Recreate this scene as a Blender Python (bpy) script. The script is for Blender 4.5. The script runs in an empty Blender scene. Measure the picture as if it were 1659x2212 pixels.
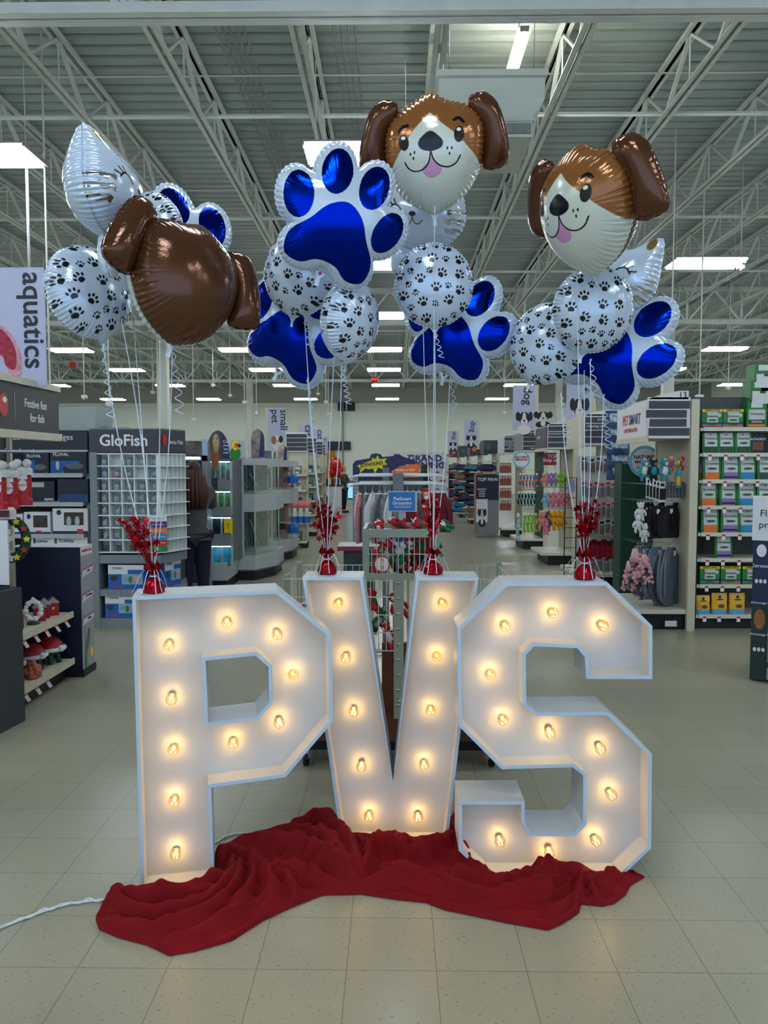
import bpy, bmesh, math, random
import numpy as np
from mathutils import Vector, Matrix, noise as mnoise
random.seed(7)
SC = bpy.context.scene
COL = SC.collection
# ---------------------------------------------------------------- camera
CH = 1.705; FPX = 1680.0; CX = 829.5; CY = 1106.0
PITCH = math.atan((1106-1005)/FPX); YAW = math.atan((852-829.5)/FPX*math.cos(PITCH))
cam = bpy.data.cameras.new('camera'); camo = bpy.data.objects.new('camera', cam); COL.objects.link(camo)
cam.sensor_fit = 'VERTICAL'; cam.sensor_height = 36.0; cam.lens = FPX*36.0/2212.0
cam.clip_start = 0.05; cam.clip_end = 200
camo.location = (0, 0, CH); camo.rotation_euler = (math.pi/2-PITCH, 0, YAW)
SC.camera = camo
# ---------------------------------------------------------------- world, exposure
W = bpy.data.worlds.new('world'); SC.world = W; W.use_nodes = True
W.node_tree.nodes['Background'].inputs[0].default_value = (0.6, 0.75, 0.9, 1)
W.node_tree.nodes['Background'].inputs[1].default_value = 0.05
vs = SC.view_settings
SC.display_settings.display_device = 'sRGB'
vs.view_transform = 'Standard'; vs.look = 'None'; vs.exposure = 0.06; vs.gamma = 1.0; vs.use_curve_mapping = False
DAY_RGB = (170, 198, 240); DAY_K = 2.1
LIGHT_K = 44.0       # strength of the ceiling tubes
BULB_W = 0.24        # watts of each marquee bulb

# measured positions: a pixel of the photograph at a known distance from the camera
def ray(px, py):
    u = (px-CX)/FPX; v = -(py-CY)/FPX
    c, s = math.cos(PITCH), math.sin(PITCH)
    y = c+s*v; z = -s+c*v; x = u
    return x*math.cos(YAW)-y*math.sin(YAW), x*math.sin(YAW)+y*math.cos(YAW), z
def at(px, py, D):
    X, Y, z = ray(px, py); t = D/Y
    return Vector((X*t, D, CH+z*t))
def fl(px, py, z0=0.0):
    X, Y, z = ray(px, py); t = (z0-CH)/z
    return Vector((X*t, Y*t, z0))

Rd = math.radians
# ---------------------------------------------------------------- materials
def lin(c):
    return tuple(((v/255)/12.92 if v/255 <= .04045 else ((v/255+.055)/1.055)**2.4) for v in c[:3])
_M = {}
_ON = 'first second third fourth fifth sixth seventh eighth ninth tenth eleventh twelfth thirteenth fourteenth fifteenth sixteenth seventeenth eighteenth nineteenth twentieth'.split()
def ordw(n): return _ON[n-1] if n <= 20 else 'twenty-'+_ON[n-21]
def mat(name, rgb, rough=.5, metal=0., var=.06, scale=8., bump=0., bscale=60., coat=0., emit=0., alpha=1., trans=0., ior=1.45, spec=.5, sheen=0.):
    if name in _M: return _M[name]
    m = bpy.data.materials.new(name); m.use_nodes = True
    nt = m.node_tree; b = nt.nodes['Principled BSDF']
    c = lin(rgb)
    b.inputs['Roughness'].default_value = rough; b.inputs['Metallic'].default_value = metal
    b.inputs['Specular IOR Level'].default_value = spec
    b.inputs['Coat Weight'].default_value = coat; b.inputs['IOR'].default_value = ior
    b.inputs['Transmission Weight'].default_value = trans; b.inputs['Alpha'].default_value = alpha
    b.inputs['Sheen Weight'].default_value = sheen
    b.inputs['Base Color'].default_value = (*c, 1)
    if var or bump:
        tc = nt.nodes.new('ShaderNodeTexCoord')
    if var:
        n = nt.nodes.new('ShaderNodeTexNoise'); n.inputs['Scale'].default_value = scale; n.inputs['Detail'].default_value = 3
        nt.links.new(tc.outputs['Object'], n.inputs['Vector'])
        r = nt.nodes.new('ShaderNodeValToRGB')
        r.color_ramp.elements[0].position = .3; r.color_ramp.elements[1].position = .7
        r.color_ramp.elements[0].color = (*[v*(1-var) for v in c], 1)
        r.color_ramp.elements[1].color = (*[min(1, v*(1+var)) for v in c], 1)
        nt.links.new(n.outputs['Fac'], r.inputs['Fac']); nt.links.new(r.outputs['Color'], b.inputs['Base Color'])
    if bump:
        n2 = nt.nodes.new('ShaderNodeTexNoise'); n2.inputs['Scale'].default_value = bscale; n2.inputs['Detail'].default_value = 2
        nt.links.new(tc.outputs['Object'], n2.inputs['Vector'])
        bp = nt.nodes.new('ShaderNodeBump'); bp.inputs['Strength'].default_value = bump; bp.inputs['Distance'].default_value = .01
        nt.links.new(n2.outputs['Fac'], bp.inputs['Height']); nt.links.new(bp.outputs['Normal'], b.inputs['Normal'])
    if emit:
        b.inputs['Emission Color'].default_value = (*c, 1); b.inputs['Emission Strength'].default_value = emit
    _M[name] = m
    return m
def attr_mat(name, rough=.2, bump=0., bscale=30., coat=0.):
    """colour from the 'Col' attribute, metallic from its alpha"""
    if name in _M: return _M[name]
    m = bpy.data.materials.new(name); m.use_nodes = True
    nt = m.node_tree; b = nt.nodes['Principled BSDF']
    a = nt.nodes.new('ShaderNodeAttribute'); a.attribute_name = 'Col'
    nt.links.new(a.outputs['Color'], b.inputs['Base Color']); nt.links.new(a.outputs['Alpha'], b.inputs['Metallic'])
    b.inputs['Roughness'].default_value = rough; b.inputs['Coat Weight'].default_value = coat
    if bump:
        tc = nt.nodes.new('ShaderNodeTexCoord')
        n2 = nt.nodes.new('ShaderNodeTexNoise'); n2.inputs['Scale'].default_value = bscale; n2.inputs['Detail'].default_value = 2
        nt.links.new(tc.outputs['Object'], n2.inputs['Vector'])
        bp = nt.nodes.new('ShaderNodeBump'); bp.inputs['Strength'].default_value = bump; bp.inputs['Distance'].default_value = .01
        nt.links.new(n2.outputs['Fac'], bp.inputs['Height']); nt.links.new(bp.outputs['Normal'], b.inputs['Normal'])
    _M[name] = m
    return m
def glass_mat(name, rgb=(235, 245, 245), opacity=.12, rough=.03):
    """clear pane: mostly see-through, with a fresnel reflection"""
    if name in _M: return _M[name]
    m = bpy.data.materials.new(name); m.use_nodes = True; nt = m.node_tree
    for n in list(nt.nodes): nt.nodes.remove(n)
    o = nt.nodes.new('ShaderNodeOutputMaterial'); t = nt.nodes.new('ShaderNodeBsdfTransparent'); t.inputs[0].default_value = (*lin(rgb), 1)
    g = nt.nodes.new('ShaderNodeBsdfGlossy'); g.inputs['Roughness'].default_value = rough
    lw = nt.nodes.new('ShaderNodeLayerWeight'); lw.inputs[0].default_value = .35
    ad = nt.nodes.new('ShaderNodeMath'); ad.operation = 'MULTIPLY_ADD'; ad.inputs[1].default_value = .75; ad.inputs[2].default_value = opacity*.5
    mx = nt.nodes.new('ShaderNodeMixShader')
    nt.links.new(lw.outputs['Facing'], ad.inputs[0]); nt.links.new(ad.outputs[0], mx.inputs[0])
    nt.links.new(t.outputs[0], mx.inputs[1]); nt.links.new(g.outputs[0], mx.inputs[2]); nt.links.new(mx.outputs[0], o.inputs[0])
    _M[name] = m
    return m
def emit_mat(name, rgb, k):
    if name in _M: return _M[name]
    m = bpy.data.materials.new(name); m.use_nodes = True; nt = m.node_tree
    for n in list(nt.nodes): nt.nodes.remove(n)
    o = nt.nodes.new('ShaderNodeOutputMaterial'); e = nt.nodes.new('ShaderNodeEmission')
    e.inputs[0].default_value = (*lin(rgb), 1); e.inputs[1].default_value = k; nt.links.new(e.outputs[0], o.inputs[0])
    _M[name] = m
    return m

# ---------------------------------------------------------------- mesh builder
class MB:
    def __init__(s): s.v = []; s.f = []; s.m = []; s.mats = []; s.smooth = []
    def mi(s, m):
        if m not in s.mats: s.mats.append(m)
        return s.mats.index(m)
    def add(s, vs, fs, m, T=None, smooth=False):
        o = len(s.v); k = s.mi(m)
        if T is not None: vs = [T @ Vector(v) for v in vs]
        s.v.extend([tuple(v) for v in vs]); s.f.extend([tuple(i+o for i in f) for f in fs])
        s.m.extend([k]*len(fs)); s.smooth.extend([smooth]*len(fs))
        return s
    def box(s, x0, x1, y0, y1, z0, z1, m, T=None):
        return s.add([(x0, y0, z0), (x1, y0, z0), (x1, y1, z0), (x0, y1, z0), (x0, y0, z1), (x1, y0, z1), (x1, y1, z1), (x0, y1, z1)],
              [(0, 3, 2, 1), (4, 5, 6, 7), (0, 1, 5, 4), (1, 2, 6, 5), (2, 3, 7, 6), (3, 0, 4, 7)], m, T)
    def rbox(s, x0, x1, y0, y1, z0, z1, m, r=.01, T=None):
        """box with its vertical edges and top chamfered"""
        P = [(x0+r, y0), (x1-r, y0), (x1, y0+r), (x1, y1-r), (x1-r, y1), (x0+r, y1), (x0, y1-r), (x0, y0+r)]
        cx, cy = (x0+x1)/2, (y0+y1)/2
        Q = [(cx+(p[0]-cx)*(1-2*r/max(x1-x0, 1e-6)), cy+(p[1]-cy)*(1-2*r/max(y1-y0, 1e-6))) for p in P]
        vs = [(*p, z0) for p in P]+[(*p, z1-r) for p in P]+[(*q, z1) for q in Q]
        fs = [tuple(range(7, -1, -1)), tuple(range(16, 24))]
        for L in (0, 8):
            for i in range(8): j = (i+1) % 8; fs.append((L+i, L+j, L+8+j, L+8+i))
        return s.add(vs, fs, m, T)
    def prism(s, poly, d0, d1, m, axis='y', T=None, caps=True):
        """polygon in the plane across 'axis', extruded from d0 to d1"""
        n = len(poly)
        def P(a, b, d): return {'y': (a, d, b), 'x': (d, a, b), 'z': (a, b, d)}[axis]
        vs = [P(a, b, d0) for a, b in poly]+[P(a, b, d1) for a, b in poly]
        fs = [(i, (i+1) % n, n+(i+1) % n, n+i) for i in range(n)]
        if caps: fs += [tuple(range(n-1, -1, -1)), tuple(range(n, 2*n))]
        return s.add(vs, fs, m, T)
    def tube(s, pts, r, m, n=6, T=None, closed=False, caps=True):
        pts = [Vector(p) for p in pts]; N = len(pts); vs = []; fs = []
        rr = r if isinstance(r, (list, tuple)) else [r]*N
        up = Vector((0, 0, 1)); prev = None
        for i, p in enumerate(pts):
            d = (pts[min(i+1, N-1)]-pts[max(i-1, 0)])
            if closed: d = pts[(i+1) % N]-pts[(i-1) % N]
            if d.length < 1e-9: d = Vector((0, 0, 1))
            d.normalize()
            if prev is None:
                a = d.orthogonal().normalized()
                if abs(d.z) < .9: a = d.cross(up).normalized()
            else:
                a = prev-d*prev.dot(d)
                a = a.normalized() if a.length > 1e-6 else d.orthogonal().normalized()
            prev = a; b = d.cross(a)
            for k in range(n):
                t = 2*math.pi*(k+.5)/n; vs.append(p+(a*math.cos(t)+b*math.sin(t))*rr[i])
        for i in range(N-1 if not closed else N):
            for k in range(n):
                i2 = (i+1) % N
                fs.append((i*n+k, i*n+(k+1) % n, i2*n+(k+1) % n, i2*n+k))
        if caps and not closed: fs += [tuple(range(n-1, -1, -1)), tuple((N-1)*n+k for k in range(n))]
        return s.add(vs, fs, m, T, smooth=n > 4)
    def lathe(s, prof, m, n=16, T=None, cap=True, smooth=True):
        vs = [(r*math.cos(2*math.pi*k/n), r*math.sin(2*math.pi*k/n), z) for r, z in prof for k in range(n)]
        fs = []
        for i in range(len(prof)-1):
            for k in range(n): fs.append((i*n+k, i*n+(k+1) % n, (i+1)*n+(k+1) % n, (i+1)*n+k))
        if cap: fs += [tuple(range(n-1, -1, -1)), tuple((len(prof)-1)*n+k for k in range(n))]
        return s.add(vs, fs, m, T, smooth=smooth)
    def ball(s, c, r, m, n=12, k=8, T=None, sq=(1, 1, 1)):
        prof = []
        vs = []; fs = []
        for i in range(k+1):
            a = -math.pi/2+math.pi*i/k
            for j in range(n):
                b = 2*math.pi*j/n
                vs.append((c[0]+r*sq[0]*math.cos(a)*math.cos(b), c[1]+r*sq[1]*math.cos(a)*math.sin(b), c[2]+r*sq[2]*math.sin(a)))
        for i in range(k):
            for j in range(n): fs.append((i*n+j, i*n+(j+1) % n, (i+1)*n+(j+1) % n, (i+1)*n+j))
        return s.add(vs, fs, m, T, smooth=True)
    def quad(s, a, b, c, d, m, T=None): return s.add([a, b, c, d], [(0, 1, 2, 3)], m, T)
    def text(s, txt, m, size, T, align='CENTER', ext=.001, sx=1., bold=0.):
        """raised lettering: stands on the local xz plane, facing -y"""
        V, F = text_geo(txt, size, align, ext, bold)
        R = Matrix(((sx, 0, 0, 0), (0, 0, -1, 0), (0, 1, 0, 0), (0, 0, 0, 1)))
        return s.add([R @ Vector(v) for v in V], F, m, T)
    def mesh(s, name):
        me = bpy.data.meshes.new(name); me.from_pydata(s.v, [], s.f)
        for m in s.mats: me.materials.append(m)
        if s.m:
            me.polygons.foreach_set('material_index', s.m); me.polygons.foreach_set('use_smooth', s.smooth)
        me.update()
        return me
    def obj(s, name, parent=None, loc=None, rot=None, kind=None):
        o = bpy.data.objects.new(name, s.mesh(name)); COL.objects.link(o)
        if parent is not None: o.parent = parent
        if loc is not None: o.location = loc
        if rot is not None: o.rotation_euler = rot
        if kind: o['kind'] = kind
        return o
_TX = {}
def text_geo(txt, size, align, ext, bold=0.):
    key = (txt, round(size, 4), align, ext, bold)
    if key in _TX: return _TX[key]
    cu = bpy.data.curves.new('t', 'FONT'); cu.body = txt; cu.size = size; cu.align_x = align; cu.align_y = 'CENTER'
    cu.extrude = ext; cu.resolution_u = 3; cu.offset = bold
    o = bpy.data.objects.new('t', cu); COL.objects.link(o)
    dg = bpy.context.evaluated_depsgraph_get(); me = bpy.data.meshes.new_from_object(o.evaluated_get(dg))
    V = [tuple(v.co) for v in me.vertices]; F = [tuple(p.vertices) for p in me.polygons]
    bpy.data.objects.remove(o); bpy.data.meshes.remove(me)
    _TX[key] = (V, F)
    return V, F
def T3(x=0, y=0, z=0, rz=0, rx=0, ry=0, s=1):
    return Matrix.Translation((x, y, z)) @ Matrix.Rotation(rz, 4, 'Z') @ Matrix.Rotation(ry, 4, 'Y') @ Matrix.Rotation(rx, 4, 'X') @ Matrix.Scale(s, 4)
def empty(name, loc=(0, 0, 0), rz=0., rot=None):
    o = bpy.data.objects.new(name, None); COL.objects.link(o); o.location = loc
    o.rotation_euler = rot if rot else (0, 0, rz); o.empty_display_size = .05
    return o
def tag(o, label, cat, group=None, kind=None):
    o['label'] = label; o['category'] = cat
    if group: o['group'] = group
    if kind: o['kind'] = kind
    return o
def part(o, label=None, kind=None):
    if label: o['label'] = label
    if kind: o['kind'] = kind
    return o
def struct(o, label=None):
    o['kind'] = 'structure'
    if label: o['label'] = label
    return o
def kids(o): return [c for c in bpy.data.objects if c.parent == o]
def dup(root, loc=None, rot=None, label=None, group=None, ks=None, scale=None):
    r = root.copy(); COL.objects.link(r)
    if loc is not None: r.location = loc
    if rot is not None: r.rotation_euler = rot
    if scale is not None: r.scale = scale
    if label: r['label'] = label
    if group: r['group'] = group
    for ch in (ks if ks is not None else kids(root)):
        c = ch.copy(); COL.objects.link(c); c.parent = r
        for g in kids(ch):
            d = g.copy(); COL.objects.link(d); d.parent = c
    return r

# ---------------------------------------------------------------- common materials
WHITE = mat('white_paint', (205, 212, 212), .45, var=.03)
GREYP = mat('grey_laminate', (122, 130, 136), .45, var=.03)
LGREY = mat('light_grey', (170, 176, 178), .45, var=.03)
DGREY = mat('charcoal_panel', (48, 53, 59), .5, var=.04)
BLACK = mat('black_metal', (14, 15, 18), .5, var=.1)
CREAM = mat('almond_metal', (196, 192, 168), .42, var=.03)
CREAMD = mat('almond_shelf', (205, 204, 188), .4, var=.03)
NAVY = mat('navy_board', (22, 28, 52), .5, var=.05)
STEEL = mat('bright_steel', (180, 185, 190), .28, 1., var=.03)
WLET = mat('white_lettering', (225, 228, 230), .5, var=0)
DLET = mat('dark_lettering', (24, 28, 40), .5, var=0)
RLET = mat('red_print', (196, 30, 44), .45, var=.03)
BLUEP = mat('blue_print', (20, 96, 178), .45, var=.03)
NAVYP = mat('navy_print', (28, 42, 96), .45, var=.03)
GREENP = mat('green_print', (44, 128, 60), .45, var=.05)
YELP = mat('yellow_print', (238, 196, 34), .45, var=.03)
ORANP = mat('orange_print', (226, 112, 38), .45, var=.03)
PURP = mat('purple_print', (140, 104, 176), .45, var=.03)
PINKP = mat('pink_fabric', (222, 160, 168), .8, var=.12, scale=40, bump=.4, bscale=120)
BROWNP = mat('brown_print', (110, 72, 44), .6, var=.1)
CARDW = mat('white_card', (214, 216, 220), .5, var=.02)
TAGW = mat('tag_white', (226, 226, 224), .5, var=0)

def stroke(x, z, pts, w):
    d = np.full(x.shape, 9.)
    for (ax, az), (bx, bz) in zip(pts[:-1], pts[1:]):
        vx, vz = bx-ax, bz-az; t = np.clip(((x-ax)*vx+(z-az)*vz)/(vx*vx+vz*vz+1e-9), 0, 1)
        d = np.minimum(d, np.hypot(x-ax-t*vx, z-az-t*vz))
    return d-w
def spline(P, k=6, closed=False):
    out = []; n = len(P)
    for i in range(n if closed else n-1):
        p0, p1, p2, p3 = (P[(i-1) % n] if closed or i > 0 else P[0]), P[i], P[(i+1) % n], (P[(i+2) % n] if closed or i+2 < n else P[-1])
        for q in range(k):
            t = q/k; out.append(tuple(.5*((2*b)+(-a+c)*t+(2*a-5*b+4*c-d)*t*t+(-a+3*b-3*c+d)*t**3) for a, b, c, d in zip(p0, p1, p2, p3)))
    if not closed: out.append(P[-1])
    return out
# ================================================================ the room
XL, XR, YN, YF, ZC = -24.0, 18.5, -4.0, 46.0, 6.9
def floor_mat():
    m = bpy.data.materials.new('vinyl_tile_floor'); m.use_nodes = True; nt = m.node_tree; b = nt.nodes['Principled BSDF']
    N = nt.nodes.new; L = nt.links.new
    tc = N('ShaderNodeTexCoord'); mp = N('ShaderNodeMapping'); L(tc.outputs['Object'], mp.inputs[0])
    mp.inputs['Location'].default_value = (-.144/.3048, -2.532/.3048, 0); mp.inputs['Scale'].default_value = (1/.3048, 1/.3048, 1)
    sp = N('ShaderNodeSeparateXYZ'); L(mp.outputs[0], sp.inputs[0])
    def mth(op, a, b_=None, c=None):
        n = N('ShaderNodeMath'); n.operation = op
        for i, q in enumerate((a, b_, c)):
            if q is None: continue
            if isinstance(q, (int, float)): n.inputs[i].default_value = q
            else: L(q, n.inputs[i])
        return n.outputs[0]
    ds = []
    for ax in (0, 1):
        fr = mth('FRACT', sp.outputs[ax]); d = mth('SUBTRACT', .5, mth('ABSOLUTE', mth('SUBTRACT', fr, .5)))
        ds.append(mth('LESS_THAN', d, .0042))
    joint = mth('MAXIMUM', ds[0], ds[1])
    fx = mth('FLOOR', sp.outputs[0]); fy = mth('FLOOR', sp.outputs[1]); cb = N('ShaderNodeCombineXYZ'); L(fx, cb.inputs[0]); L(fy, cb.inputs[1])
    wn = N('ShaderNodeTexWhiteNoise'); L(cb.outputs[0], wn.inputs['Vector'])
    # flecks
    n1 = N('ShaderNodeTexNoise'); n1.inputs['Scale'].default_value = 9; n1.inputs['Detail'].default_value = 4
    m2 = N('ShaderNodeMapping'); m2.inputs['Scale'].default_value = (1, 2.6, 1); L(tc.outputs['Object'], m2.inputs[0])
    n2 = N('ShaderNodeTexNoise'); n2.inputs['Scale'].default_value = 62; n2.inputs['Detail'].default_value = 1; L(m2.outputs[0], n2.inputs[0])
    L(tc.outputs['Object'], n1.inputs[0])
    fleck = mth('GREATER_THAN', n2.outputs[0], .70)
    lf = mth('LESS_THAN', n2.outputs[0], .275)
    base = N('ShaderNodeMix'); base.data_type = 'RGBA'
    base.inputs[6].default_value = (*lin((152, 149, 128)), 1); base.inputs[7].default_value = (*lin((164, 161, 140)), 1)
    L(mth('MULTIPLY_ADD', wn.outputs['Value'], .45, mth('MULTIPLY', n1.outputs[0], .5)), base.inputs[0])
    def mixc(fac, a, col):
        x = N('ShaderNodeMix'); x.data_type = 'RGBA'; L(fac, x.inputs[0]); L(a, x.inputs[6]); x.inputs[7].default_value = (*lin(col), 1); return x.outputs[2]
    c = mixc(fleck, base.outputs[2], (98, 95, 85)); c = mixc(mth('MULTIPLY', joint, .75), c, (70, 67, 58))
    L(c, b.inputs['Base Color'])
    rg = mth('MULTIPLY_ADD', n1.outputs[0], .14, .24); L(rg, b.inputs['Roughness'])
    bp = N('ShaderNodeBump'); bp.inputs['Strength'].default_value = .12; bp.inputs['Distance'].default_value = .01
    L(mth('MULTIPLY_ADD', n1.outputs[0], .5, mth('MULTIPLY', joint, -.3)), bp.inputs['Height']); L(bp.outputs[0], b.inputs['Normal'])
    return m
struct(MB().box(XL, XR, YN, YF, -.1, 0, floor_mat()).obj('floor'), 'beige speckled vinyl tile floor')
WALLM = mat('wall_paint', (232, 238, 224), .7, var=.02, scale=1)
WALLU = mat('wall_upper_shade', (150, 152, 142), .8, var=.02, scale=1)
CEILM = mat('painted_steel_deck', (178, 190, 188), .55, var=.05, scale=2)
JOISTM = mat('painted_joist', (216, 222, 218), .5, var=.06, scale=4)
# side and near walls, back wall with the shade above the lights painted grey
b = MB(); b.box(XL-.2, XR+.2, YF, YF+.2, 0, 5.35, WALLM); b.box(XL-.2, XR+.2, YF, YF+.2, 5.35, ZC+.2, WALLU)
struct(b.obj('wall_back'), 'white back wall with shade painted as a greyer band under the roof')
struct(MB().box(XL-.2, XL, YN, YF, 0, ZC+.2, WALLM).obj('wall_left'))
struct(MB().box(XR, XR+.2, YN, YF, 0, ZC+.2, WALLM).obj('wall_right'))
# the shop front behind the camera: wall with a wide glazed front letting daylight in
b = MB(); b.box(XL-.2, -7, YN-.2, YN, 0, ZC+.2, WALLM); b.box(9, XR+.2, YN-.2, YN, 0, ZC+.2, WALLM); b.box(-7, 9, YN-.2, YN, 3.6, ZC+.2, WALLM); b.box(-7, 9, YN-.2, YN, 0, .3, WALLM)
struct(b.obj('wall_near'))
DAY = emit_mat('daylight_sky', DAY_RGB, DAY_K)
struct(MB().box(-7, 9, YN-.12, YN-.1, .3, 3.6, DAY).obj('window_1'), 'glazed shop front with daylight behind it')
b = MB()
for i in range(9): b.box(-7.03+2*i, -6.97+2*i, YN-.1, YN-.02, .3, 3.6, STEEL)
b.box(-7, 9, YN-.1, YN-.02, 2.3, 2.36, STEEL); struct(b.obj('trim_1'), 'window mullions')
# ribbed deck, ribs run left to right
prof = []
y = YN
while y < YF:
    prof += [(y, ZC), (y+.15, ZC), (y+.165, ZC+.085), (y+.235, ZC+.085)]; y += .25
prof.append((YF, ZC))
n = len(prof); vs_ = [(XL, a, c) for a, c in prof]+[(XR, a, c) for a, c in prof]
b = MB(); b.add(vs_, [(i, i+1, n+i+1, n+i) for i in range(n-1)], CEILM); b.box(XL, XR, YN, YF, ZC+.11, ZC+.2, CEILM)
struct(b.obj('ceiling'), 'ribbed white painted steel roof deck')
# open web joists running front to back
ZB = 6.2; ZT = 6.84
def joist_mesh():
    b = MB()
    for s_ in (-1, 1):
        for z0, z1 in ((ZB, ZB+.05), (ZT-.05, ZT)):
            b.box(min(s_*.016, s_*.075), max(s_*.016, s_*.075), YN, YF, z0, z0+.008 if z0 == ZB else z1, JOISTM) if z0 != ZB else b.box(min(s_*.016, s_*.075), max(s_*.016, s_*.075), YN, YF, z0, z0+.012, JOISTM)
            b.box(min(s_*.016, s_*.024), max(s_*.016, s_*.024), YN, YF, z0, z1, JOISTM)
    yy = YN; k = 0
    while yy < YF-1.6:
        b.tube([(0, yy, ZB+.02), (0, yy+.8, ZT-.02)], .022, JOISTM, n=4); b.tube([(0, yy+.8, ZT-.02), (0, yy+1.6, ZB+.02)], .032, JOISTM, n=4)
        b.tube([(0, yy+.8, ZB+.02), (0, yy+.8, ZT-.02)], .012, JOISTM, n=4)
        yy += 1.6
    return b
j0 = None
for k in range(-15, 12):
    x = .49+1.51*k
    if x < XL+.3 or x > XR-.3: continue
    if j0 is None: j0 = joist_mesh().obj('roof_joist', loc=(x, 0, 0)); o = j0
    else: o = j0.copy(); COL.objects.link(o); o.location = (x, 0, 0)
    tag(o, 'white open-web steel roof joist running front to back, %s counting from the left' % ordw(k+16), 'joist', 'roof joists under the deck')
# bridging bars left to right
g0 = None
for i, yy in enumerate([-2, 2.3, 6.6, 10.4, 14.6, 18.6, 26.6, 30.4, 34.2, 42]):
    if g0 is None:
        b = MB(); b.box(XL, XR, -.02, .02, ZB+.055, ZB+.062, JOISTM); b.box(XL, XR, .014, .02, ZB+.02, ZB+.06, JOISTM)
        b.box(XL, XR, -.02, .02, ZT-.09, ZT-.083, JOISTM); o = g0 = b.obj('bridging_bar', loc=(0, yy, 0))
    else: o = g0.copy(); COL.objects.link(o); o.location = (0, yy, 0)
    tag(o, 'thin white bridging bar crossing the roof joists, %s from the front' % ordw(i+1), 'steel bar', 'bridging bars across the joists')
# trussed girders left to right, each with its columns
def girder_mesh():
    b = MB()
    for z0, z1 in ((5.72, 5.86), (6.62, 6.76)):
        b.box(XL, XR, -.11, -.02, z0, z0+.02, JOISTM); b.box(XL, XR, .02, .11, z0, z0+.02, JOISTM)
        b.box(XL, XR, -.03, -.02, z0, z1, JOISTM); b.box(XL, XR, .02, .03, z0, z1, JOISTM)
    x = XL; k = 0
    while x < XR-.8:
        b.box(x-.03, x+.03, -.02, .02, 5.74, 6.7, JOISTM)
        b.tube([(x, 0, 5.78), (x+.77, 0, 6.68)], .035, JOISTM, n=4); b.tube([(x+.77, 0, 6.68), (x+1.54, 0, 5.78)], .035, JOISTM, n=4)
        x += 1.54
    return b
g0 = None
for yy, lb in ((7.24, 'nearest, crossing the top of the view'), (22.6, 'halfway down the hall'), (37.9, 'in front of the back wall')):
    if g0 is None: o = g0 = girder_mesh().obj('roof_girder', loc=(0, yy, 0))
    else: o = g0.copy(); COL.objects.link(o); o.location = (0, yy, 0)
    tag(o, 'white trussed roof girder, '+lb, 'girder')
COLM = mat('column_paint', (206, 208, 198), .5, var=.02)
for (x, yy, lb) in ((-6.75, 22.8, 'white square column standing behind the left balloons above the fish rack'), (-7.05, 38, 'white square column further back left, above the bird tank signs'),
                    (7.9, 22.8, 'white square column at the right behind the dog balloon cluster'), (7.95, 38, 'white square column far back right, beside the border collie sign')):
    b = MB(); b.rbox(-.15, .15, -.15, .15, 0, 5.72, COLM, .02)
    o = empty('column', (x, yy, 0)); b.obj('column_shaft', o); MB().box(-.24, .24, -.24, .24, 0, .02, COLM).box(-.24, .24, -.24, .24, 5.68, 5.74, COLM).obj('column_plates', o)
    tag(o, lb, 'column')
# ---------------------------------------------------------------- light fixtures
TUBE = emit_mat('lit_tube', (238, 247, 255), LIGHT_K*1.0)
REFL = mat('fixture_reflector', (150, 152, 152), .5, var=0)
def fixture():
    o = empty('ceiling_light', (0, 0, 0))
    b = MB(); b.box(-.62, .62, -.3, .3, .05, .07, REFL); b.box(-.62, -.6, -.3, .3, .02, .05, REFL); b.box(.6, .62, -.3, .3, .02, .05, REFL); b.obj('fixture_housing', o)
    for i in range(4):
        y0 = -.225+.15*i; MB().tube([(-.59, y0, .0), (.59, y0, .0)], .020, TUBE, n=6).obj('fluorescent_tube', o)
    [MB().tube([(sx, 0, .07), (sx, 0, 1.05)], .004, JOISTM, n=4).obj('hanging_cable', o) for sx in (-.5, .5)]
    return o
fx0 = fixture(); fk = kids(fx0); used = False
for rI, ry in enumerate((-1.2, .4, 4.1, 8.92, 13.7, 18.3, 23.6, 28.5, 34, 41)):  # second row is unseen and extra, added to brighten the near floor
    for cI, cx_ in enumerate((-19.8, -14.8, -9.75, -4.65, -.38, 5.35, 9.85, 14.6)):
        if not used: o = fx0; o.location = (cx_, ry, 5.15); used = True
        else: o = dup(fx0, (cx_, ry, 5.15), ks=fk)
        tag(o, 'lit fluorescent ceiling light, %s row from the front, %s from the left' % (ordw(rI+1), ordw(cI+1)), 'ceiling light', 'fluorescent ceiling lights')
# strip light up between the joists, lighting the deck
o = empty('strip_light', tuple(at(1115, 76, 9.2))); o.location.z = 6.30
MB().box(-.05, .05, -.6, .6, .02, .08, REFL).obj('strip_housing', o); MB().tube([(0, -.58, 0), (0, .58, 0)], .022, TUBE, n=6).obj('fluorescent_tube', o)
TB2 = emit_mat('added_side_glow', (255, 250, 225), LIGHT_K*2.4)  # side tubes added to strengthen the glow on the deck
MB().tube([(.06, -.58, .05), (.06, .58, .05)], .012, TB2, n=6).tube([(-.06, -.58, .05), (-.06, .58, .05)], .012, TB2, n=6).obj('fluorescent_tube', o)
tag(o, 'single bright strip light set between the joists at the top of the view', 'strip light')
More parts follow.
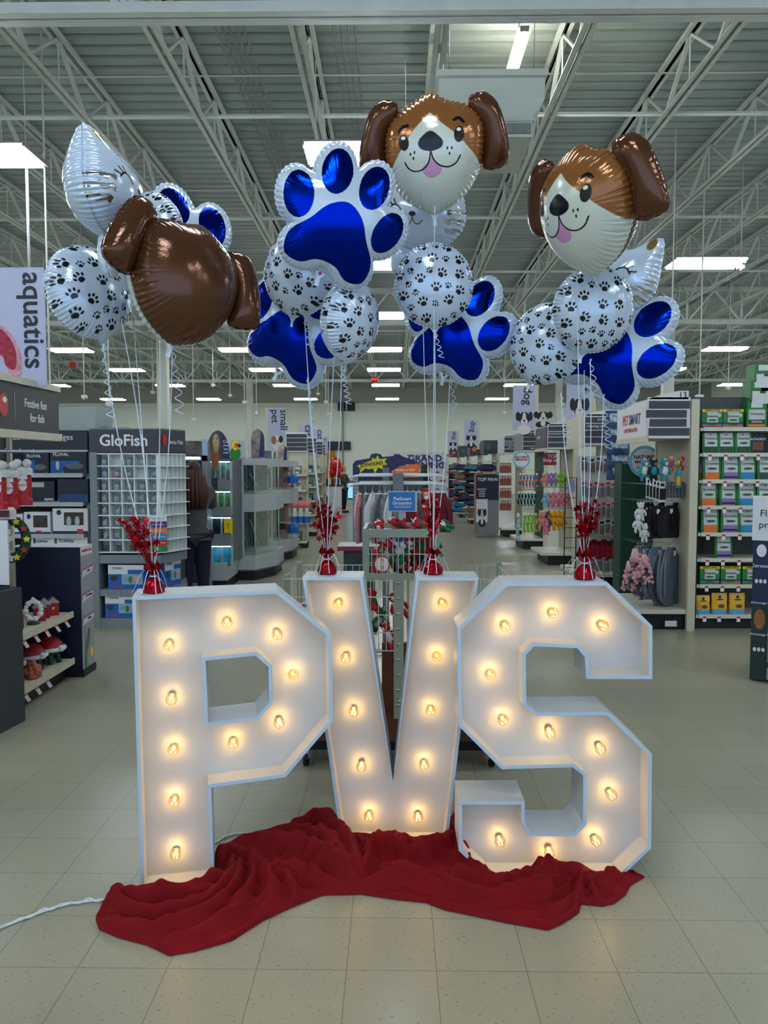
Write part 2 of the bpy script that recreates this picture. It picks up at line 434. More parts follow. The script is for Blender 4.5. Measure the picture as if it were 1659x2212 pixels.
# ================================================================ marquee letters
LETW = mat('letter_white_paint', (194, 197, 198), .5, var=.02, scale=3)
LETE = mat('letter_edge_cool_light', (186, 206, 222), .5, var=.03, scale=10)  # same white paint, with cool daylight on the front edges coloured in
BGL = glass_mat('bulb_glass', (255, 240, 214), .16, .02)
FIL = emit_mat('filament', (255, 214, 140), 70)
BRASS = mat('bulb_socket', (206, 178, 130), .4, .6)
def area(p): return sum(p[i][0]*p[(i+1) % len(p)][1]-p[(i+1) % len(p)][0]*p[i][1] for i in range(len(p)))/2
def inset(poly, d):
    """offset a closed polygon towards its inside (positive d)"""
    n = len(poly); sgn = 1 if area(poly) > 0 else -1; out = []
    for i in range(n):
        p0, p1, p2 = Vector(poly[i-1]), Vector(poly[i]), Vector(poly[(i+1) % n])
        e1 = (p1-p0).normalized(); e2 = (p2-p1).normalized()
        n1 = Vector((-e1.y, e1.x))*sgn; n2 = Vector((-e2.y, e2.x))*sgn
        k = (n1+n2); k = k/max(.25, (1+n1.dot(n2))); out.append(tuple(p1+k*d))
    return out
def tri_fill(loops):
    from mathutils.geometry import tessellate_polygon
    vs = [Vector((*p, 0)) for L in loops for p in L]
    return [tuple(v) for v in vs], [tuple(t) for t in tessellate_polygon([[Vector((*p, 0)) for p in L] for L in loops])]
def letter(name, label, loc, rz, outer, holes, bulbs, depth, th=.014, back=.1, short=None):
    root = empty(name, loc, rz)
    b = MB()
    for poly, sg in [(outer, 1)]+[(h_, -1) for h_ in holes]:
        inn = inset(poly, th*sg); n = len(poly)
        b.prism(poly, 0, depth, LETW, caps=False); b.prism(inn, 0, depth, LETW, caps=False)
        vs = [(x, 0, z) for x, z in poly]+[(x, 0, z) for x, z in inn]+[(x, depth, z) for x, z in poly]+[(x, depth, z) for x, z in inn]
        b.add(vs, [(i, (i+1) % n, n+(i+1) % n, n+i) for i in range(n)], LETE); b.add(vs, [(2*n+i, 2*n+(i+1) % n, 3*n+(i+1) % n, 3*n+i) for i in range(n)], LETW)
    part(b.obj('rim_wall', root), 'white painted rim wall')
    V, F = tri_fill([inset(outer, th*.5)]+[inset(h_, -th*.5) for h_ in holes])
    b = MB()
    for yy in (back, back+.012): b.add([(v[0], yy, v[1]) for v in V], F, LETW)
    part(b.obj('back_panel', root), 'white back panel')
    for i, (bx, bz) in enumerate(bulbs):
        random.seed(i*7+len(bulbs))
        t = T3(bx, back, bz, 0, math.pi/2+random.uniform(-.12, .2), 0) @ T3()
        g = MB(); prof = [(.0095, .012), (.011, .018), (.0185, .027), (.0232, .038), (.024, .046), (.0215, .056), (.0165, .064), (.009, .069), (.001, .071)]
        g.lathe(prof, BGL, 16, t, cap=False); bo = part(g.obj('light_bulb', root), 'clear globe bulb, lit warm')
        s_ = MB(); s_.lathe([(.012, 0), (.012, .012), (.0095, .018)], BRASS, 12, t); s_.obj('bulb_socket', bo)
        f_ = MB(); f_.tube([t @ Vector(q) for q in [(-.004, 0, .02), (-.005, .0, .034), (-.001, 0, .044), (.002, 0, .036), (.005, 0, .044), (.004, 0, .02)]], .0013, FIL, n=5); f_.obj('filament', bo)
        L = bpy.data.lights.new('bulb_glow', 'POINT'); L.energy = BULB_W; L.color = (1., .63, .21); L.shadow_soft_size = .006
        lo = bpy.data.objects.new('bulb_glow', L); COL.objects.link(lo); lo.parent = bo; lo.location = t @ Vector((0, 0, .036))
    return tag(root, label, 'letter')
Pout = [(0, 0), (-.012, 1.193), (.553, 1.2), (.77, 1.011), (.775, .645), (.578, .425), (.28, .406), (.287, 0)]
Phole = [(.264, .926), (.461, .937), (.513, .887), (.515, .742), (.463, .686), (.272, .673)]
Pb = [(.12, .985), (.349, 1.068), (.552, 1.012), (.617, .831), (.558, .639), (.369, .562), (.126, .77), (.13, .55), (.13, .335), (.132, .115)]
letter('marquee_letter', 'white lit marquee letter P with a six-sided hole, leftmost of the three', (-1.012, 3.0, 0), math.radians(12), Pout, [Phole], Pb, .2)
Vout = [(-.236, 0), (-.406, 1.213), (-.14, 1.213), (-.005, .293), (.096, 1.213), (.371, 1.213), (.238, 0)]
Vb = [(-.252, 1.089), (.215, 1.09), (-.219, .843), (.191, .843), (-.184, .596), (.165, .598), (-.149, .346), (.136, .347), (-.115, .103), (.109, .103)]
letter('marquee_letter', 'white lit marquee letter V, the middle one standing behind its neighbours', (0, 3.40, 0), 0, Vout, [], Vb, .2)
Sout = [(.256, 1.043), (.45, 1.23), (.861, 1.233), (1.045, 1.056), (1.049, .837), (.782, .837), (.774, .926), (.744, .963), (.568, .971), (.535, .934), (.539, .734), (.583, .697), (.873, .701), (1.054, .527), (1.059, .13), (.932, 0), (.387, 0), (.267, .114), (.266, .323), (.537, .325), (.538, .241), (.565, .192), (.742, .193), (.778, .234), (.775, .434), (.733, .469), (.441, .459), (.264, .639)]
Sb = [(.458, 1.043), (.654, 1.096), (.86, 1.045), (.398, .835), (.454, .644), (.649, .6), (.859, .53), (.908, .33), (.848, .128), (.654, .085), (.445, .129)]
letter('marquee_letter', 'white lit marquee letter S, rightmost of the three', (0, 3.13, 0), 0, Sout, [], Sb, .215)

# ---------------------------------------------------------------- red cloth bunched round the letters
CLOTH = mat('crimson_cloth', (122, 4, 15), .8, var=.10, scale=5, bump=.12, bscale=500, spec=.25)
def cloth():
    front = [(207, 1992), (214, 2010), (255, 2028), (320, 2045), (365, 2067), (420, 2058), (500, 2035), (570, 1990), (640, 1958), (698, 1936), (780, 1934), (860, 1946), (920, 1952), (960, 1968), (1020, 1980), (1100, 1997), (1185, 2012), (1215, 1998), (1250, 1975), (1256, 1955), (1300, 1960), (1325, 1955), (1352, 1935), (1362, 1915), (1392, 1898)]
    back = [(207, 1980), (222, 1955), (240, 1927), (300, 1917), (380, 1905), (450, 1890), (470, 1833), (505, 1822), (545, 1806), (572, 1795), (620, 1784), (660, 1775), (695, 1760), (722, 1764), (745, 1790), (800, 1812), (900, 1808), (960, 1785), (985, 1750), (1000, 1810), (1040, 1870), (1150, 1868), (1270, 1868), (1360, 1880), (1392, 1894)]
    F = [fl(*p) for p in front]; B = [fl(*p) for p in back]
    def samp(L, t):
        d = [0]
        for i in range(len(L)-1): d.append(d[-1]+(L[i+1]-L[i]).length)
        t *= d[-1]
        for i in range(len(L)-1):
            if t <= d[i+1] or i == len(L)-2:
                k = (t-d[i])/max(1e-6, d[i+1]-d[i]); return L[i].lerp(L[i+1], min(1, k))
    NU, NV = 460, 170; P0 = []
    for i in range(NU+1):
        a = samp(F, i/NU); c = samp(B, i/NU)
        for j in range(NV+1): P0.append(a.lerp(c, j/NV))
    X = np.array([p.x for p in P0]); Y = np.array([p.y for p in P0])
    U = np.repeat(np.arange(NU+1)/NU, NV+1); Vv = np.tile(np.arange(NV+1)/NV, NU+1)
    W1 = np.array([mnoise.noise(Vector((x*2.2, y*2.2, 1.3))) for x, y in zip(X, Y)]); W2 = np.array([mnoise.noise(Vector((x*7, y*7, 7.1))) for x, y in zip(X, Y)])
    # the main folds, each a crest running across the cloth: (height, half width, crest line)
    folds = [(.05, .035, [(240, 1935), (300, 1950), (400, 1937), (470, 1905)]), (.045, .03, [(213, 1985), (320, 2000), (430, 1976), (500, 1925), (516, 1880)]), (.05, .032, [(250, 1962), (340, 1975), (430, 1955), (490, 1910), (500, 1870)]),
        (.045, .035, [(320, 2035), (440, 2002), (530, 1935), (545, 1872), (490, 1838)]), (.055, .04, [(420, 2045), (540, 1992), (592, 1932), (562, 1880), (505, 1850)]), (.05, .035, [(560, 1990), (640, 1942), (622, 1902), (572, 1892)]),
        (.06, .05, [(475, 1838), (600, 1826), (700, 1850), (765, 1900)]), (.06, .045, [(550, 1812), (660, 1806), (722, 1842), (756, 1890)]), (.075, .04, [(640, 1790), (700, 1778), (745, 1830), (772, 1885)]), (.05, .03, [(590, 1892), (660, 1882), (745, 1908)]),
        (.055, .028, [(745, 1818), (790, 1852), (782, 1892)]), (.06, .026, [(785, 1860), (812, 1824), (838, 1816), (872, 1850)]), (.045, .03, [(762, 1908), (860, 1890), (960, 1912)]), (.05, .026, [(880, 1850), (930, 1835), (985, 1815)]),
        (.045, .035, [(700, 1932), (870, 1926), (980, 1960), (1100, 1968), (1200, 1992)]), (.05, .03, [(840, 1880), (950, 1897), (1060, 1932), (1180, 1922)]), (.036, .035, [(990, 1880), (1080, 1905), (1150, 1897), (1195, 1872)]),
        (.045, .028, [(1090, 1988), (1190, 1988), (1243, 1952), (1246, 1920)]), (.032, .035, [(1150, 1880), (1190, 1876), (1270, 1897), (1350, 1922)]), (.04, .022, [(1180, 1962), (1230, 1937), (1258, 1902), (1290, 1935), (1335, 1950)]), (.035, .02, [(1310, 1895), (1360, 1892), (1392, 1897)]), (.05, .03, [(985, 1790), (1010, 1860), (1050, 1900)]), (.062, .034, [(738, 1828), (790, 1836), (838, 1822), (900, 1842), (968, 1826)]), (.05, .028, [(296, 1944), (380, 1942), (462, 1932)]), (.022, .03, [(1060, 1906), (1110, 1900), (1180, 1886)])]
    Hh = np.zeros(X.shape)
    for A, w, L in folds:
        Q = [fl(*q, z0=.04) for q in spline(L, 6)]; s_ = stroke(X+.02*W1, Y+.02*W2, [(q.x, q.y) for q in Q], 0)
        Hh = np.maximum(Hh, 1.05*A*np.exp(-(s_/w/.9)**2))+.12*A*np.exp(-(s_/w)**2*.6)
    rs = np.random.RandomState(5)
    for k in range(110):
        i = rs.randint(8, NU-8); j = rs.randint(12, NV-12); q0 = P0[i*(NV+1)+j]; q1 = P0[min(NU, i+12)*(NV+1)+j]; t = math.atan2(q1.y-q0.y, q1.x-q0.x)+rs.uniform(-.75, .75); L_ = rs.uniform(.05, .20)
        m = (np.abs(X-q0.x) < L_+.1) & (np.abs(Y-q0.y) < L_+.1); ix = np.nonzero(m)[0]; w = rs.uniform(.010, .022); bend = rs.uniform(-.35, .35)
        c = [(q0.x+L_*a*math.cos(t+bend*a), q0.y+L_*a*math.sin(t+bend*a)) for a in (-1, -.5, 0, .5, 1)]
        s_ = stroke(X[ix]+.012*W2[ix], Y[ix]+.012*W1[ix], c, 0); Hh[ix] += rs.uniform(.004, .010)*np.exp(-(s_/w)**2)
    crease = np.abs(((Vv*9+W1*3.2+U*7) % 1)*2-1)
    env = np.sin(math.pi*np.clip(Vv, 0, 1))**.5*np.clip(np.minimum(U*16, (1-U)*12+.06), 0, 1)
    Hh = (.008+Hh*1.25+.014*(1-crease)**1.6+.008*W2)*env+.004
    ca, sa = math.cos(Rd(12)), math.sin(Rd(12)); lx, ly = (X+1.012)*ca+(Y-3.0)*sa, -(X+1.012)*sa+(Y-3.0)*ca
    under = ((lx > -.006) & (lx < .292) & (ly > -.004) & (ly < .206)) | ((np.abs(X) < .243) & (Y > 3.394) & (Y < 3.606)) | ((X > .32) & (X < .995) & (Y > 3.124) & (Y < 3.352))
    Hh = np.where(under, .005, Hh)
    vs = [(x+.01*w2*e, y, z) for x, y, z, w2, e in zip(X.tolist(), Y.tolist(), Hh.tolist(), W2.tolist(), env.tolist())]
    # rolled hem: pull the last row down to the floor
    fs = []
    for i in range(NU):
        for j in range(NV):
            a = i*(NV+1)+j; fs.append((a, a+NV+1, a+NV+2, a+1))
    b = MB(); b.add(vs, fs, CLOTH, smooth=True)
    return b.obj('draped_cloth')
tag(cloth(), 'crumpled crimson cloth bunched on the floor around the feet of the marquee letters', 'cloth')
CORD = mat('white_cord', (214, 220, 222), .4, var=.02)
b = MB(); P = [fl(-60, 2030), fl(0, 2008), fl(60, 1984), fl(110, 1966), fl(150, 1955), fl(190, 1950), fl(240, 1944)]
pts = []
for i in range(len(P)-1):
    for k in range(6): pts.append(P[i].lerp(P[i+1], k/6)+Vector((0, 0, .006)))
b.tube(pts, .005, CORD, n=6); b.tube([p+Vector((.0, .011*math.sin(i*.9), .002+.004*math.sin(i*1.3))) for i, p in enumerate(pts)], .004, CORD, n=6)
tag(b.obj('power_cord'), 'twisted white power cord running off the left edge of the floor from the cloth', 'cord')
b = MB(); P = [fl(x, y) for x, y in [(440, 1838), (470, 1820), (485, 1810), (505, 1804), (530, 1803), (560, 1806), (590, 1815)]]
b.tube([p+Vector((0, 0, .006)) for p in P], .005, CORD, n=6); tag(b.obj('power_cord'), 'loop of white power cord on the floor behind letter P', 'cord')
# ================================================================ foil balloons
FOIL = attr_mat('printed_foil', .13, bump=.05, bscale=35)
FOILB = mat('brown_foil', (96, 58, 34), .24, .55, var=.03)
RIB = mat('white_ribbon', (206, 220, 232), .4, var=.02)
REDF = mat('red_foil', (150, 8, 24), .26, .85, var=.12, scale=30)
def c4(rgb, met=0.): return np.array([*lin(rgb), met])
PEARL = c4((196, 212, 228), .15); BLK = c4((12, 13, 16), .15); COB = c4((0, 34, 158), 1.); SILV = c4((190, 194, 200), .95); GOLD = c4((188, 158, 88), .8)
TAN = c4((150, 96, 48), .35); CRM = c4((206, 212, 198), .1); DBR = c4((92, 56, 34), .45); PNK = c4((206, 152, 192), .2)
def ell(x, z, cx, cz, rx, rz, rot=0.):
    c, s = math.cos(rot), math.sin(rot); dx, dz = x-cx, z-cz
    return ((dx*c+dz*s)/rx)**2+((-dx*s+dz*c)/rz)**2-1     # <0 inside
def inpoly(x, z, P):
    r = np.zeros(x.shape, bool); n = len(P); j = n-1
    for i in range(n):
        xi, zi = P[i]; xj, zj = P[j]
        c = ((zi > z) != (zj > z)) & (x < (xj-xi)*(z-zi)/((zj-zi)+1e-12)+xi); r ^= c; j = i
    return r
def R_from_poly(P, th):
    """radius at each angle of a closed outline seen from the origin"""
    P = np.array(P); a = np.unwrap(np.arctan2(P[:, 1], P[:, 0])); r = np.hypot(P[:, 0], P[:, 1])
    if a[-1] < a[0]: a = a[::-1]; r = r[::-1]
    a = np.concatenate([a-2*math.pi, a, a+2*math.pi]); r = np.concatenate([r, r, r]); o = np.argsort(a)
    return np.interp((th-a[o][0]) % (2*math.pi)+a[o][0]+0*th, a[o], r[o]) if False else np.interp(th, a[o], r[o])
def R_from_ells(E, th):
    R = np.zeros(th.shape)
    for cx, cz, rx, rz, rot in E:
        c, s = math.cos(rot), math.sin(rot); dx, dz = np.cos(th), np.sin(th)
        ux, uz = (dx*c+dz*s)/rx, (-dx*s+dz*c)/rz; ox, oz = (-cx*c-cz*s)/rx, (cx*s-cz*c)/rz
        A = ux*ux+uz*uz; B = 2*(ux*ox+uz*oz); C = ox*ox+oz*oz-1; D = B*B-4*A*C
        t = np.where(D > 0, (-B+np.sqrt(np.maximum(D, 0)))/(2*A), 0); R = np.maximum(R, t)
    return R
def poisson(R, TH, lim):
    """membrane height over the outline"""
    def mask(n):
        g = np.linspace(-lim, lim, n); X, Z = np.meshgrid(g, g, indexing='xy'); t = np.arctan2(Z, X)
        return np.hypot(X, Z) < np.interp(t, TH, R, period=2*math.pi)
    u = np.zeros((25, 25))
    for n, it in ((25, 200), (49, 200), (97, 260), (193, 320)):
        if u.shape[0] != n:
            m = u.shape[0]; xi = np.linspace(0, m-1, n); i0 = np.minimum(xi.astype(int), m-2); f = xi-i0
            a = u[i0]*(1-f)[:, None]+u[i0+1]*f[:, None]; u = a[:, i0]*(1-f)[None]+a[:, i0+1]*f[None]
        M = mask(n); hh = (2*lim/(n-1))**2; u = u*M
        for _ in range(it):
            v = u.copy(); v[1:-1, 1:-1] = .25*(u[2:, 1:-1]+u[:-2, 1:-1]+u[1:-1, 2:]+u[1:-1, :-2]+hh); u = v*M
    return u
def foil(name, R, TH, size, thick, paint, back_paint=None, nr=100, pucker=.03, npk=64, seed=1, mats=None):
    """inflated foil shape; R(TH) outline radius in units, size = metres per unit, thick = half depth in units"""
    rs = np.random.RandomState(seed); nt = len(TH); lim = R.max()*1.08
    u = poisson(R, TH, lim); n = u.shape[0]
    rr = 1-(1-np.linspace(0, 1, nr+1)[1:])**1.15
    T_, Q = np.meshgrid(TH, rr, indexing='ij')                # angle, ring
    Rg = R[:, None]
    # irregular creases near the seam
    k = npk; ang = np.sort((np.arange(k)+rs.uniform(-.3, .3, k))/k*2*math.pi); am = rs.uniform(.3, 1, k); ln = rs.uniform(.025, .085, k)
    dth = (T_[:, :, None]*0+((TH[:, None]-ang[None]+math.pi) % (2*math.pi)-math.pi)[:, None, :])
    cr = np.zeros(T_.shape); wd = 2*math.pi/k*.16
    for i in range(k):
        cr = np.maximum(cr, am[i]*np.exp(-(dth[:, :, i]/wd)**2)*np.exp(-((1-Q)/ln[i])))
    del dth
    scal = 1-.012*np.cos(npk*TH)[:, None]*np.exp(-(1-Q)/.05)
    X = Q*Rg*np.cos(T_)*scal; Z = Q*Rg*np.sin(T_)*scal
    def samp(x, z):
        gx = (x+lim)/(2*lim)*(n-1); gz = (z+lim)/(2*lim)*(n-1); i = np.clip(gx.astype(int), 0, n-2); j = np.clip(gz.astype(int), 0, n-2); fx = gx-i; fz = gz-j
        return (u[j, i]*(1-fx)+u[j, i+1]*fx)*(1-fz)+(u[j+1, i]*(1-fx)+u[j+1, i+1]*fx)*fz
    def height(x, z): return np.sqrt(np.maximum(samp(x, z), 0)/u.max())
    H = height(Q*Rg*np.cos(T_), Q*Rg*np.sin(T_))
    q0 = .93; H0 = height(q0*Rg*np.cos(TH)[:, None], q0*Rg*np.sin(TH)[:, None])
    edge = Q > q0; H = np.where(edge, H0*np.sqrt(np.clip((1-Q)/(1-q0), 0, 1)), H)
    # smooth along the angle near the rim
    for _ in range(3): H = .25*np.roll(H, 1, 0)+.5*H+.25*np.roll(H, -1, 0)
    H = H*thick
    h0 = float(height(np.array([0.]), np.array([0.]))[0])*thick
    V = []; C = []
    for sgn, pf in ((-1, paint), (1, back_paint or paint)):
        hh = H*(1-.35*cr)-pucker*thick*cr*0
        V.append(np.stack([X, sgn*hh, Z], -1).reshape(-1, 3)); V.append(np.array([[0, sgn*h0, 0]]))
        if pf: C.append(pf(X.ravel(), Z.ravel())); C.append(pf(np.array([0.]), np.array([0.])))
    # flat seam flange
    fl_ = []
    Re = (R*(1.022+.008*np.cos(npk*TH)))[:, None]
    xo, zo = Re[:, 0]*np.cos(TH), Re[:, 0]*np.sin(TH)
    V.append(np.stack([xo, 0*xo, zo], -1)); C.append(paint((R*np.cos(TH)), (R*np.sin(TH))))
    V = np.concatenate(V)*size; V = V.tolist()
    F = []; ns = nt*nr+1; a = np.arange(nt); an = (a+1) % nt
    for side in (0, 1):
        o = side*ns; idx = lambda t, r: o+t*nr+r
        for r in range(nr-1):
            q = np.stack([idx(a, r), idx(an, r), idx(an, r+1), idx(a, r+1)], -1)
            if side == 1: q = q[:, ::-1]
            F.append(q)
    F = np.concatenate(F).tolist()
    for side in (0, 1):
        o = side*ns; c_ = o+nt*nr
        for i in range(nt):
            j = (i+1) % nt; F.append([c_, o+j*nr, o+i*nr] if side == 0 else [c_, o+i*nr, o+j*nr])
    e = 2*ns
    for i in range(nt):
        j = (i+1) % nt; F.append([e+i, i*nr+nr-1, j*nr+nr-1, e+j])
    me = bpy.data.meshes.new(name); me.from_pydata(V, [], F)
    me.materials.append(mats or FOIL)
    ca = me.color_attributes.new('Col', 'FLOAT_COLOR', 'POINT'); ca.data.foreach_set('color', np.concatenate(C).astype(np.float32).ravel())
    me.polygons.foreach_set('use_smooth', [True]*len(me.polygons)); me.update()
    return me
NT = 480
TH = np.linspace(-math.pi, math.pi, NT, endpoint=False)
def smooth_R(R, k=4):
    for _ in range(k): R = .25*np.roll(R, 1)+.5*R+.25*np.roll(R, -1)
    return R
def lay(base, items):
    def f(x, z):
        c = np.tile(base, (x.shape[0], 1)).astype(float)
        for fn, col in items: c[fn(x, z)] = col
        return c
    return f
# --- round balloon with black paw prints
def paw_print_paint(seed):
    rs = np.random.RandomState(seed); pr = []
    tries = 0
    while len(pr) < 40 and tries < 6000:
        tries += 1; a = rs.uniform(0, 2*math.pi); r = math.sqrt(rs.uniform(0, 1))*.97; x, z = r*math.cos(a), r*math.sin(a)
        s = .076 if len(pr) > 16 else .112
        if all((x-q[0])**2+(z-q[1])**2 > ((s+q[2])*1.55)**2 for q in pr): pr.append((x, z, s, rs.uniform(-.9, .9)+(0 if rs.rand() < .8 else math.pi)))
    E = []
    for x, z, s, t in pr:
        for ex, ez, rx, rz, ro in ((0, -.42, .62, .5, 0), (-.3, -.62, .3, .28, .4), (.3, -.62, .3, .28, -.4), (-.92, .18, .24, .36, .5), (-.36, .72, .25, .38, .12), (.36, .72, .25, .38, -.12), (.92, .18, .24, .36, -.5)):
            c, s_ = math.cos(t), math.sin(t); E.append((x+(ex*c-ez*s_)*s, z+(ex*s_+ez*c)*s, rx*s, rz*s, t+ro))
    def f(x, z):
        c = np.tile(PEARL, (x.shape[0], 1))
        for e in E:
            m = (np.abs(x-e[0]) < .1) & (np.abs(z-e[1]) < .1)
            i = np.nonzero(m)[0]; i = i[ell(x[i], z[i], *e) < 0]; c[i] = BLK
        return c
    return f
R1 = np.ones(NT)*(1-.02*np.cos(2*TH)); R1 = R1+.07*np.exp(-((TH+math.pi/2)/.09)**2)
ME_PAW_A = foil('balloon_body', R1, TH, 1., .56, paw_print_paint(3), paw_print_paint(5), nr=120, seed=2)
ME_PAW_B = foil('balloon_body', R1, TH, 1., .62, paw_print_paint(8), paw_print_paint(13), nr=120, seed=4)
# --- blue paw
toes = [(-.82, .10, .25, .38, .32), (-.34, .68, .26, .38, .10), (.34, .68, .26, .38, -.10), (.82, .10, .25, .38, -.32)]
padE = [(0, -.30, .56, .44, 0), (-.42, -.62, .34, .30, .3), (.42, -.62, .34, .30, -.3)]
allE = [(x, z, rx+.115, rz+.115, r) for x, z, rx, rz, r in toes+padE]+[(0, 0, .62, .6, 0)]
R2 = smooth_R(R_from_ells(allE, TH), 8)
def pad(x, z):
    P = spline([(0, .27), (.30, .12), (.52, -.20), (.76, -.5), (.73, -.84), (.44, -.92), (.16, -.77), (-.16, -.77), (-.44, -.92), (-.73, -.84), (-.76, -.5), (-.52, -.20), (-.30, .12)], 8, True)
    return inpoly(x, z, P)
bl = [(pad, COB)]+[((lambda x, z, t=t: ell(x, z, *t) < 0), COB) for t in toes]
ME_BLUE = foil('balloon_body', R2, TH, 1., .50, lay(PEARL, bl), nr=130, npk=84, seed=6)
# --- dog head, traced proportions (unit = half the head width)
def dz(p): return ((p[0]-1152)/294, -(p[1]-350)/294)
dog_out = spline([dz(p) for p in [(1132, 38), (1230, 78), (1330, 100), (1400, 140), (1442, 210), (1448, 300), (1440, 390), (1415, 460), (1360, 555), (1290, 622), (1210, 668), (1150, 690), (1100, 672), (1010, 625), (940, 560), (893, 470), (866, 385), (864, 290), (884, 205), (940, 140), (1030, 85)]], 10, True)
R3 = smooth_R(R_from_poly(dog_out, TH), 2)
crm = spline([dz(p) for p in [(1132, 152), (1085, 195), (1030, 250), (975, 325), (925, 400), (886, 480)]], 5)
crm2 = spline([dz(p) for p in [(1132, 152), (1190, 205), (1270, 265), (1340, 330), (1400, 395), (1440, 470)]], 5)
cream_poly = crm+[(-.95, -1.4), (1.1, -1.4)]+crm2[::-1]
nose_p = spline([dz(p) for p in [(1132, 250), (1178, 276), (1204, 308), (1190, 340), (1134, 356), (1078, 342), (1062, 310), (1086, 276)]], 6, True)
tongue_p = spline([dz(p) for p in [(1133, 368), (1150, 410), (1192, 440), (1185, 475), (1138, 496), (1100, 480), (1082, 445), (1118, 410)]], 6, True)
mth_ = spline([dz(p) for p in [(1133, 352), (1120, 415), (1085, 450), (1040, 457), (1005, 440), (984, 408)]], 5); mth2 = spline([dz(p) for p in [(1133, 352), (1150, 400), (1188, 432), (1235, 440), (1278, 420), (1302, 382)]], 5)
def eyeE(px, py, sgn): return (*dz((px, py)), .10, .145, -.15*sgn)
di = [(lambda x, z: inpoly(x, z, cream_poly), CRM), (lambda x, z: inpoly(x, z, tongue_p), PNK), (lambda x, z: inpoly(x, z, nose_p), BLK), (lambda x, z: stroke(x, z, mth_, .014) < 0, BLK), (lambda x, z: stroke(x, z, mth2, .014) < 0, BLK)]
for e in (eyeE(1296, 272, 1), eyeE(980, 304, -1)):
    di.append((lambda x, z, e=e: ell(x, z, *e) < 0, BLK)); di.append((lambda x, z, e=e: ell(x, z, e[0]-.005, e[1]+.085, .045, .032, 0) < 0, c4((230, 232, 236))))
for a_, b_, c_ in (((1268, 196), (1295, 186), (1322, 208)), ((956, 244), (975, 222), (1004, 216))):
    s_ = spline([dz(a_), dz(b_), dz(c_)], 5); di.append((lambda x, z, s_=s_: stroke(x, z, s_, .03) < 0, BLK))
for p in ((1018, 366), (1041, 358), (1034, 389), (1228, 343), (1253, 343), (1240, 371)):
    q = dz(p); di.append((lambda x, z, q=q: ell(x, z, q[0], q[1], .018, .03) < 0, BLK))
dog_back = lay(DBR, [])
ME_DOG = foil('balloon_body', R3, TH, 1., .72, lay(TAN, di), dog_back, nr=150, npk=60, seed=9)
# dog ear: a bent bean
ear_o = spline([(-.06, .56), (.12, .55), (.28, .40), (.38, .12), (.44, -.22), (.42, -.50), (.14, -.58), (-.06, -.52), (-.04, -.2), (-.08, .1), (-.22, .36), (-.20, .52)], 10, True)
THe = np.linspace(-math.pi, math.pi, 160, endpoint=False)
ear_c = [(x-.1, z) for x, z in ear_o]
Re_ = smooth_R(R_from_poly(ear_c, THe), 1)
ME_EAR = foil('ear', Re_, THe, 1., .24, lay(DBR, []), nr=40, npk=24, seed=10)
# --- cat head: wide face, pointed ears, closed eyes, silver cheek stripes
cat_o = spline([(0, .62), (.30, .68), (.54, .90), (.74, .99), (.86, .86), (.92, .5), (1.0, .1), (1.02, -.2), (.86, -.52), (.5, -.78), (0, -.86), (-.5, -.78), (-.86, -.52), (-1.02, -.2), (-1.0, .1), (-.92, .5), (-.86, .86), (-.74, .99), (-.54, .90), (-.30, .68)], 10, True)
R4 = smooth_R(R_from_poly(cat_o, TH), 2)
ci = []
for sx in (-1, 1):
    ci.append((lambda x, z, sx=sx: ell(x*sx, z, .70, .80, .09, .16, .2) < 0, GOLD)); ci.append((lambda x, z, sx=sx: ell(x*sx, z, .30, .64, .12, .07, .3) < 0, GOLD))
    s_ = spline([(sx*.62, .02), (sx*.5, .12), (sx*.36, .08), (sx*.28, -.02)], 5); ci.append((lambda x, z, s_=s_: stroke(x, z, s_, .018) < 0, BLK))
    for q in ((.60, .06, .72, .10), (.53, .12, .62, .20), (.44, .13, .50, .24)):
        ci.append((lambda x, z, q=q, sx=sx: stroke(x, z, [(sx*q[0], q[1]), (sx*q[2], q[3])], .016) < 0, BLK))
    for k_, zz in enumerate((-.06, -.26, -.46)):
        ci.append((lambda x, z, sx=sx, zz=zz, k_=k_: (np.abs(z-zz-.04*(x*sx)-.018*np.sin(x*38)) < .055) & (x*sx > .70-.0*k_), SILV))
    s2 = spline([(0, -.14), (sx*.04, -.26), (sx*.14, -.30), (sx*.24, -.22)], 5); ci.append((lambda x, z, s_=s2: stroke(x, z, s_, .010) < 0, BLK))
ci.append((lambda x, z: ell(x, z, 0, -.08, .085, .055) < 0, BLK))
ME_CAT = foil('balloon_body', R4, TH, 1., .70, lay(PEARL, ci), lay(PEARL, ci[-0:0]+[(lambda x, z: (np.abs(z+.06-.018*np.sin(x*38)) < .055) & (np.abs(x) < .8), SILV), (lambda x, z: (np.abs(z+.28-.018*np.sin(x*33)) < .055) & (np.abs(x) < .75), SILV), (lambda x, z: (np.abs(z+.5-.02*np.sin(x*38)) < .045) & (np.abs(x) < .6), SILV)]), nr=110, npk=56, seed=12)
R5 = np.ones(160)*.30; ME_LOBE = foil('body_lobe', R5*(1+.12*np.cos(3*THe)), THe, 1., .2, lay(PEARL, []), nr=30, npk=18, seed=3)
def tail_mesh(col):
    b = MB(); m = mat('foil_tail_'+col, (200, 214, 226) if col == 'white' else (150, 96, 48), .3, .2, var=.05)
    b.add([(-.11, 0, 0), (.11, 0, 0), (.035, .012, -.13), (-.035, .012, -.13), (.05, -.01, -.26), (-.04, .01, -.26), (0, .02, -.05)], [(0, 3, 6), (0, 1, 6), (1, 2, 6), (2, 3, 6), (3, 5, 4, 2)], m)
    return b.mesh('inflation_tail')
TAILW = tail_mesh('white')
REDP = MB().lathe([(.026, 0), (.026, .01)], RLET, 10, T3(0, 0, -.04, 0, math.pi/2)).mesh('valve_seal')
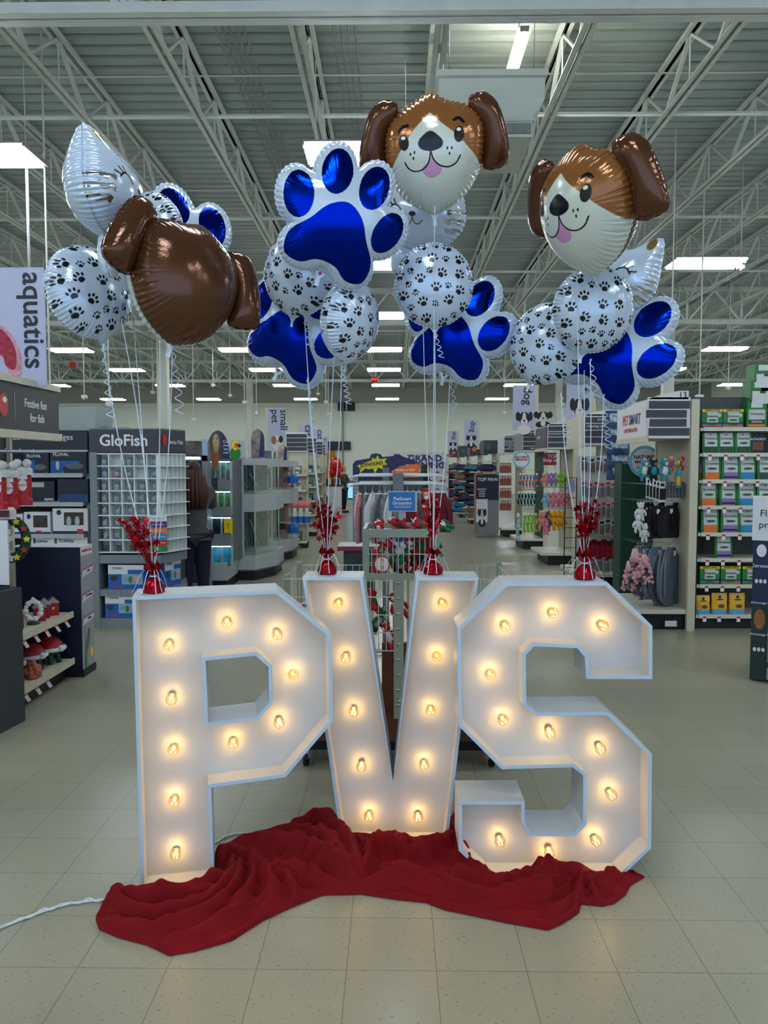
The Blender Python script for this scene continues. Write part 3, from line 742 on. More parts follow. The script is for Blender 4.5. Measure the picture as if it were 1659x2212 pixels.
def balloon(me, label, cat, group, P, s, rz=0, rx=0, ry=0, tail=True, seal=False, tz=-1.04):
    o = empty('foil_balloon', P); o.rotation_mode = 'ZXY'; o.rotation_euler = (rx, ry, rz); o.scale = (s, s, s)
    b = bpy.data.objects.new('balloon_body', me); COL.objects.link(b); b.parent = o
    if tail:
        t = bpy.data.objects.new('inflation_tail', TAILW); COL.objects.link(t); t.parent = o; t.location = (0, 0, tz)
    if seal:
        t = bpy.data.objects.new('valve_seal', REDP); COL.objects.link(t); t.parent = o; t.location = (0, 0, tz)
    return tag(o, label, cat, group)
def dog(label, P, s, rz=0, rx=0, ry=0):
    o = balloon(ME_DOG, label, 'balloon', None, P, s, rz, rx, ry, tz=-1.12)
    for sx in (-1, 1):
        e = bpy.data.objects.new('ear', ME_EAR); COL.objects.link(e); e.parent = o
        e.location = (sx*1.10, .05, .36 if sx > 0 else .30); e.scale = (sx*1.15, 1.2, 1.22); e.rotation_euler = (0, -sx*.10, sx*.35)
        e['label'] = 'dark brown floppy ear'
    return o
def px2s(px, D): return px/FPX*D
# ---- cluster over the P
dog('brown foil dog balloon seen from behind, lower right of the left bunch', at(396, 608, 2.98), px2s(123, 2.98), Rd(-136), Rd(-12), Rd(9))
o = balloon(ME_CAT, 'white foil cat balloon with silver stripes, topmost of the left bunch', 'balloon', None, at(226, 412, 3.0), px2s(108, 2.95), Rd(88), Rd(0), Rd(-4), tz=-.9)
l = bpy.data.objects.new('body_lobe', ME_LOBE); COL.objects.link(l); l.parent = o; l.location = (0, 0, -1.28); l.scale = (1.1, 1.2, 1.45)
balloon(ME_PAW_B, 'white round foil balloon with black paw prints, leftmost of all, above the letter P', 'balloon', None, at(193, 632, 3.28), px2s(97, 3.26), Rd(50), Rd(6), Rd(-14))
balloon(ME_PAW_A, 'paw print foil balloon peeping out between the silver-striped cat and the brown dog', 'balloon', None, at(325, 505, 3.52), px2s(82, 3.5), Rd(-20), Rd(8), Rd(6))
balloon(ME_BLUE, 'blue and white foil paw balloon mostly hidden behind the dog seen from behind', 'balloon', None, at(378, 545, 3.95), px2s(112, 3.95), Rd(14), Rd(10), Rd(-26), seal=True, tz=-.92)
# ---- cluster over the left arm of the V
balloon(ME_BLUE, 'large blue and white foil paw balloon tilted right, left of the middle dog face', 'balloon', None, at(733, 476, 3.02), px2s(121, 3.02), Rd(16), Rd(8), Rd(22), seal=True, tz=-.92)
balloon(ME_PAW_A, 'round paw print foil balloon tucked under the left side of the large blue paw', 'balloon', None, at(648, 590, 3.42), px2s(88, 3.4), Rd(-24), Rd(12), Rd(12))
balloon(ME_PAW_B, 'paw print foil balloon turned sideways, below the large blue paw', 'balloon', None, at(756, 692, 3.22), px2s(84, 3.2), Rd(60), Rd(8), Rd(6))
balloon(ME_BLUE, 'blue and white paw balloon lowest in the bunch over the left V arm', 'balloon', None, at(650, 706, 3.8), px2s(110, 3.8), Rd(-12), Rd(10), Rd(30), seal=True, tz=-.92)
# ---- cluster over the right arm of the V
dog('smiling brown and cream foil dog face balloon facing the front, highest of all balloons', at(937, 330, 3.2), px2s(106, 3.15), Rd(-3), Rd(17), Rd(-2))
o = balloon(ME_CAT, 'white foil cat face balloon with lashes half hidden below the front-facing dog face', 'balloon', None, at(914, 458, 3.7), px2s(93, 3.6), Rd(-22), Rd(14), Rd(2), tz=-.9)
l = bpy.data.objects.new('body_lobe', ME_LOBE); COL.objects.link(l); l.parent = o; l.location = (-.42, 0, -1.05); l.scale = (1.3, 1.2, 1.3)
balloon(ME_PAW_A, 'white round foil balloon with black paw prints directly below the middle cat', 'balloon', None, at(937, 617, 3.3), px2s(84, 3.3), Rd(0), Rd(8), Rd(-2))
balloon(ME_BLUE, 'blue and white foil paw balloon tilted right at the bottom of the middle bunch', 'balloon', None, at(988, 712, 3.68), px2s(104, 3.65), Rd(-16), Rd(8), Rd(16), seal=True, tz=-.92)
# ---- cluster over the S
dog('brown and cream dog face balloon turned left, on top of the right bunch', at(1272, 450, 3.0), px2s(117, 3.0), Rd(-57), Rd(16), Rd(-11))
balloon(ME_CAT, 'white foil cat balloon with ruffled silver cheek behind the right dog face', 'balloon', None, at(1332, 596, 3.72), px2s(90, 3.7), Rd(-40), Rd(10), Rd(18), tz=-.9)
balloon(ME_PAW_B, 'white round foil balloon with black paw prints right below the right dog face', 'balloon', None, at(1281, 669, 3.26), px2s(88, 3.24), Rd(6), Rd(8), Rd(12))
balloon(ME_PAW_A, 'white round foil balloon with paw prints, lower left of the right bunch', 'balloon', None, at(1182, 742, 3.5), px2s(84, 3.5), Rd(-28), Rd(12), Rd(22))
balloon(ME_BLUE, 'blue and white foil paw balloon, rightmost and lowest of the right bunch', 'balloon', None, at(1330, 746, 3.95), px2s(114, 3.95), Rd(-18), Rd(10), Rd(32), seal=True, tz=-.92)

# ---------------------------------------------------------------- star spray weights
def star_pts(r, q=.42): return [((r if i % 2 == 0 else r*q)*math.sin(math.pi*i/5), (r if i % 2 == 0 else r*q)*math.cos(math.pi*i/5)) for i in range(10)]
def weight(P, label, seed, lean=0., spread=1., hgt=.25):
    rs = random.Random(seed); o = empty('balloon_weight', P)
    b = MB(); n = 20; vs = []; prof = [(.036, 0), (.043, .006), (.041, .034), (.030, .052), (.013, .066), (.011, .074)]
    for r, z in prof:
        for k in range(n): vs.append((r*(1+.07*rs.uniform(-1, 1))*math.cos(2*math.pi*k/n), r*(1+.07*rs.uniform(-1, 1))*math.sin(2*math.pi*k/n), z))
    fs = [(i*n+k, i*n+(k+1) % n, (i+1)*n+(k+1) % n, (i+1)*n+k) for i in range(len(prof)-1) for k in range(n)]+[tuple(range(n-1, -1, -1))]
    b.add(vs, fs, REDF); b.obj('foil_base', o)
    b = MB()
    for k in range(7):
        a = 2*math.pi*k/7+rs.uniform(-.2, .2); d = Vector((math.cos(a), math.sin(a), 0)); e = Vector((-d.y, d.x, 0)); z1 = .125+rs.uniform(-.02, .02)
        b.add([d*.008+Vector((0, 0, .07)), d*.03+e*.024+Vector((0, 0, .10)), d*.022+Vector((lean*.04, 0, z1)), d*.03-e*.024+Vector((0, 0, .10)), d*.016+Vector((0, 0, .10))], [(0, 1, 4), (1, 2, 4), (2, 3, 4), (3, 0, 4)], REDF)
    b.obj('foil_ruffle', o)
    b = MB()
    for k in range(26):
        a = rs.uniform(0, 2*math.pi); sp = rs.uniform(.01, .055)*spread; hh = hgt*rs.uniform(.72, 1.08)
        tip = Vector((math.cos(a)*sp+lean*hh*rs.uniform(.6, 1.2), math.sin(a)*sp, .07+hh))
        pts = [Vector((0, 0, .06)).lerp(tip, t)+Vector((math.cos(a), math.sin(a), 0))*(-.012*math.sin(math.pi*t)) for t in (0, .33, .66, 1)]
        b.tube(pts, .0012, REDF, n=4)
        for q in range(4):
            c = pts[0].lerp(tip, rs.uniform(.5, 1.0))+Vector((rs.uniform(-.012, .012), rs.uniform(-.012, .012), 0)); r = rs.uniform(.011, .020)
            T = T3(c.x, c.y, c.z, rs.uniform(0, 6.3), rs.uniform(-.8, .8), rs.uniform(-.8, .8))
            b.prism(star_pts(r), -.0004, .0004, REDF, 'y', T)
    b.obj('star_spray', o)
    b = MB()
    b.tube([(.0125*math.cos(t*.7), .0125*math.sin(t*.7), .068) for t in range(9)], .003, RIB, n=5, closed=True)
    for k in range(6):
        a = -math.pi/2+(k-2.5)*.55+rs.uniform(-.15, .15); L_ = rs.uniform(.06, .12); d = Vector((math.cos(a), math.sin(a), 0))
        pts = [Vector((0, 0, .07))+d*(L_*t)+Vector((0, 0, .035*math.sin(math.pi*min(1, t*1.2))-.06*t*t)) for t in [i/7 for i in range(8)]]
        for p in pts: p.z = max(p.z, .004)
        for i in range(7):
            e = Vector((-d.y, d.x, 0))*.0015; b.quad(pts[i]-e, pts[i]+e, pts[i+1]+e, pts[i+1]-e, RIB)
    b.obj('ribbon_bow', o)
    return tag(o, label, 'balloon weight')
ZPt, ZVt, ZSt = 1.193, 1.213, 1.232
W_P = Vector((-.968, 3.09, ZPt)); W_V1 = Vector((-.305, 3.50, ZVt)); W_V2 = Vector((.175, 3.50, ZVt)); W_S = Vector((.79, 3.22, ZSt))
weight(W_P, 'red foil balloon weight with a leaning star spray on top of the letter P', 1, lean=-.26, spread=1.7, hgt=.22)
weight(W_V1, 'red foil balloon weight with star spray on the left arm of the letter V', 2, spread=1.5, hgt=.25)
weight(W_V2, 'red foil balloon weight with star spray on the right arm of the letter V', 3, spread=.9, hgt=.26)
weight(W_S, 'red foil balloon weight with star spray on top of the letter S', 4, spread=1.0, hgt=.26)
def ribbon(A, B, label, group, bow=.0, curl=None, r=.0021):
    b = MB(); N = 14; side = Vector((0, 1, 0)).cross((B-A).normalized()).normalized(); rs = random.Random(int(B.x*1000)+int(B.z*777))
    pts = [A.lerp(B, t)+side*bow*math.sin(math.pi*t) for t in [i/N for i in range(N+1)]]
    b.tube(pts, r, RIB, n=5)
    if curl:
        n, length, rad = curl; c0 = B; P = []
        for i in range(n*10):
            t = i/(n*10); P.append(c0+Vector((rad*math.cos(2*math.pi*n*t)*(.5+t)+.03*t, rad*math.sin(2*math.pi*n*t)*(.5+t), -length*t)))
        b.tube(P, .0019, RIB, n=4)
    return tag(b.obj('balloon_ribbon'), label, 'ribbon', group)
def rib(W_, px, py, D, label, **k): ribbon(W_+Vector((0, 0, .068)), at(px, py, D), label, None, **k)
rib(W_P, 222, 742, 3.12, 'white ribbon rising to the leftmost paw print balloon, with a curly tail', bow=-.02, curl=(7, .30, .012))
rib(W_P, 262, 690, 3.2, 'white ribbon running up behind the leftmost paw print balloon to the cat', bow=.02)
rib(W_P, 288, 690, 3.4, 'straight white ribbon rising from P between paw print balloon and dog', bow=.0)
rib(W_P, 372, 742, 3.05, 'white ribbon tied to the dog seen from behind, with a curly tail', bow=.02, curl=(6, .28, .012))
rib(W_P, 345, 735, 3.7, 'thin white ribbon reaching the hidden blue paw of the left bunch', bow=.012)
rib(W_V1, 658, 690, 3.34, 'curly-tailed ribbon to the paw print balloon under the large blue paw', bow=-.012, curl=(4, .12, .012))
rib(W_V1, 733, 607, 3.12, 'long white ribbon hanging from the large blue paw past the sideways balloon', bow=-.01)
rib(W_V1, 738, 790, 3.22, 'white ribbon with curls from the sideways paw print balloon to the V', bow=.015, curl=(7, .16, .009))
rib(W_V1, 664, 815, 3.6, 'white ribbon with curls from the lowest blue paw above the left arm of the V', bow=-.01, curl=(7, .24, .009))
rib(W_V2, 939, 445, 3.14, 'long straight white ribbon from the front-facing dog across the paw print balloon', bow=.0)
rib(W_V2, 939, 712, 3.28, 'white ribbon knotted under the round paw print balloon of the middle bunch', bow=.006, curl=(5, .12, .008))
rib(W_V2, 914, 700, 3.5, 'white ribbon coming down from the middle cat to the right arm of the V', bow=-.006)
rib(W_V2, 972, 815, 3.66, 'white ribbon with curls from the blue paw at the bottom of the middle bunch', bow=.012, curl=(5, .16, .008))
rib(W_S, 1246, 570, 3.14, 'long white ribbon hanging from the right dog face down to the S', bow=-.006)
rib(W_S, 1275, 775, 3.2, 'white ribbon looped under the big paw print balloon of the right bunch', bow=.012, curl=(4, .16, .010))
rib(W_S, 1212, 848, 3.42, 'white curly ribbon from the lower left paw print balloon to the S', bow=-.02, curl=(8, .20, .009))
rib(W_S, 1304, 852, 3.68, 'white ribbon with curls from the rightmost blue paw to the S', bow=.02, curl=(8, .26, .010))
rib(W_S, 1262, 800, 3.6, 'thin white ribbon from the ruffled cat down to the S', bow=.0)
# ================================================================ shop fittings: builders
def zz(py, D): return at(829, py, D).z
def xx(px, D, py=1005): return at(px, py, D).x
def disc(b, cx, cz, rx, rz, y, m, T=None, n=18, t=.001):
    P = [(cx+rx*math.cos(2*math.pi*i/n), cz+rz*math.sin(2*math.pi*i/n)) for i in range(n)]
    b.prism(P, y-t, y, m, 'y', T)
BODYW = mat('dog_white_print', (214, 212, 212), .6, var=0); BODYK = mat('dog_black_print', (34, 32, 36), .6, var=0); FURB = mat('fur_brown_print', (150, 96, 60), .6, var=.15, scale=30); FURG = mat('fur_grey_print', (134, 132, 134), .6, var=.2, scale=40)
def animal(kind, w, h):
    """printed animal portrait, built of flat shapes just proud of the board; origin bottom centre"""
    b = MB(); D_ = lambda cx, cz, rx, rz, k, m: disc(b, cx*w, cz*h, rx*w, rz*h, -.0006*k, m)
    if kind in ('collie', 'spaniel', 'bernese'):
        a, c = (BODYK, BODYW) if kind != 'spaniel' else (BODYK, BODYW)
        D_(0, .02, .42, .26, 1, a if kind == 'bernese' else c); D_(-.38, .72, .14, .24, 2, a); D_(.38, .72, .14, .24, 2, a)
        D_(0, .62, .34, .34, 3, a); D_(0, .60, .12, .34, 4, c); D_(0, .44, .22, .18, 5, c); D_(0, .50, .07, .05, 6, BODYK); D_(0, .36, .07, .06, 6, PINKP); D_(-.16, .68, .04, .04, 6, BODYK); D_(.16, .68, .04, .04, 6, BODYK)
        if kind == 'bernese': D_(0, .12, .14, .2, 4, c)
    elif kind == 'cat':
        D_(.05, .05, .45, .3, 1, FURG); D_(0, .55, .34, .34, 3, FURG)
        for s in (-1, 1):
            b.add([(s*.34*w, -.0024, .6*h), (s*.30*w, -.0024, 1.0*h), (s*.08*w, -.0024, .82*h)], [(0, 1, 2), (2, 1, 0)], FURG); D_(s*.13, .58, .045, .05, 6, BLUEP)
        D_(0, .44, .17, .13, 5, BODYW); D_(0, .48, .04, .03, 6, PINKP)
    elif kind == 'guinea':
        D_(0, .4, .46, .42, 1, BODYW); D_(-.26, .55, .2, .24, 2, FURB); D_(.3, .6, .17, .2, 2, BODYK); D_(.05, .5, .05, .05, 3, BODYK); D_(0, .32, .06, .04, 3, PINKP)
    elif kind == 'parrot':
        D_(0, .25, .40, .34, 1, GREENP); D_(.02, .68, .26, .26, 2, YELP); D_(.08, .66, .17, .15, 3, ORANP); D_(.12, .72, .05, .05, 4, BODYK); D_(.30, .66, .12, .10, 4, BODYK)
    elif kind == 'gecko':
        D_(-.05, .1, .26, .5, 1, FURB); D_(.02, .6, .2, .36, 2, mat('gecko_spots', (172, 150, 116), .6, var=.5, scale=60)); D_(.08, .78, .04, .04, 3, BODYK)
    return b
def banner(P, w, h, word, kind, label, group=None, rz=0., side=1, wscale=1.):
    o = empty('hanging_banner', P, rz)
    LAV = mat('banner_lavender', (176, 180, 208), .55, var=.02)
    b = MB(); b.box(-w/2, w/2, -.008, .008, 0, h, LAV); part(b.obj('banner_board', o), 'pale lavender board')
    MB().box(side*w/2, side*(w/2+.12*w+.02), -.012, .03, -.10, h, CREAM).obj('banner_edge', o) if side else None
    sz = w*.58*wscale
    t = MB(); lines = word.split('\n')
    for i, L in enumerate(lines):
        t.text(L, DLET, sz, T3((.5*(len(lines)-1)-i)*sz*.85+w*(.16 if kind != 'none' else 0), -.0105, h*.96, 0, 0, math.pi/2), align='LEFT', ext=.001, bold=sz*.012)
    part(t.obj('lettering', o), 'dark vertical lettering')
    if kind != 'none': q = animal(kind, w*.75, h*.42).obj('animal_picture', o, loc=(w*.02, -.0085, .01*h))
    return tag(o, label, 'banner', group)
# ---- products ----------------------------------------------------------
def carton(w, d, h, main, bands=(), txt=None, tm=None, top=None, ts=.25, tz=.75, tx=0., pics=()):
    """printed carton standing on z=0, front at y=0, going back to y=d. bands: (z0,z1,mat) fractions. pics: (cx,cz,rx,rz,mat)"""
    b = MB(); b.box(-w/2, w/2, 0, d, 0, h, main)
    for i, q in enumerate(bands):
        z0, z1, m = q[:3]; x0, x1 = (q[3], q[4]) if len(q) > 4 else (0, 1)
        e = -.0008-.0002*i; b.box(-w/2+x0*w, -w/2+x1*w, e, .0001, z0*h, z1*h, m)
    for i, (cx, cz, rx, rz, m) in enumerate(pics): disc(b, cx*w, cz*h, rx*w, rz*h, -.0022-.0003*i, m, n=12)
    if top: b.box(-w/2, w/2, 0, d, h, h+.001, top)
    if txt: b.text(txt, tm or WLET, h*ts, T3(tx*w, -.0035, tz*h), ext=.0006, bold=h*ts*.01)
    return b
def pouch(w, h, d, side, face, bands=(), txt=None, tm=None, pics=(), seed=0):
    """stand-up pouch with a flat top seal, slightly swollen; faces -y"""
    rs = random.Random(seed); b = MB(); nx, nz = 8, 12; bot = []
    def surf(sgn):
        V = []
        for j in range(nz+1):
            v = j/nz
            for i in range(nx+1):
                u = i/nx; x = (u-.5)*w*(1+.02*math.sin(v*9+seed)); bul = d/2*(1-v**2.2)*(.35+.65*math.sin(math.pi*u)**.6)
                V.append((x, sgn*(bul*(1+.06*math.sin(u*11+v*7+seed)) if v < 1 else .001)+.0, v*h))
        return V
    V = surf(-1); fs = []; ms = []
    for j in range(nz):
        for i in range(nx):
            a = j*(nx+1)+i; fs.append((a, a+1, a+nx+2, a+nx+1))
            z, x = (j+.5)/nz, (i+.5)/nx; m = side
            if .14 < x < .86: m = face
            for z0, z1, mm, *r in bands:
                x0, x1 = r if r else (.14, .86)
                if z0 <= z < z1 and x0 < x < x1: m = mm
            ms.append(m)
    for f, m in zip(fs, ms): b.add([V[k] for k in f], [(0, 1, 2, 3)], m, smooth=False)
    B = surf(1); b.add(B, [f[::-1] for f in fs], side)
    n = nx+1; L = [V[j*n] for j in range(nz+1)]+[B[j*n] for j in range(nz+1)]; R_ = [V[j*n+nx] for j in range(nz+1)]+[B[j*n+nx] for j in range(nz+1)]
    b.add(L, [(j, nz+1+j, nz+2+j, j+1) for j in range(nz)], side); b.add(R_, [(j+1, nz+2+j, nz+1+j, j) for j in range(nz)], side)
    b.add(V[:n]+B[:n], [(i, i+n, i+n+1, i+1) for i in range(nx)], side)
    yf = lambda z: -d/2*(1-z**2.2)-.003
    for cx, cz, rx, rz, m in pics: disc(b, cx*w, cz*h, rx*w, rz*h, yf(cz), m, n=10, t=.002)
    if txt: b.text(txt, tm or DLET, h*.15, T3(0, yf(.72)-.001, h*.72, 0, math.radians(-8)), ext=.0006, bold=.0004)
    return b
def plush(col, col2=None, s=.2, legs=4, ears=1, seed=0):
    """stuffed toy hanging from a hook at the origin"""
    rs = random.Random(seed); b = MB(); c2 = col2 or col
    b.ball((0, -.01, -.30*s), .20*s, col, 10, 7, sq=(1, .8, .95)); b.ball((0, 0, -.68*s), .24*s, c2, 10, 7, sq=(.85, .7, 1.15))
    b.ball((0, -.17*s, -.34*s), .09*s, c2, 8, 5)
    for q in (-1, 1):
        b.ball((q*.17*s, 0, -.16*s), .09*s, col, 8, 5, sq=(.7, .4, 1.3) if ears else (1, .6, 1))
        b.tube([(q*.14*s, 0, -.52*s), (q*.30*s, -.02*s, -.72*s), (q*.30*s, -.04*s, -.90*s)], [.085*s, .08*s, .07*s], col, n=7)
        b.tube([(q*.10*s, 0, -.86*s), (q*.14*s, -.02*s, -1.06*s), (q*.15*s, -.05*s, -1.22*s)], [.10*s, .085*s, .08*s], col, n=7)
        b.ball((q*.07*s, -.175*s, -.27*s), .022*s, BLACK, 6, 4)
    b.box(-.002, .002, -.002, .002, -.14*s, 0, TAGW); b.box(-.018, .018, -.02*s-.012, -.02*s-.010, -.26*s, -.08*s, TAGW)
    return b
def rope_toy(col, col2, s=.3):
    b = MB(); b.tube([(0, 0, -.05*s), (.02, -.01, -.3*s), (-.01, 0, -.6*s), (.01, 0, -.95*s)], [.05*s, .07*s, .06*s, .075*s], col, n=8)
    for z in (-.15, -.5, -.9): b.ball((.005, -.01, z*s), .09*s, col2, 8, 6)
    b.box(-.02, .02, -.03, -.028, -.12*s, .0, TAGW); return b
def card_pack(w, h, card, blob, blob2=None, seed=0):
    b = MB(); b.box(-w/2, w/2, -.001, .001, -h, 0, card); b.box(-w*.42, w*.42, -.012, -.001, -h*.9, -h*.35, blob)
    b.box(-w*.3, w*.3, -.0025, -.001, -h*.24, -h*.1, blob2 or DLET); return b
def garment(col, trim, w=.26, h=.42, seed=0, legs=False):
    """small coat on a hanger, hook at the origin, cloth plane is xz"""
    rs = random.Random(seed); b = MB(); N, Mz = 10, 14; V = []
    for j in range(Mz+1):
        v = j/Mz; hw = w*(.16+.34*min(1, v*3.2))*(1 if v < .8 else 1-.35*((v-.8)/.2)**2)
        for i in range(N+1):
            u = i/N*2-1; V.append((u*hw+.01*math.sin(v*6+seed), -.018*(1-u*u)-.007*math.sin(u*7+seed+v*3), -.05-v*h))
    F = [(j*(N+1)+i, j*(N+1)+i+1, (j+1)*(N+1)+i+1, (j+1)*(N+1)+i) for j in range(Mz) for i in range(N)]
    b.add(V, [f[::-1] for f in F], col, smooth=True); b.add([(x, -y*.8+.004, z) for x, y, z in V], F, col, smooth=True)
    for side in (0, N):
        E = [V[j*(N+1)+side] for j in range(Mz+1)]; b.add(E+[(x, -y*.8+.004, z) for x, y, z in E], [(j, j+1, Mz+2+j, Mz+1+j) for j in range(Mz)], col)
    b.tube([V[i] for i in range(N+1)], .006, trim, n=5)
    b.tube([(-w*.17, 0, -.055), (0, 0, -.032), (w*.17, 0, -.055)], .003, WHITE, n=4); b.tube([(0, 0, -.032), (0, 0, -.004), (.008, 0, .004), (0, 0, .010)], .002, STEEL, n=4)
    b.box(-.018, .018, -.032, -.030, -.14, -.08, TAGW); b.box(-.018, .018, -.0335, -.032, -.14, -.125, RLET)
    return b
def hooks(b, n, x0, x1, y, z, L, m=STEEL, axis='x', par=None):
    """pegboard hooks reaching out of a panel"""
    for i in range(n):
        t = x0+(x1-x0)*i/max(1, n-1)
        if b is None: b_ = MB()
        else: b_ = b
        if axis == 'x': b_.tube([(t, y, z), (t, y-L, z+.005), (t, y-L-.01, z+.02)], .003, m, n=4)
        else: b_.tube([(y, t, z), (y-L, t, z+.005), (y-L-.01, t, z+.02)], .003, m, n=4)
        if b is None: b_.obj('hook', par)
def price_rail(b, x0, x1, y, z, m=CREAMD): b.box(x0, x1, y-.012, y, z-.032, z+.008, m)
def tag_card(b, x, y, z, rng=.045):
    b.box(x-.018, x+.018, y-.003, y-.001, z-.055, z, TAGW); b.box(x-.018, x+.018, y-.004, y-.003, z-.018, z, RLET)
def run_copies(me, items, name, cat, group):
    """copies of one mesh: items = (location, rz, scale, label)"""
    out = []
    for loc, rz, s, lab in items:
        o = bpy.data.objects.new(name, me); COL.objects.link(o); o.location = loc; o.rotation_euler = (0, 0, rz); o.scale = (s, s, s); tag(o, lab, cat, group); out.append(o)
    return out
# ---- people -------------------------------------------------------------
def skin(name, joints, links, parent, m, sub=1, root=0):
    me = bpy.data.meshes.new(name); bm = bmesh.new(); L = bm.verts.layers.skin.verify(); vs = []
    for i, (p, r) in enumerate(joints):
        v = bm.verts.new(p); r = r if isinstance(r, tuple) else (r, r); v[L].radius = r; v[L].use_root = (i == root); vs.append(v)
    for a, c in links: bm.edges.new((vs[a], vs[c]))
    bm.to_mesh(me); bm.free(); me.materials.append(m)
    o = bpy.data.objects.new(name, me); COL.objects.link(o); o.parent = parent
    k = o.modifiers.new('skin', 'SKIN'); k.use_smooth_shade = True; s = o.modifiers.new('sub', 'SUBSURF'); s.levels = sub; s.render_levels = sub
    return o
SKINM = mat('skin_tone', (206, 158, 136), .5, var=.04)
def person(P, rz, label, H=1.65, top=None, pants=None, hair=None, arms=None, hairlen=.12, build=1.0, skinm=None, cuff=None):
    """standing figure facing -y at rz=0; arms: ((elbowL, handL), (elbowR, handR)) in metres for H=1.65"""
    o = empty('person', P, rz); k = H/1.65; o.scale = (k, k, k); B = build; sm = skinm or SKINM
    arms = arms or (((-.24, .02, 1.10), (-.24, -.10, .88)), ((.24, .02, 1.10), (.24, -.10, .88)))
    (eL, hL), (eR, hR) = arms; sL, sR = (-.17*B, 0, 1.36), (.17*B, 0, 1.36)
    J = [((0, 0, .92), (.12*B, .10*B)), ((0, .0, 1.12), (.115*B, .09*B)), ((0, 0, 1.33), (.13*B, .09)), ((0, 0, 1.43), .05), ((0, -.01, 1.50), .052),
         (sL, .06), (eL, .042), (hL, .028), (sR, .06), (eR, .042), (hR, .028),
         ((-.09, 0, .86), (.095*B, .1*B)), ((-.10, -.01, .48), (.06*B, .065*B)), ((-.10, .02, .10), .042), ((.09, 0, .86), (.095*B, .1*B)), ((.10, -.01, .48), (.06*B, .065*B)), ((.10, .02, .10), .042), ((-.10, -.10, .04), .035), ((.10, -.10, .04), .035)]
    Lk = [(0, 1), (1, 2), (2, 3), (3, 4), (2, 5), (5, 6), (6, 7), (2, 8), (8, 9), (9, 10), (0, 11), (11, 12), (12, 13), (0, 14), (14, 15), (15, 16), (13, 17), (16, 18)]
    b_ = skin('body', J, Lk, o, sm)
    # head with face
    h_ = MB(); V = []; F = []; n, kk = 16, 12
    for i in range(kk+1):
        a = -math.pi/2+math.pi*i/kk
        for j in range(n):
            t = 2*math.pi*j/n; x = .074*math.cos(a)*math.cos(t); y = .094*math.cos(a)*math.sin(t); z = .113*math.sin(a)
            if z < -.03: x *= 1-.35*(-z-.03)/.08
            if abs(x) < .03 and y < -.05 and -.035 < z < .02: y -= .016*(1-abs(z+.012)/.035)
            V.append((x, y-.012, 1.60+z))
    for i in range(kk):
        for j in range(n): F.append((i*n+j, i*n+(j+1) % n, (i+1)*n+(j+1) % n, (i+1)*n+j))
    h_.add(V, F, sm, smooth=True)
    for s in (-1, 1):
        h_.ball((s*.030, -.098, 1.612), .009, mat('eye_dark', (38, 30, 28), .3, var=0), 8, 5); h_.ball((s*.076, 0, 1.60), .02, sm, 8, 6, sq=(.35, .7, 1.2))
        h_.box(s*.030-.013, s*.030+.013, -.106, -.100, 1.628, 1.633, hair)
    h_.box(-.022, .022, -.102, -.097, 1.553, 1.560, mat('lips', (170, 96, 90), .5, var=0)); h_.obj('head', o)
    # hands: palm and five fingers
    for (e, h, s) in ((eL, hL, -1), (eR, hR, 1)):
        d = (Vector(h)-Vector(e)).normalized(); sd = d.cross(Vector((0, 0, 1))); sd = sd.normalized() if sd.length > .1 else Vector((1, 0, 0)); up = sd.cross(d); hp = Vector(h)
        jj = [(hp-d*.01, .022), (hp+d*.05, (.034, .016))]; lk = [(0, 1)]
        for q in range(4):
            off = sd*(-.027+.018*q); ln = (.060, .070, .066, .052)[q]; i0 = len(jj)
            jj += [(hp+d*.075+off, .009), (hp+d*(.075+ln*.5)+off-up*.008, .0085), (hp+d*(.075+ln*.8)+off-up*.026, .0075)]; lk += [(1, i0), (i0, i0+1), (i0+1, i0+2)]
        i0 = len(jj); jj += [(hp+d*.03-s*sd*.034, .011), (hp+d*.062-s*sd*.05-up*.01, .009)]; lk += [(0, i0), (i0, i0+1)]
        skin('hand', [(tuple(p), r) for p, r in jj], lk, o, sm)
    g = .016
    JT = [((0, 0, .95), (.145*B, .12*B)), ((0, 0, 1.12), (.14*B, .11*B)), ((0, 0, 1.33), (.15*B, .105)), ((0, 0, 1.42), .068), (sL, .082), (eL, .062), (tuple(Vector(eL).lerp(Vector(hL), .85)), .045), (sR, .082), (eR, .062), (tuple(Vector(eR).lerp(Vector(hR), .85)), .045), ((0, 0, .88), (.155*B, .13*B))]
    skin('top', JT, [(0, 1), (1, 2), (2, 3), (2, 4), (4, 5), (5, 6), (2, 7), (7, 8), (8, 9), (0, 10)], o, top)
    JP = [((0, 0, .93), (.14*B, .12*B)), ((-.09, 0, .84), (.115*B, .12*B)), ((-.10, -.01, .48), (.08*B, .085*B)), ((-.10, .02, .07), .058), ((.09, 0, .84), (.115*B, .12*B)), ((.10, -.01, .48), (.08*B, .085*B)), ((.10, .02, .07), .058)]
    skin('trousers', JP, [(0, 1), (1, 2), (2, 3), (0, 4), (4, 5), (5, 6)], o, pants)
    for s in (-1, 1):
        MB().rbox(s*.10-.045, s*.10+.045, -.16, .085, 0, .075, BLACK, .02).obj('shoe', o)
    hb = MB(); hb.ball((0, .012, 1.635), .098, hair, 14, 10, sq=(.88, .98, .98))
    if hairlen > .15:
        for q in range(9):
            t = math.pi*(q/8); c = Vector((-.085*math.cos(t), .03+.06*math.sin(t), 1.62)); rs = random.Random(q)
            hb.tube([c, c+Vector((-.02*math.cos(t), .02, -.14)), c+Vector((-.035*math.cos(t)+rs.uniform(-.01, .01), .045, -.28)), c+Vector((-.03*math.cos(t), .035, -hairlen))], [.04, .042, .04, .018], hair, n=7)
    hb.obj('hair', o)
    return tag(o, label, 'person')
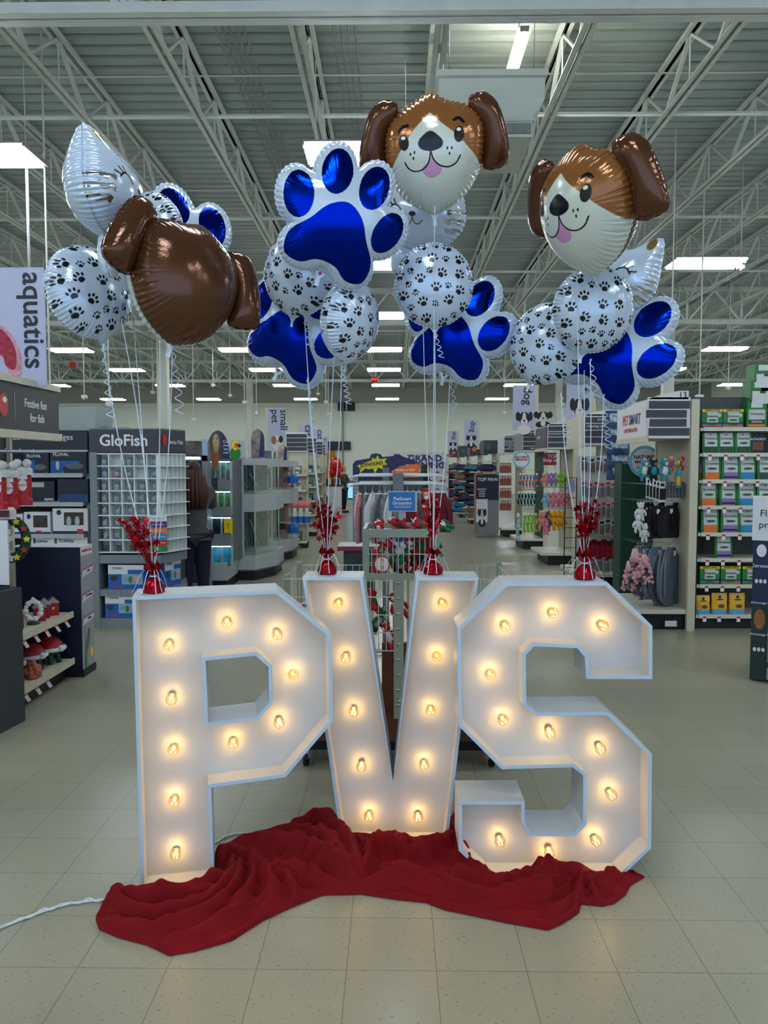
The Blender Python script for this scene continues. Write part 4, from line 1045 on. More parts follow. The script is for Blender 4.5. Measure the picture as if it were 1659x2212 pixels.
# ================================================================ left side of the shop
ORD = ['first', 'second', 'third', 'fourth', 'fifth', 'sixth', 'seventh', 'eighth', 'ninth', 'tenth']
# ---- festive fish fixture at the left edge, facing the aisle (+x)
SX = -2.56
u = empty('shelving_unit', (-3.05, 5.6, 0)); tag(u, 'almond shelving unit with festive fish decorations at the left edge', 'shelves')
b = MB(); b.box(-.04, 0, -.5, .52, 0, 2.0, DGREY); part(b.obj('back_panel', u), 'dark back panel')
for sy in (-.5, .49): MB().box(-.03, .03, sy, sy+.035, 0, 2.3, CREAM).obj('upright_post', u)
for z_, dp in ((.165, .49), (.54, .49)):
    b = MB(); b.box(0, dp, -.46, .49, z_-.03, z_, CREAMD); b.box(dp-.004, dp+.012, -.46, .49, z_-.04, z_+.008, CREAM); sh = b.obj('shelf', u)
    for k in range(5 if z_ > .3 else 3):
        b = MB(); yy = -.36+.17*k; b.add([(dp+.012, yy-.02, z_-.035), (dp+.045, yy-.02, z_-.085), (dp+.045, yy+.03, z_-.085), (dp+.012, yy+.03, z_-.035)], [(0, 1, 2, 3), (3, 2, 1, 0)], TAGW)
        b.add([(dp+.0135, yy-.02, z_-.034), (dp+.022, yy-.02, z_-.048), (dp+.022, yy+.03, z_-.048), (dp+.0135, yy+.03, z_-.034)], [(0, 1, 2, 3)], RLET); b.obj('price_tag', sh)
b = MB(); b.box(0, .42, -.46, .49, 0, .12, BLACK); b.obj('base_kick', u)
hy0 = -1.3; b = MB(); b.box(.40, .46, hy0, .40, 1.94, 2.27, mat('header_charcoal', (50, 54, 58), .5, var=.02)); hd = b.obj('header_board', u)
b = MB(); b.box(.385, .475, hy0, .41, 2.265, 2.31, CREAM); b.box(.385, .475, hy0, .41, 1.89, 1.945, CREAM); b.obj('header_rail', hd)
b = MB(); Tp = lambda y, z: T3(.4605, y, z, math.pi/2)
b.text('Festive fun', WLET, .085, Tp(.02, 2.14), sx=.95, bold=.0006); b.text('for fish', WLET, .085, Tp(.04, 2.04), sx=.95, bold=.0006); b.obj('lettering', hd); MB().box(.4605, .463, -.30, -.297, 2.0, 2.2, LGREY).obj('divider_line', hd)
b = MB(); disc(b, 0, 0, .06, .08, 0, RLET, T3(.462, -.45, 2.105, math.pi/2)); disc(b, .012, .035, .03, .02, 0, WLET, T3(.4635, -.45, 2.105, math.pi/2)); part(b.obj('ornament_picture', hd), 'red ornament picture')
for z_ in (1.42, 1.63, 1.80): hooks(None, 5, -.4, .4, .0, z_, -.45, axis='y', par=u)
# banner over it
o = banner(tuple(at(36, 835, 5.6)), .44, .84, 'aquatics', 'none', 'lavender hanging banner reading aquatics with a red fish, top left', wscale=.83, side=0)
for c in kids(o):
    if c.name.startswith('lettering'): c.location.x = .135
fp = MB(); RF = mat('red_fish_print', (150, 30, 56), .5, var=.5, scale=30); RF2 = mat('red_fish_veil', (196, 140, 156), .5, var=.4, scale=60)
P = [(-.20, .42), (-.10, .43), (-.02, .36), (.04, .24), (.045, .12), (.02, .06), (-.05, .10), (-.07, .18), (-.14, .22), (-.22, .24)]
fp.prism(spline(P, 5, True), -.0100, -.0085, RF2, 'y'); fp.prism(spline([(x*.82-.03, z*.8+.07) for x, z in P], 5, True), -.0112, -.0101, RF, 'y'); part(fp.obj('fish_picture', o), 'red veiled fish picture')
q = at(65, 640, 9.3); tag(MB().tube([(0, 0, 0), (0, 0, 5.2-q.z)], .016, WHITE, n=8).obj('hanging_pole', loc=q), 'white pole rising behind the aquatics banner to the ceiling light', 'pole')
# grey bin panel
b = MB(); b.box(-.62, 0, -.02, .02, 0, .90, DGREY); b.box(-.02, .02, -.5, .02, 0, .90, DGREY); o = empty('dump_bin', (-2.49, 5.06, 0), Rd(-8)); b.obj('bin_panel', o)
b = MB(); b.box(-.62, -.03, -.5, -.03, .84, .86, mat('green_goods', (44, 84, 70), .6, var=.3)); b.obj('bin_contents', o); tag(o, 'dark grey display bin standing at the left edge in front of the shelves', 'bin')
b = MB(); b.box(-.4, 0, -.006, .006, 0, .42, CARDW); tag(b.obj('sign_card', loc=(-2.50, 4.98, .93), rot=(0, 0, Rd(-8))), 'blank pale card standing in the grey bin at the left edge', 'card')
# goods on its shelves
REDH = mat('santa_red', (150, 20, 34), .45, var=.1); GRNH = mat('santa_green', (22, 66, 46), .4, var=.1); CORAL = mat('coral_pink', (176, 96, 76), .6, var=.25, scale=40, bump=.6, bscale=60); SNOW = mat('snow_white', (214, 216, 214), .6, var=.05)
def santa_hat():
    o = empty('hat_ornament'); b = MB()
    for k in range(4):
        a = math.pi/4+math.pi/2*k; b.tube([(.06*math.cos(a), .06*math.sin(a), 0), (.045*math.cos(a), .045*math.sin(a), .11)], [.022, .018], GRNH, n=7)
    b.lathe([(.07, .075), (.075, .10), (.05, .12)], GRNH, 14); b.obj('hide_base', o)
    b = MB(); b.lathe([(.105, .115), (.100, .15), (.075, .185), (.04, .205), (.002, .212)], REDH, 18, T3(0, 0, 0, 0, .1)); b.obj('hat_dome', o)
    b = MB(); b.tube([(.104*math.cos(t/18*6.283), .104*math.sin(t/18*6.283), .118) for t in range(18)], .017, SNOW, n=8, closed=True); b.ball((.115, 0, .125), .026, SNOW); b.obj('hat_trim', o)
    return o
h0 = santa_hat(); hk = kids(h0)
for i, (px, py, lb) in enumerate(((114, 1436, 'red and green santa hat fish hide, furthest on the lower left shelf'), (80, 1452, 'red and green santa hat fish hide in the middle of the lower left shelf'), (30, 1440, 'red and green santa hat fish hide half behind the grey bin'))):
    D = (5.95, 5.72, 5.45)[i]; q = (SX-.12-.04*i, D, .166)
    o = h0 if i == 0 else dup(h0, q, ks=hk); o.location = q; tag(o, lb, 'aquarium ornament', 'santa hat hides on the lower left shelf'); o.rotation_euler = (0, 0, -.4)
def coral():
    b = MB(); rs = random.Random(3)
    for k in range(9): b.tube([(rs.uniform(-.045, .045), rs.uniform(-.03, .03), 0), (rs.uniform(-.05, .05), rs.uniform(-.03, .03), .06), (rs.uniform(-.05, .05), rs.uniform(-.03, .03), rs.uniform(.09, .14))], [.03, .024, .016], CORAL, n=7)
    return b.mesh('coral_ornament')
mc = coral(); run_copies(mc, [((SX-.06, 5.50, .166), 0, 1, 'pink coral rock ornament in front of the santa hats'), ((SX-.07, 5.30, .166), 1.5, .95, 'pink coral rock ornament nearest the grey bin')], 'coral_ornament', 'aquarium ornament', 'coral rocks on the lower left shelf')
b = MB(); n_ = 14
for k in range(n_):
    t = 2*math.pi*k/n_; b.ball((.052*math.cos(t), 0, .10+.066*math.sin(t)), .019+.004*math.sin(k*3), SNOW, 8, 6)
b.ball((0, 0, .185), .014, SNOW, 8, 6); b.lathe([(.045, 0), (.04, .012), (.01, .03)], mat('ornament_base', (50, 56, 50), .6), 12); tag(b.obj('snow_wreath_ornament', loc=(SX-.09, 5.62, .541), rot=(0, 0, .5)), 'white snowball wreath ornament on the upper left shelf', 'aquarium ornament')
def redhouse():
    b = MB(); b.box(-.035, .035, -.03, .03, 0, .085, REDH); b.prism([(-.042, .085), (.042, .085), (0, .125)], -.034, .034, mat('roof_silver', (160, 150, 150), .4, .3), 'y'); b.prism(star_pts(.014), -.032, -.030, YELP, 'y', T3(0, 0, .05)); b.box(-.036, -.034, -.012, .012, 0, .04, GOLDM); return b.mesh('lantern_ornament')
GOLDM = mat('gold_paint', (196, 150, 60), .35, .7)
run_copies(redhouse(), [((SX-.14, 5.46, .541), .6, 1.25, 'red house ornament with a gold star, left of the snow wreath'), ((SX-.10, 5.74, .541), .5, 1.2, 'red house ornament just right of the snow wreath'), ((SX-.12, 5.86, .541), .4, 1.2, 'red lantern ornament second from the far end of the shelf'), ((SX-.10, 5.97, .541), .5, 1.15, 'red lantern ornament at the far end of the upper left shelf')], 'lantern_ornament', 'aquarium ornament', 'red houses on the upper left shelf')
b = carton(.12, .09, .17, mat('parchment_box', (204, 200, 184), .5), [(.72, .86, RLET, .1, .4)], None, pics=((.2, .45, .18, .2, BODYK),)); tag(b.obj('ornament_box', loc=(SX-.12, 5.33, .541), rot=(0, 0, .35)), 'cream ornament box at the near end of the upper left shelf', 'box')
b = carton(.11, .09, .2, mat('parchment_box', (204, 200, 184), .5), [(.72, .8, RLET, .1, .5)], None); tag(b.obj('ornament_box', loc=(SX-.24, 5.38, .541), rot=(0, 0, .35)), 'taller cream ornament box behind the first one on the upper left shelf', 'box')
# stockings, tags and wreath on the hooks
PLUSHW = mat('white_plush', (206, 206, 206), .9, var=.06, scale=60, bump=.5, bscale=150)
def stocking():
    o = empty('stocking_pack'); b = MB(); b.rbox(-.055, .055, -.03, .03, -.30, -.12, mat('stocking_red', (168, 20, 34), .4, var=.25, scale=30), .02); b.rbox(-.05, .06, -.045, .02, -.34, -.28, mat('stocking_red', (0, 0, 0)), .02); b.obj('stocking_leg', o)
    b = MB(); b.rbox(-.062, .062, -.036, .036, -.13, -.07, PLUSHW, .02); b.ball((-.03, -.02, -.05), .03, PLUSHW); b.ball((.03, -.02, -.05), .03, PLUSHW); b.obj('stocking_cuff', o)
    b = MB(); disc(b, .0, -.2, .028, .04, -.033, TAGW); b.text('WOOF', RLET, .018, T3(0, -.036, -.2)); b.box(-.03, .03, -.032, -.03, -.16, -.13, TAGW); b.obj('stocking_label', o); return o
s0 = stocking(); sk = kids(s0)
for i, (px, py, D, lb) in enumerate(((48, 985, 5.35, 'red toy filled stocking with white cuff, furthest right on the left hooks'), (18, 990, 5.2, 'red toy filled stocking with white cuff, second from the right on the left hooks'), (-8, 988, 5.05, 'red toy filled stocking cut by the left edge of the view'))):
    q = at(px, py, D); o = s0 if i == 0 else dup(s0, q, ks=sk); o.location = q; o.rotation_euler = (0, 0, .35); tag(o, lb, 'stocking', 'stockings on the left hooks')
b = MB(); rs = random.Random(5); cw = at(22, 1165, 5.25)
GWR = mat('felt_green', (24, 70, 48), .9, var=.2, scale=40, bump=.4); b.tube([(.10*math.cos(t/20*6.283), 0, .13*math.sin(t/20*6.283)) for t in range(20)], .034, GWR, n=8, closed=True); o = empty('toy_wreath', cw, .5); b.obj('wreath_ring', o)
b = MB()
for k, c in enumerate((YELP, RLET, YELP, RLET, YELP)):
    a = 1.2-k*.6; b.prism(star_pts(.026, .5), -.042, -.034, c, 'y', T3(.10*math.cos(a), 0, .13*math.sin(a)))
b.obj('felt_stars', o); b = MB()
for k in range(7): b.prism(star_pts(.03, .6), -.05, -.036, PLUSHW, 'y', T3(-.03+.012*(k % 3), -.002*k, .10-.045*k, 0, 0, k))
b.obj('felt_snowflakes', o); tag(o, 'green felt toy wreath with yellow stars and white snowflakes, left edge', 'toy')
b = MB(); b.rbox(-.07, .07, -.035, .035, -.06, .02, mat('plush_package', (200, 196, 194), .6, var=.2, scale=20), .02); b.box(-.05, .03, -.037, -.035, -.045, .0, mat('dk_lbl', (90, 40, 44), .5)); tag(b.obj('toy_package', loc=at(10, 1102, 5.15), rot=(0, 0, .4)), 'white and red packaged toy above the felt wreath at the left edge', 'toy')
# tall printed display box behind
MG = mat('box_side_grey', (150, 152, 158), .5, var=.03)
o = empty('display_box', (-2.51, 6.15, 0)); b = MB(); b.box(-.56, 0, 0, .24, .04, 1.05, NAVY); b.box(0, .0015, 0, .24, .04, 1.05, MG); b.box(-.56, .0015, 0, .24, 1.05, 1.056, CARDW); b.obj('carton_body', o)
MB().box(-.57, .012, -.008, .25, 0, .06, BLACK).obj('base_tray', o)
Tx = lambda y, z: T3(.0025, y, z, math.pi/2)
b = MB(); b.box(0, .003, .0, .235, .98, 1.05, CARDW); b.text('MARINELAND', RLET, .032, T3(.0035, .125, 1.015, math.pi/2), bold=.0006)
for i, (z_, w_) in enumerate(((.80, 'DUST'), (.60, 'BIO-AMMO'), (.41, 'MEDIA'))):
    b.add([(.003, .01, z_), (.003, .22, z_+.03), (.010, .235, z_+.08), (.010, .02, z_+.065)], [(0, 1, 2, 3), (3, 2, 1, 0)], CARDW); b.text(w_, DLET, .024, T3(.0085, .14, z_+.048, math.pi/2), bold=.0004)
    b.add([(.0101, .02, z_+.060), (.0101, .235, z_+.075), (.0102, .235, z_+.082), (.0102, .02, z_+.068)], [(0, 1, 2, 3)], RLET)
b.obj('side_cards', o)
b = MB(); disc(b, 0, 0, .03, .1, 0, mat('filter_grey', (86, 84, 92), .4), T3(.003, .11, .28, math.pi/2, 0, .35)); disc(b, 0, 0, .035, .045, 0, YELP, T3(.004, .18, .17, math.pi/2)); disc(b, 0, 0, .02, .08, 0, GREENP, T3(.0045, .06, .12, math.pi/2)); b.box(.002, .0035, .05, .054, .1, .5, GREENP); part(b.obj('plant_picture', o), 'aquarium plant picture')
tag(o, 'navy and grey aquarium filter display box standing on the floor at the left', 'display box')
# ---- filter cartridge wall facing the camera
D = 8.25; X0, X1 = xx(-60, D), xx(198, D); u = empty('shelving_unit', (0, D, 0)); tag(u, 'dark shelving unit of aquarium filters under a Replacement Cartridges header', 'shelves')
MB().box(X0, X1, .38, .42, 0, zz(930, D), mat('shelf_back_black', (20, 22, 28), .6)).obj('back_panel', u); MB().box(X1-.05, X1, -.05, .42, 0, zz(930, D), GREYP).obj('side_panel', u)
b = MB(); zt, zb = zz(930, D), zz(972, D); b.box(X0, X1, -.1, -.07, zb, zt, mat('header_dark_blue', (34, 42, 56), .5, var=.02)); hd = b.obj('header_board', u); MB().box(X0, X1, -.105, -.06, zb-.02, zb, LGREY).obj('header_rail', hd)
MB().text('Replacement Cartridges', WLET, .085, T3(xx(84, D), -.102, (zt+zb)/2+.03), ext=.001).obj('lettering', hd)
SHZ = [zz(q, D) for q in (1023, 1085, 1153, 1205, 1262, 1322)]
for z_ in SHZ:
    b = MB(); b.box(X0, X1-.05, -.12, .38, z_-.03, z_, CREAMD); b.box(X0, X1-.05, -.13, -.12, z_-.04, z_+.005, LGREY); b.obj('shelf', u)
FB = mat('aqua_box_blue', (12, 84, 164), .4, var=.3, scale=6); FD = mat('aqua_box_dark', (22, 30, 50), .4, var=.5, scale=7)
def px_items(base, D, z, px0, px1, py_top): return (xx(px0, D)+xx(px1, D))/2, xx(px1, D)-xx(px0, D)-.01, zz(py_top, D)-z
def aqbox(px0, px1, pyt, si, txt, main, lb, bands, pics=(), tm=None, ts=.2, tz=.82, tx=-.2, cat='box', grp='filter boxes on the dark shelves'):
    cx_, w, h_ = px_items(0, D-.1, SHZ[si], px0, px1, pyt); o = carton(w, .25, h_, main, bands, txt, tm, ts=ts, tz=tz, tx=tx, pics=pics).obj('filter_box', loc=(cx_, D-.1, SHZ[si]+.001)); tag(o, lb, cat, grp)
aqbox(107, 190, 973, 0, 'FLUVAL', FD, 'blue and black aquarium light box, right one on the top dark shelf', [(.0, .55, FB, .0, .3)], ((.62, .35, .3, .22, mat('tank_grey', (86, 90, 100), .4)),))if False else None
aqbox(108, 188, 973, 0, 'FLUVAL', FD, 'blue and black aquarium light box, right one on the top dark shelf', [(.0, .55, FB, .0, .35), (.3, .55, FB, .35, .8), (.0, .08, GREENP, .3, .38)], ((.18, .32, .26, .14, mat('tank_grey', (86, 90, 100), .4)), (-.3, .35, .05, .2, LGREY)))
aqbox(52, 106, 977, 0, 'FLUVAL', FD, 'blue and black aquarium light box, left one on the top dark shelf', [(.0, .62, FB, .0, .42), (.0, .06, YELP, .2, .3)], ((.15, .3, .26, .14, mat('tank_grey', (86, 90, 100), .4)),), tx=-.1)
aqbox(122, 190, 1035, 1, None, FD, 'dark long tank box, right one on the second dark shelf', [(.0, .35, mat('deep_blue', (24, 62, 110), .4, var=.4, scale=12), .02, .98)])
aqbox(60, 117, 1040, 1, None, FD, 'dark long tank box, left one on the second dark shelf', [(.72, .95, LGREY, .1, .6), (.1, .2, LGREY, .6, .95)])
FG = mat('filter_photo', (52, 48, 40), .4, var=.5, scale=14)
aqbox(110, 188, 1099, 2, None, CARDW, 'large white power filter box, right end of the third dark shelf', [(.0, .12, NAVYP), (.35, .85, FG, .32, .88), (.02, .2, RLET, .68, .86)], ((-.32, .84, .07, .10, NAVYP), (-.04, .5, .07, .2, LGREY), (.2, .5, .07, .2, LGREY)))
aqbox(48, 106, 1107, 2, None, CARDW, 'white power filter box in the middle of the third dark shelf', [(.0, .1, NAVYP), (.3, .85, FG, .35, .9), (.06, .16, RLET, .45, .65)], ((-.32, .80, .08, .12, NAVYP),))
aqbox(8, 46, 1112, 2, None, CARDW, 'white power filter box at the left of the third dark shelf', [(.0, .1, NAVYP), (.3, .85, FG, .3, .9)])
aqbox(118, 186, 1162, 3, 'TOPFIN', CARDW, 'white and navy filter box, right end of the fourth dark shelf', [(.0, .5, NAVY, .0, 1), (.35, .6, BLUEP, .0, .4)], tm=NAVYP, ts=.22)
aqbox(71, 114, 1163, 3, 'TOPFIN', CARDW, 'white and navy filter box in the middle of the fourth dark shelf', [(.0, .5, NAVY, .0, 1), (.35, .6, BLUEP, .0, .4)], tm=NAVYP, ts=.18)
aqbox(40, 68, 1164, 3, None, CARDW, 'white and navy filter box at the left of the fourth dark shelf', [(.0, .5, NAVY, .0, 1)])
b = MB(); b.prism([(xx(112, D), zz(931, D)), (xx(112, D), zz(882, D)), (xx(215, D), zz(878, D)), (xx(211, D), zz(931, D))], 0, .5, mat('storage_tub', (150, 164, 160), .35, var=.05), 'y'); tag(b.obj('storage_tub', loc=(0, D-.05, .005)), 'pale translucent storage tub standing on top of the filter shelving', 'tub')
# ---- betta cup rack
D = 8.05; XA, XB = xx(205, D), xx(340, D); XL_, XR_ = xx(194, D), xx(400, 8.45)
u = empty('fish_rack', (0, D, 0)); tag(u, 'grey betta fish rack with white cup cells under dark header signs', 'display rack')
zt, zb = zz(927, D), zz(977, D); HB = mat('header_slate', (58, 62, 72), .5, var=.02)
foot = [(XL_, 0), (XB+.02, 0), (XR_, .42), (xx(399, 8.95), .9), (XL_, .9)]
b = MB(); b.prism(foot, zb, zt, HB, 'z'); b.prism([(p[0]*1.0, p[1]) for p in foot], zt, zt+.012, GREYP, 'z'); hd = b.obj('header_board', u)
MB().text('GloFish', WLET, .165, T3(xx(268, D), -.002, (zt+zb)/2, sx if False else 0), ext=.001, bold=.003).obj('lettering', hd)
ang = math.atan2(.42, XR_-XB-.02)
b = MB(); b.text('Betta Fish', WLET, .062, T3(XB+.02+(XR_-XB)*.60, .42*.60-.004, (zt+zb)/2-.01, ang)); b.obj('lettering', hd); b = MB(); disc(b, 0, 0, .035, .06, 0, RLET, T3(XB+.02+(XR_-XB)*.2, .42*.2-.003, (zt+zb)/2+.01, ang)); part(b.obj('ornament_picture', hd), 'red ornament picture')
MB().box(XL_, XL_+.075, -.01, .9, 0, zb, GREYP).obj('side_panel', u)
b = MB(); b.prism(foot, 0, .10, GREYP, 'z'); b.prism(foot, zz(1208, D)-.05, zz(1200, D), GREYP, 'z'); b.prism(foot, zz(1283, D)-.03, zz(1275, D), GREYP, 'z'); b.box(XL_, xx(397, 8.95), .6, .89, 0, zb, mat('rack_core', (40, 44, 50), .5)); b.obj('rack_frame', u)
# cell grid, 5 wide on the front, 6 on the splayed side, 8 high
CELLW = mat('cell_white', (218, 224, 222), .4, var=.03); gz0, gz1 = zz(1194, D), zz(980, D); nz_ = 8; ch = (gz1-gz0)/nz_
def cells(b, n, W_, dep=.115, T=None):
    for i in range(n+1): b.box(W_*i/n-.005, W_*i/n+.005, 0, dep, gz0, gz1, CELLW, T)
    for j in range(nz_+1): b.box(0, W_, -.002, dep, gz0+ch*j-.006, gz0+ch*j+.006, CELLW, T)
    b.box(0, W_, dep, dep+.006, gz0, gz1, CELLW, T)
b = MB(); WF = xx(342, D)-XA; cells(b, 5, WF, T=T3(XA+.01, .0, 0)); b.obj('cell_grid', u)
Lr = math.hypot(XR_-XB-.02, .42); b = MB(); TS = T3(XB+.03, .0, 0, ang); cells(b, 6, Lr-.02, .05, T=TS); gs = b.obj('cell_grid', u)
b = MB()
for j in range(nz_): b.box(-.005, Lr, -.035, .01, gz0+ch*j-.006, gz0+ch*j+.002, CELLW, TS)
b.obj('ledge', gs)
CUP = glass_mat('cup_plastic', (225, 235, 238), .3, .1); WAT = mat('cup_water', (212, 220, 222), .15, var=.05); cw_ = WF/5
lids = [RLET, PURP, BLUEP, RLET, PURP, DLET, BLUEP, PURP]
FISHC = mat('betta_dark', (30, 34, 52), .4, var=.3); PLT = mat('moss_dark', (34, 52, 44), .7, var=.3)
rs = random.Random(11)
def cup_mesh(lc, moss):
    b = MB(); b.lathe([(.026, 0), (.028, .003), (.035, .085), (.036, .088)], CUP, 12, cap=False); b.lathe([(.0, .001), (.026, .002), (.032, .06), (0, .061)], PLT if moss else WAT, 12, cap=False)
    b.tube([(-.012, -.005, .035), (.004, -.008, .042), (.018, -.004, .036)], [.003, .009, .002], FISHC, n=6)
    b.box(-.020, .020, -.0345, -.033, .008, .018, lc) if lc else None
    return b.mesh('fish_cup')
cm = [cup_mesh(c, False) for c in (RLET, PURP, BLUEP, None)]+[cup_mesh(None, True)]
for j in range(nz_):
    for i in range(5):
        if (i, nz_-1-j) in ((1, 0), (3, 1)): continue
        row = ORD[nz_-1-j]; me = cm[4] if j == 0 and i < 4 else cm[(i*2+j*3+(i*j) % 3) % 4]
        o = bpy.data.objects.new('fish_cup', me); COL.objects.link(o); o.location = (XA+.01+cw_*(i+.5)+rs.uniform(-.008, .008), D+.06, gz0+ch*j+.007)
        tag(o, 'clear betta fish cup in the %s row from the top, %s cell from the left' % (row, ORD[i]), 'fish cup', 'betta cups in the white cells')
# colour guide card
ang2 = Rd(18); o = empty('colour_card', at(342, 1192, 7.92), ang2)
b = MB(); wz = zz(1113, 7.92)-zz(1192, 7.92); cols = [GREENP, RLET, mat('cy_blue', (34, 140, 196), .4), ORANP, mat('deep_purple', (88, 44, 108), .4), CARDW]
for k, c in enumerate(cols): b.box(-.075, .09, -.004, 0, wz*k/6, wz*(k+1)/6, c)
b.obj('card_board', o); b = MB()
for k, w_ in enumerate(('Plants', 'Super Red Bettas', 'Halfmoon Bettas', 'Butterfly Bettas', 'Female Bettas', 'Look for the')): b.text(w_, WLET if k < 5 else DLET, .022, T3(.0, -.005, wz*(k+.5)/6))
b.obj('lettering', o); tag(o, 'striped colour guide card of five bright bands on the betta rack', 'card')
def tankbox(P, w, h_, rz, lb):
    o = empty('aquarium_kit', P, rz); b = carton(w, .26, h_, BLUEP, [(.62, 1., CARDW), (.62, .8, BLUEP, .55, 1), (.2, .62, mat('tank_pale', (140, 170, 190), .3, var=.3, scale=14), .38, .96)], 'TOPFIN', NAVYP, ts=.12, tz=.86, tx=-.25, pics=((-.34, .45, .1, .12, FG), (.3, .45, .08, .12, PINKP), (.12, .4, .05, .16, GREENP)))
    b.box(-w*.4, -w*.1, -.003, -.0005, h_*.06, h_*.12, RLET); b.obj('carton', o); return tag(o, lb, 'box', 'aquarium kits under the betta rack')
tankbox((xx(266, D), D+.02, zz(1275, D)+.001), xx(306, D)-xx(228, D), zz(1222, D)-zz(1275, D), 0, 'blue and white aquarium kit box on the upper shelf below the cups')
tankbox((xx(352, D+.2)+.06, D+.30, zz(1275, D)+.001), .30, .28, ang+.05, 'grey and blue aquarium kit box on the splayed end below the cups')
tankbox((xx(258, D), D+.02, .101), xx(300, D)-xx(222, D), zz(1287, D)-.101, 0, 'blue and white aquarium kit box on the lowest shelf of the betta rack')
b = MB(); b.rbox(-.16, .16, 0, .3, 0, .03, mat('clamshell', (120, 140, 150), .2, var=.2), .01); b.ball((-.12, .1, .05), .04, PLT, 8, 6); tag(b.obj('plant_packet', loc=(xx(236, D+.3), D+.3, zt+.013)), 'plastic plants lying on top of the betta rack header', 'plants')
# ================================================================ fish, reptile and bird habitats further back on the left
TANKG = glass_mat('tank_glass', (215, 235, 232), .2, .02); AQB = emit_mat('aquarium_light', (190, 236, 255), 9); TEAL = mat('aquarium_back', (16, 70, 96), .3, var=.4, scale=6); LEAF = mat('leaf_green', (42, 110, 60), .6, var=.3, scale=20)
D = 10.3; u = empty('tank_wall', (0, D, 0)); tag(u, 'grey fish tank wall with lit aquarium behind the standing shopper', 'aquarium stand')
x0, x1 = xx(385, D), xx(446, D); b = MB(); b.box(x0, x1-.07, .06, .25, 0, zz(960, D), mat('cabinet_dark', (44, 50, 58), .5)); b.box(x1-.06, x1, 0, .25, 0, zz(955, D), GREYP); b.box(x0, x1, 0, .06, zz(996, D), zz(952, D), GREYP); b.box(x0, x1, 0, .06, zz(1066, D), zz(1044, D), GREYP); b.box(x0, x1, 0, .06, 0, .12, GREYP); b.obj('cabinet', u)
MB().box(x0, x1-.06, .04, .06, zz(1042, D), zz(998, D), TEAL).obj('tank_back', u); MB().box(x0+.02, x1-.08, .0, .03, zz(992, D), zz(987, D), AQB).obj('tank_lamp', u)
b = MB(); rs = random.Random(2)
for k in range(10): p = (x0+.03+k*.03, .03, zz(1040, D)); b.tube([p, (p[0]+rs.uniform(-.03, .03), .03, p[2]+rs.uniform(.05, .15))], [.008, .003], LEAF, n=5)
b.obj('water_plants', u)
b = MB(); b.box(x0, x1-.05, -.02, .0, zz(984, D), zz(953, D), mat('rock_photo', (96, 92, 88), .6, var=.6, scale=9)); b.box(x1-.05, x1+.02, -.02, 0, zz(984, D), zz(949, D), mat('pale_blue_edge', (150, 178, 204), .5)); part(b.obj('photo_header', u), 'header photo of rocks with a pale blue edge')
# reptile tower: two rows of small lit tanks
D = 10.6; u = empty('reptile_tower', (0, D, 0)); tag(u, 'tower of small lit reptile tanks under an arched gecko sign', 'tank tower')
x0, x1 = xx(446, D), xx(497, D); x2 = xx(512, 11.4); foot = [(x0, 0), (x1-.06, 0), (x2, .62), (x2, .8), (x0, .8)]; zt = zz(992, D)
b = MB(); b.prism(foot, .12, .36, LGREY, 'z'); b.prism(foot, 0, .12, BLACK, 'z'); b.box(x0, x1, .15, .8, .36, zt, mat('tower_core', (84, 92, 96), .5)); b.box(x0, x0+.05, -.01, .8, 0, zt, GREYP)
for q in (1046, 1066, 1100, 1116, 1158, 1176): pass
zl = [zz(q, D) for q in (1036, 1062, 1095, 1115, 1155, 1180, 1225)]
b.box(x0+.05, x1, 0, .15, zl[1], zl[0], GREYP); b.box(x0+.05, x1, 0, .15, zl[3], zl[2], GREYP); b.box(x0+.05, x1, 0, .15, zl[5], zl[4], GREYP); b.obj('cabinet', u)
for (za, zb_, c, nn) in ((zl[0], zt-.03, mat('tank_pale_green', (110, 150, 140), .3, var=.5, scale=14), 4), (zl[2], zl[1], mat('tank_moss', (76, 130, 74), .4, var=.6, scale=16), 3), (zl[4], zl[3]-.02, mat('tank_night', (20, 32, 48), .4, var=.4, scale=12), 2), (zl[6], zl[5], mat('tank_cyan', (60, 150, 180), .3, var=.4, scale=6), 2)):
    b = MB(); b.box(x0+.05, x1, .10, .15, za, zb_, c); t_ = b.obj('tank_interior', u)
    for i in range(nn+1): MB().box(x0+.05+(x1-x0-.05)*i/nn-.004, x0+.05+(x1-x0-.05)*i/nn+.004, -.002, .1, za, zb_, LGREY).obj('tank_divider', t_)
    MB().box(x0+.05, x1, .0, .02, zb_-.012, zb_, AQB).obj('tank_lamp', t_)
b = MB(); a = [(x0+(x1-x0)*.5+(x1-x0)*.5*math.cos(t), zt+.03+.36*math.sin(t)) for t in [math.pi*i/16 for i in range(17)]]; b.prism([(x0, zt)]+a[::-1][0:0]+[(x1, zt)]+a, -.012, .0, mat('arch_brown', (74, 68, 60), .5), 'y'); b.prism([(x1-.09, zt)]+[(x1, zt)]+a[:8], -.014, -.012, NAVYP, 'y'); ar = b.obj('arch_sign', u)
animal('gecko', .22, .36).obj('gecko_picture', ar, loc=((x0+x1)/2-.03, -.0125, zt)); b = MB()
for k, w_ in enumerate(('Can', 'you', 'see', 'me?')): b.text(w_, WLET, .05, T3(x1-.05, -.016, zt+.24-.05*k))
b.obj('lettering', ar)
tag(MB().rbox(-.06, .06, 0, .02, -.0, .20, YELP, .01).text('!', DLET, .1, T3(0, -.002, .1)).obj('wet_floor_sign', loc=(xx(492, D), D-.03, zz(1152, D))), 'yellow folded caution sign leaning inside the reptile tower', 'sign')
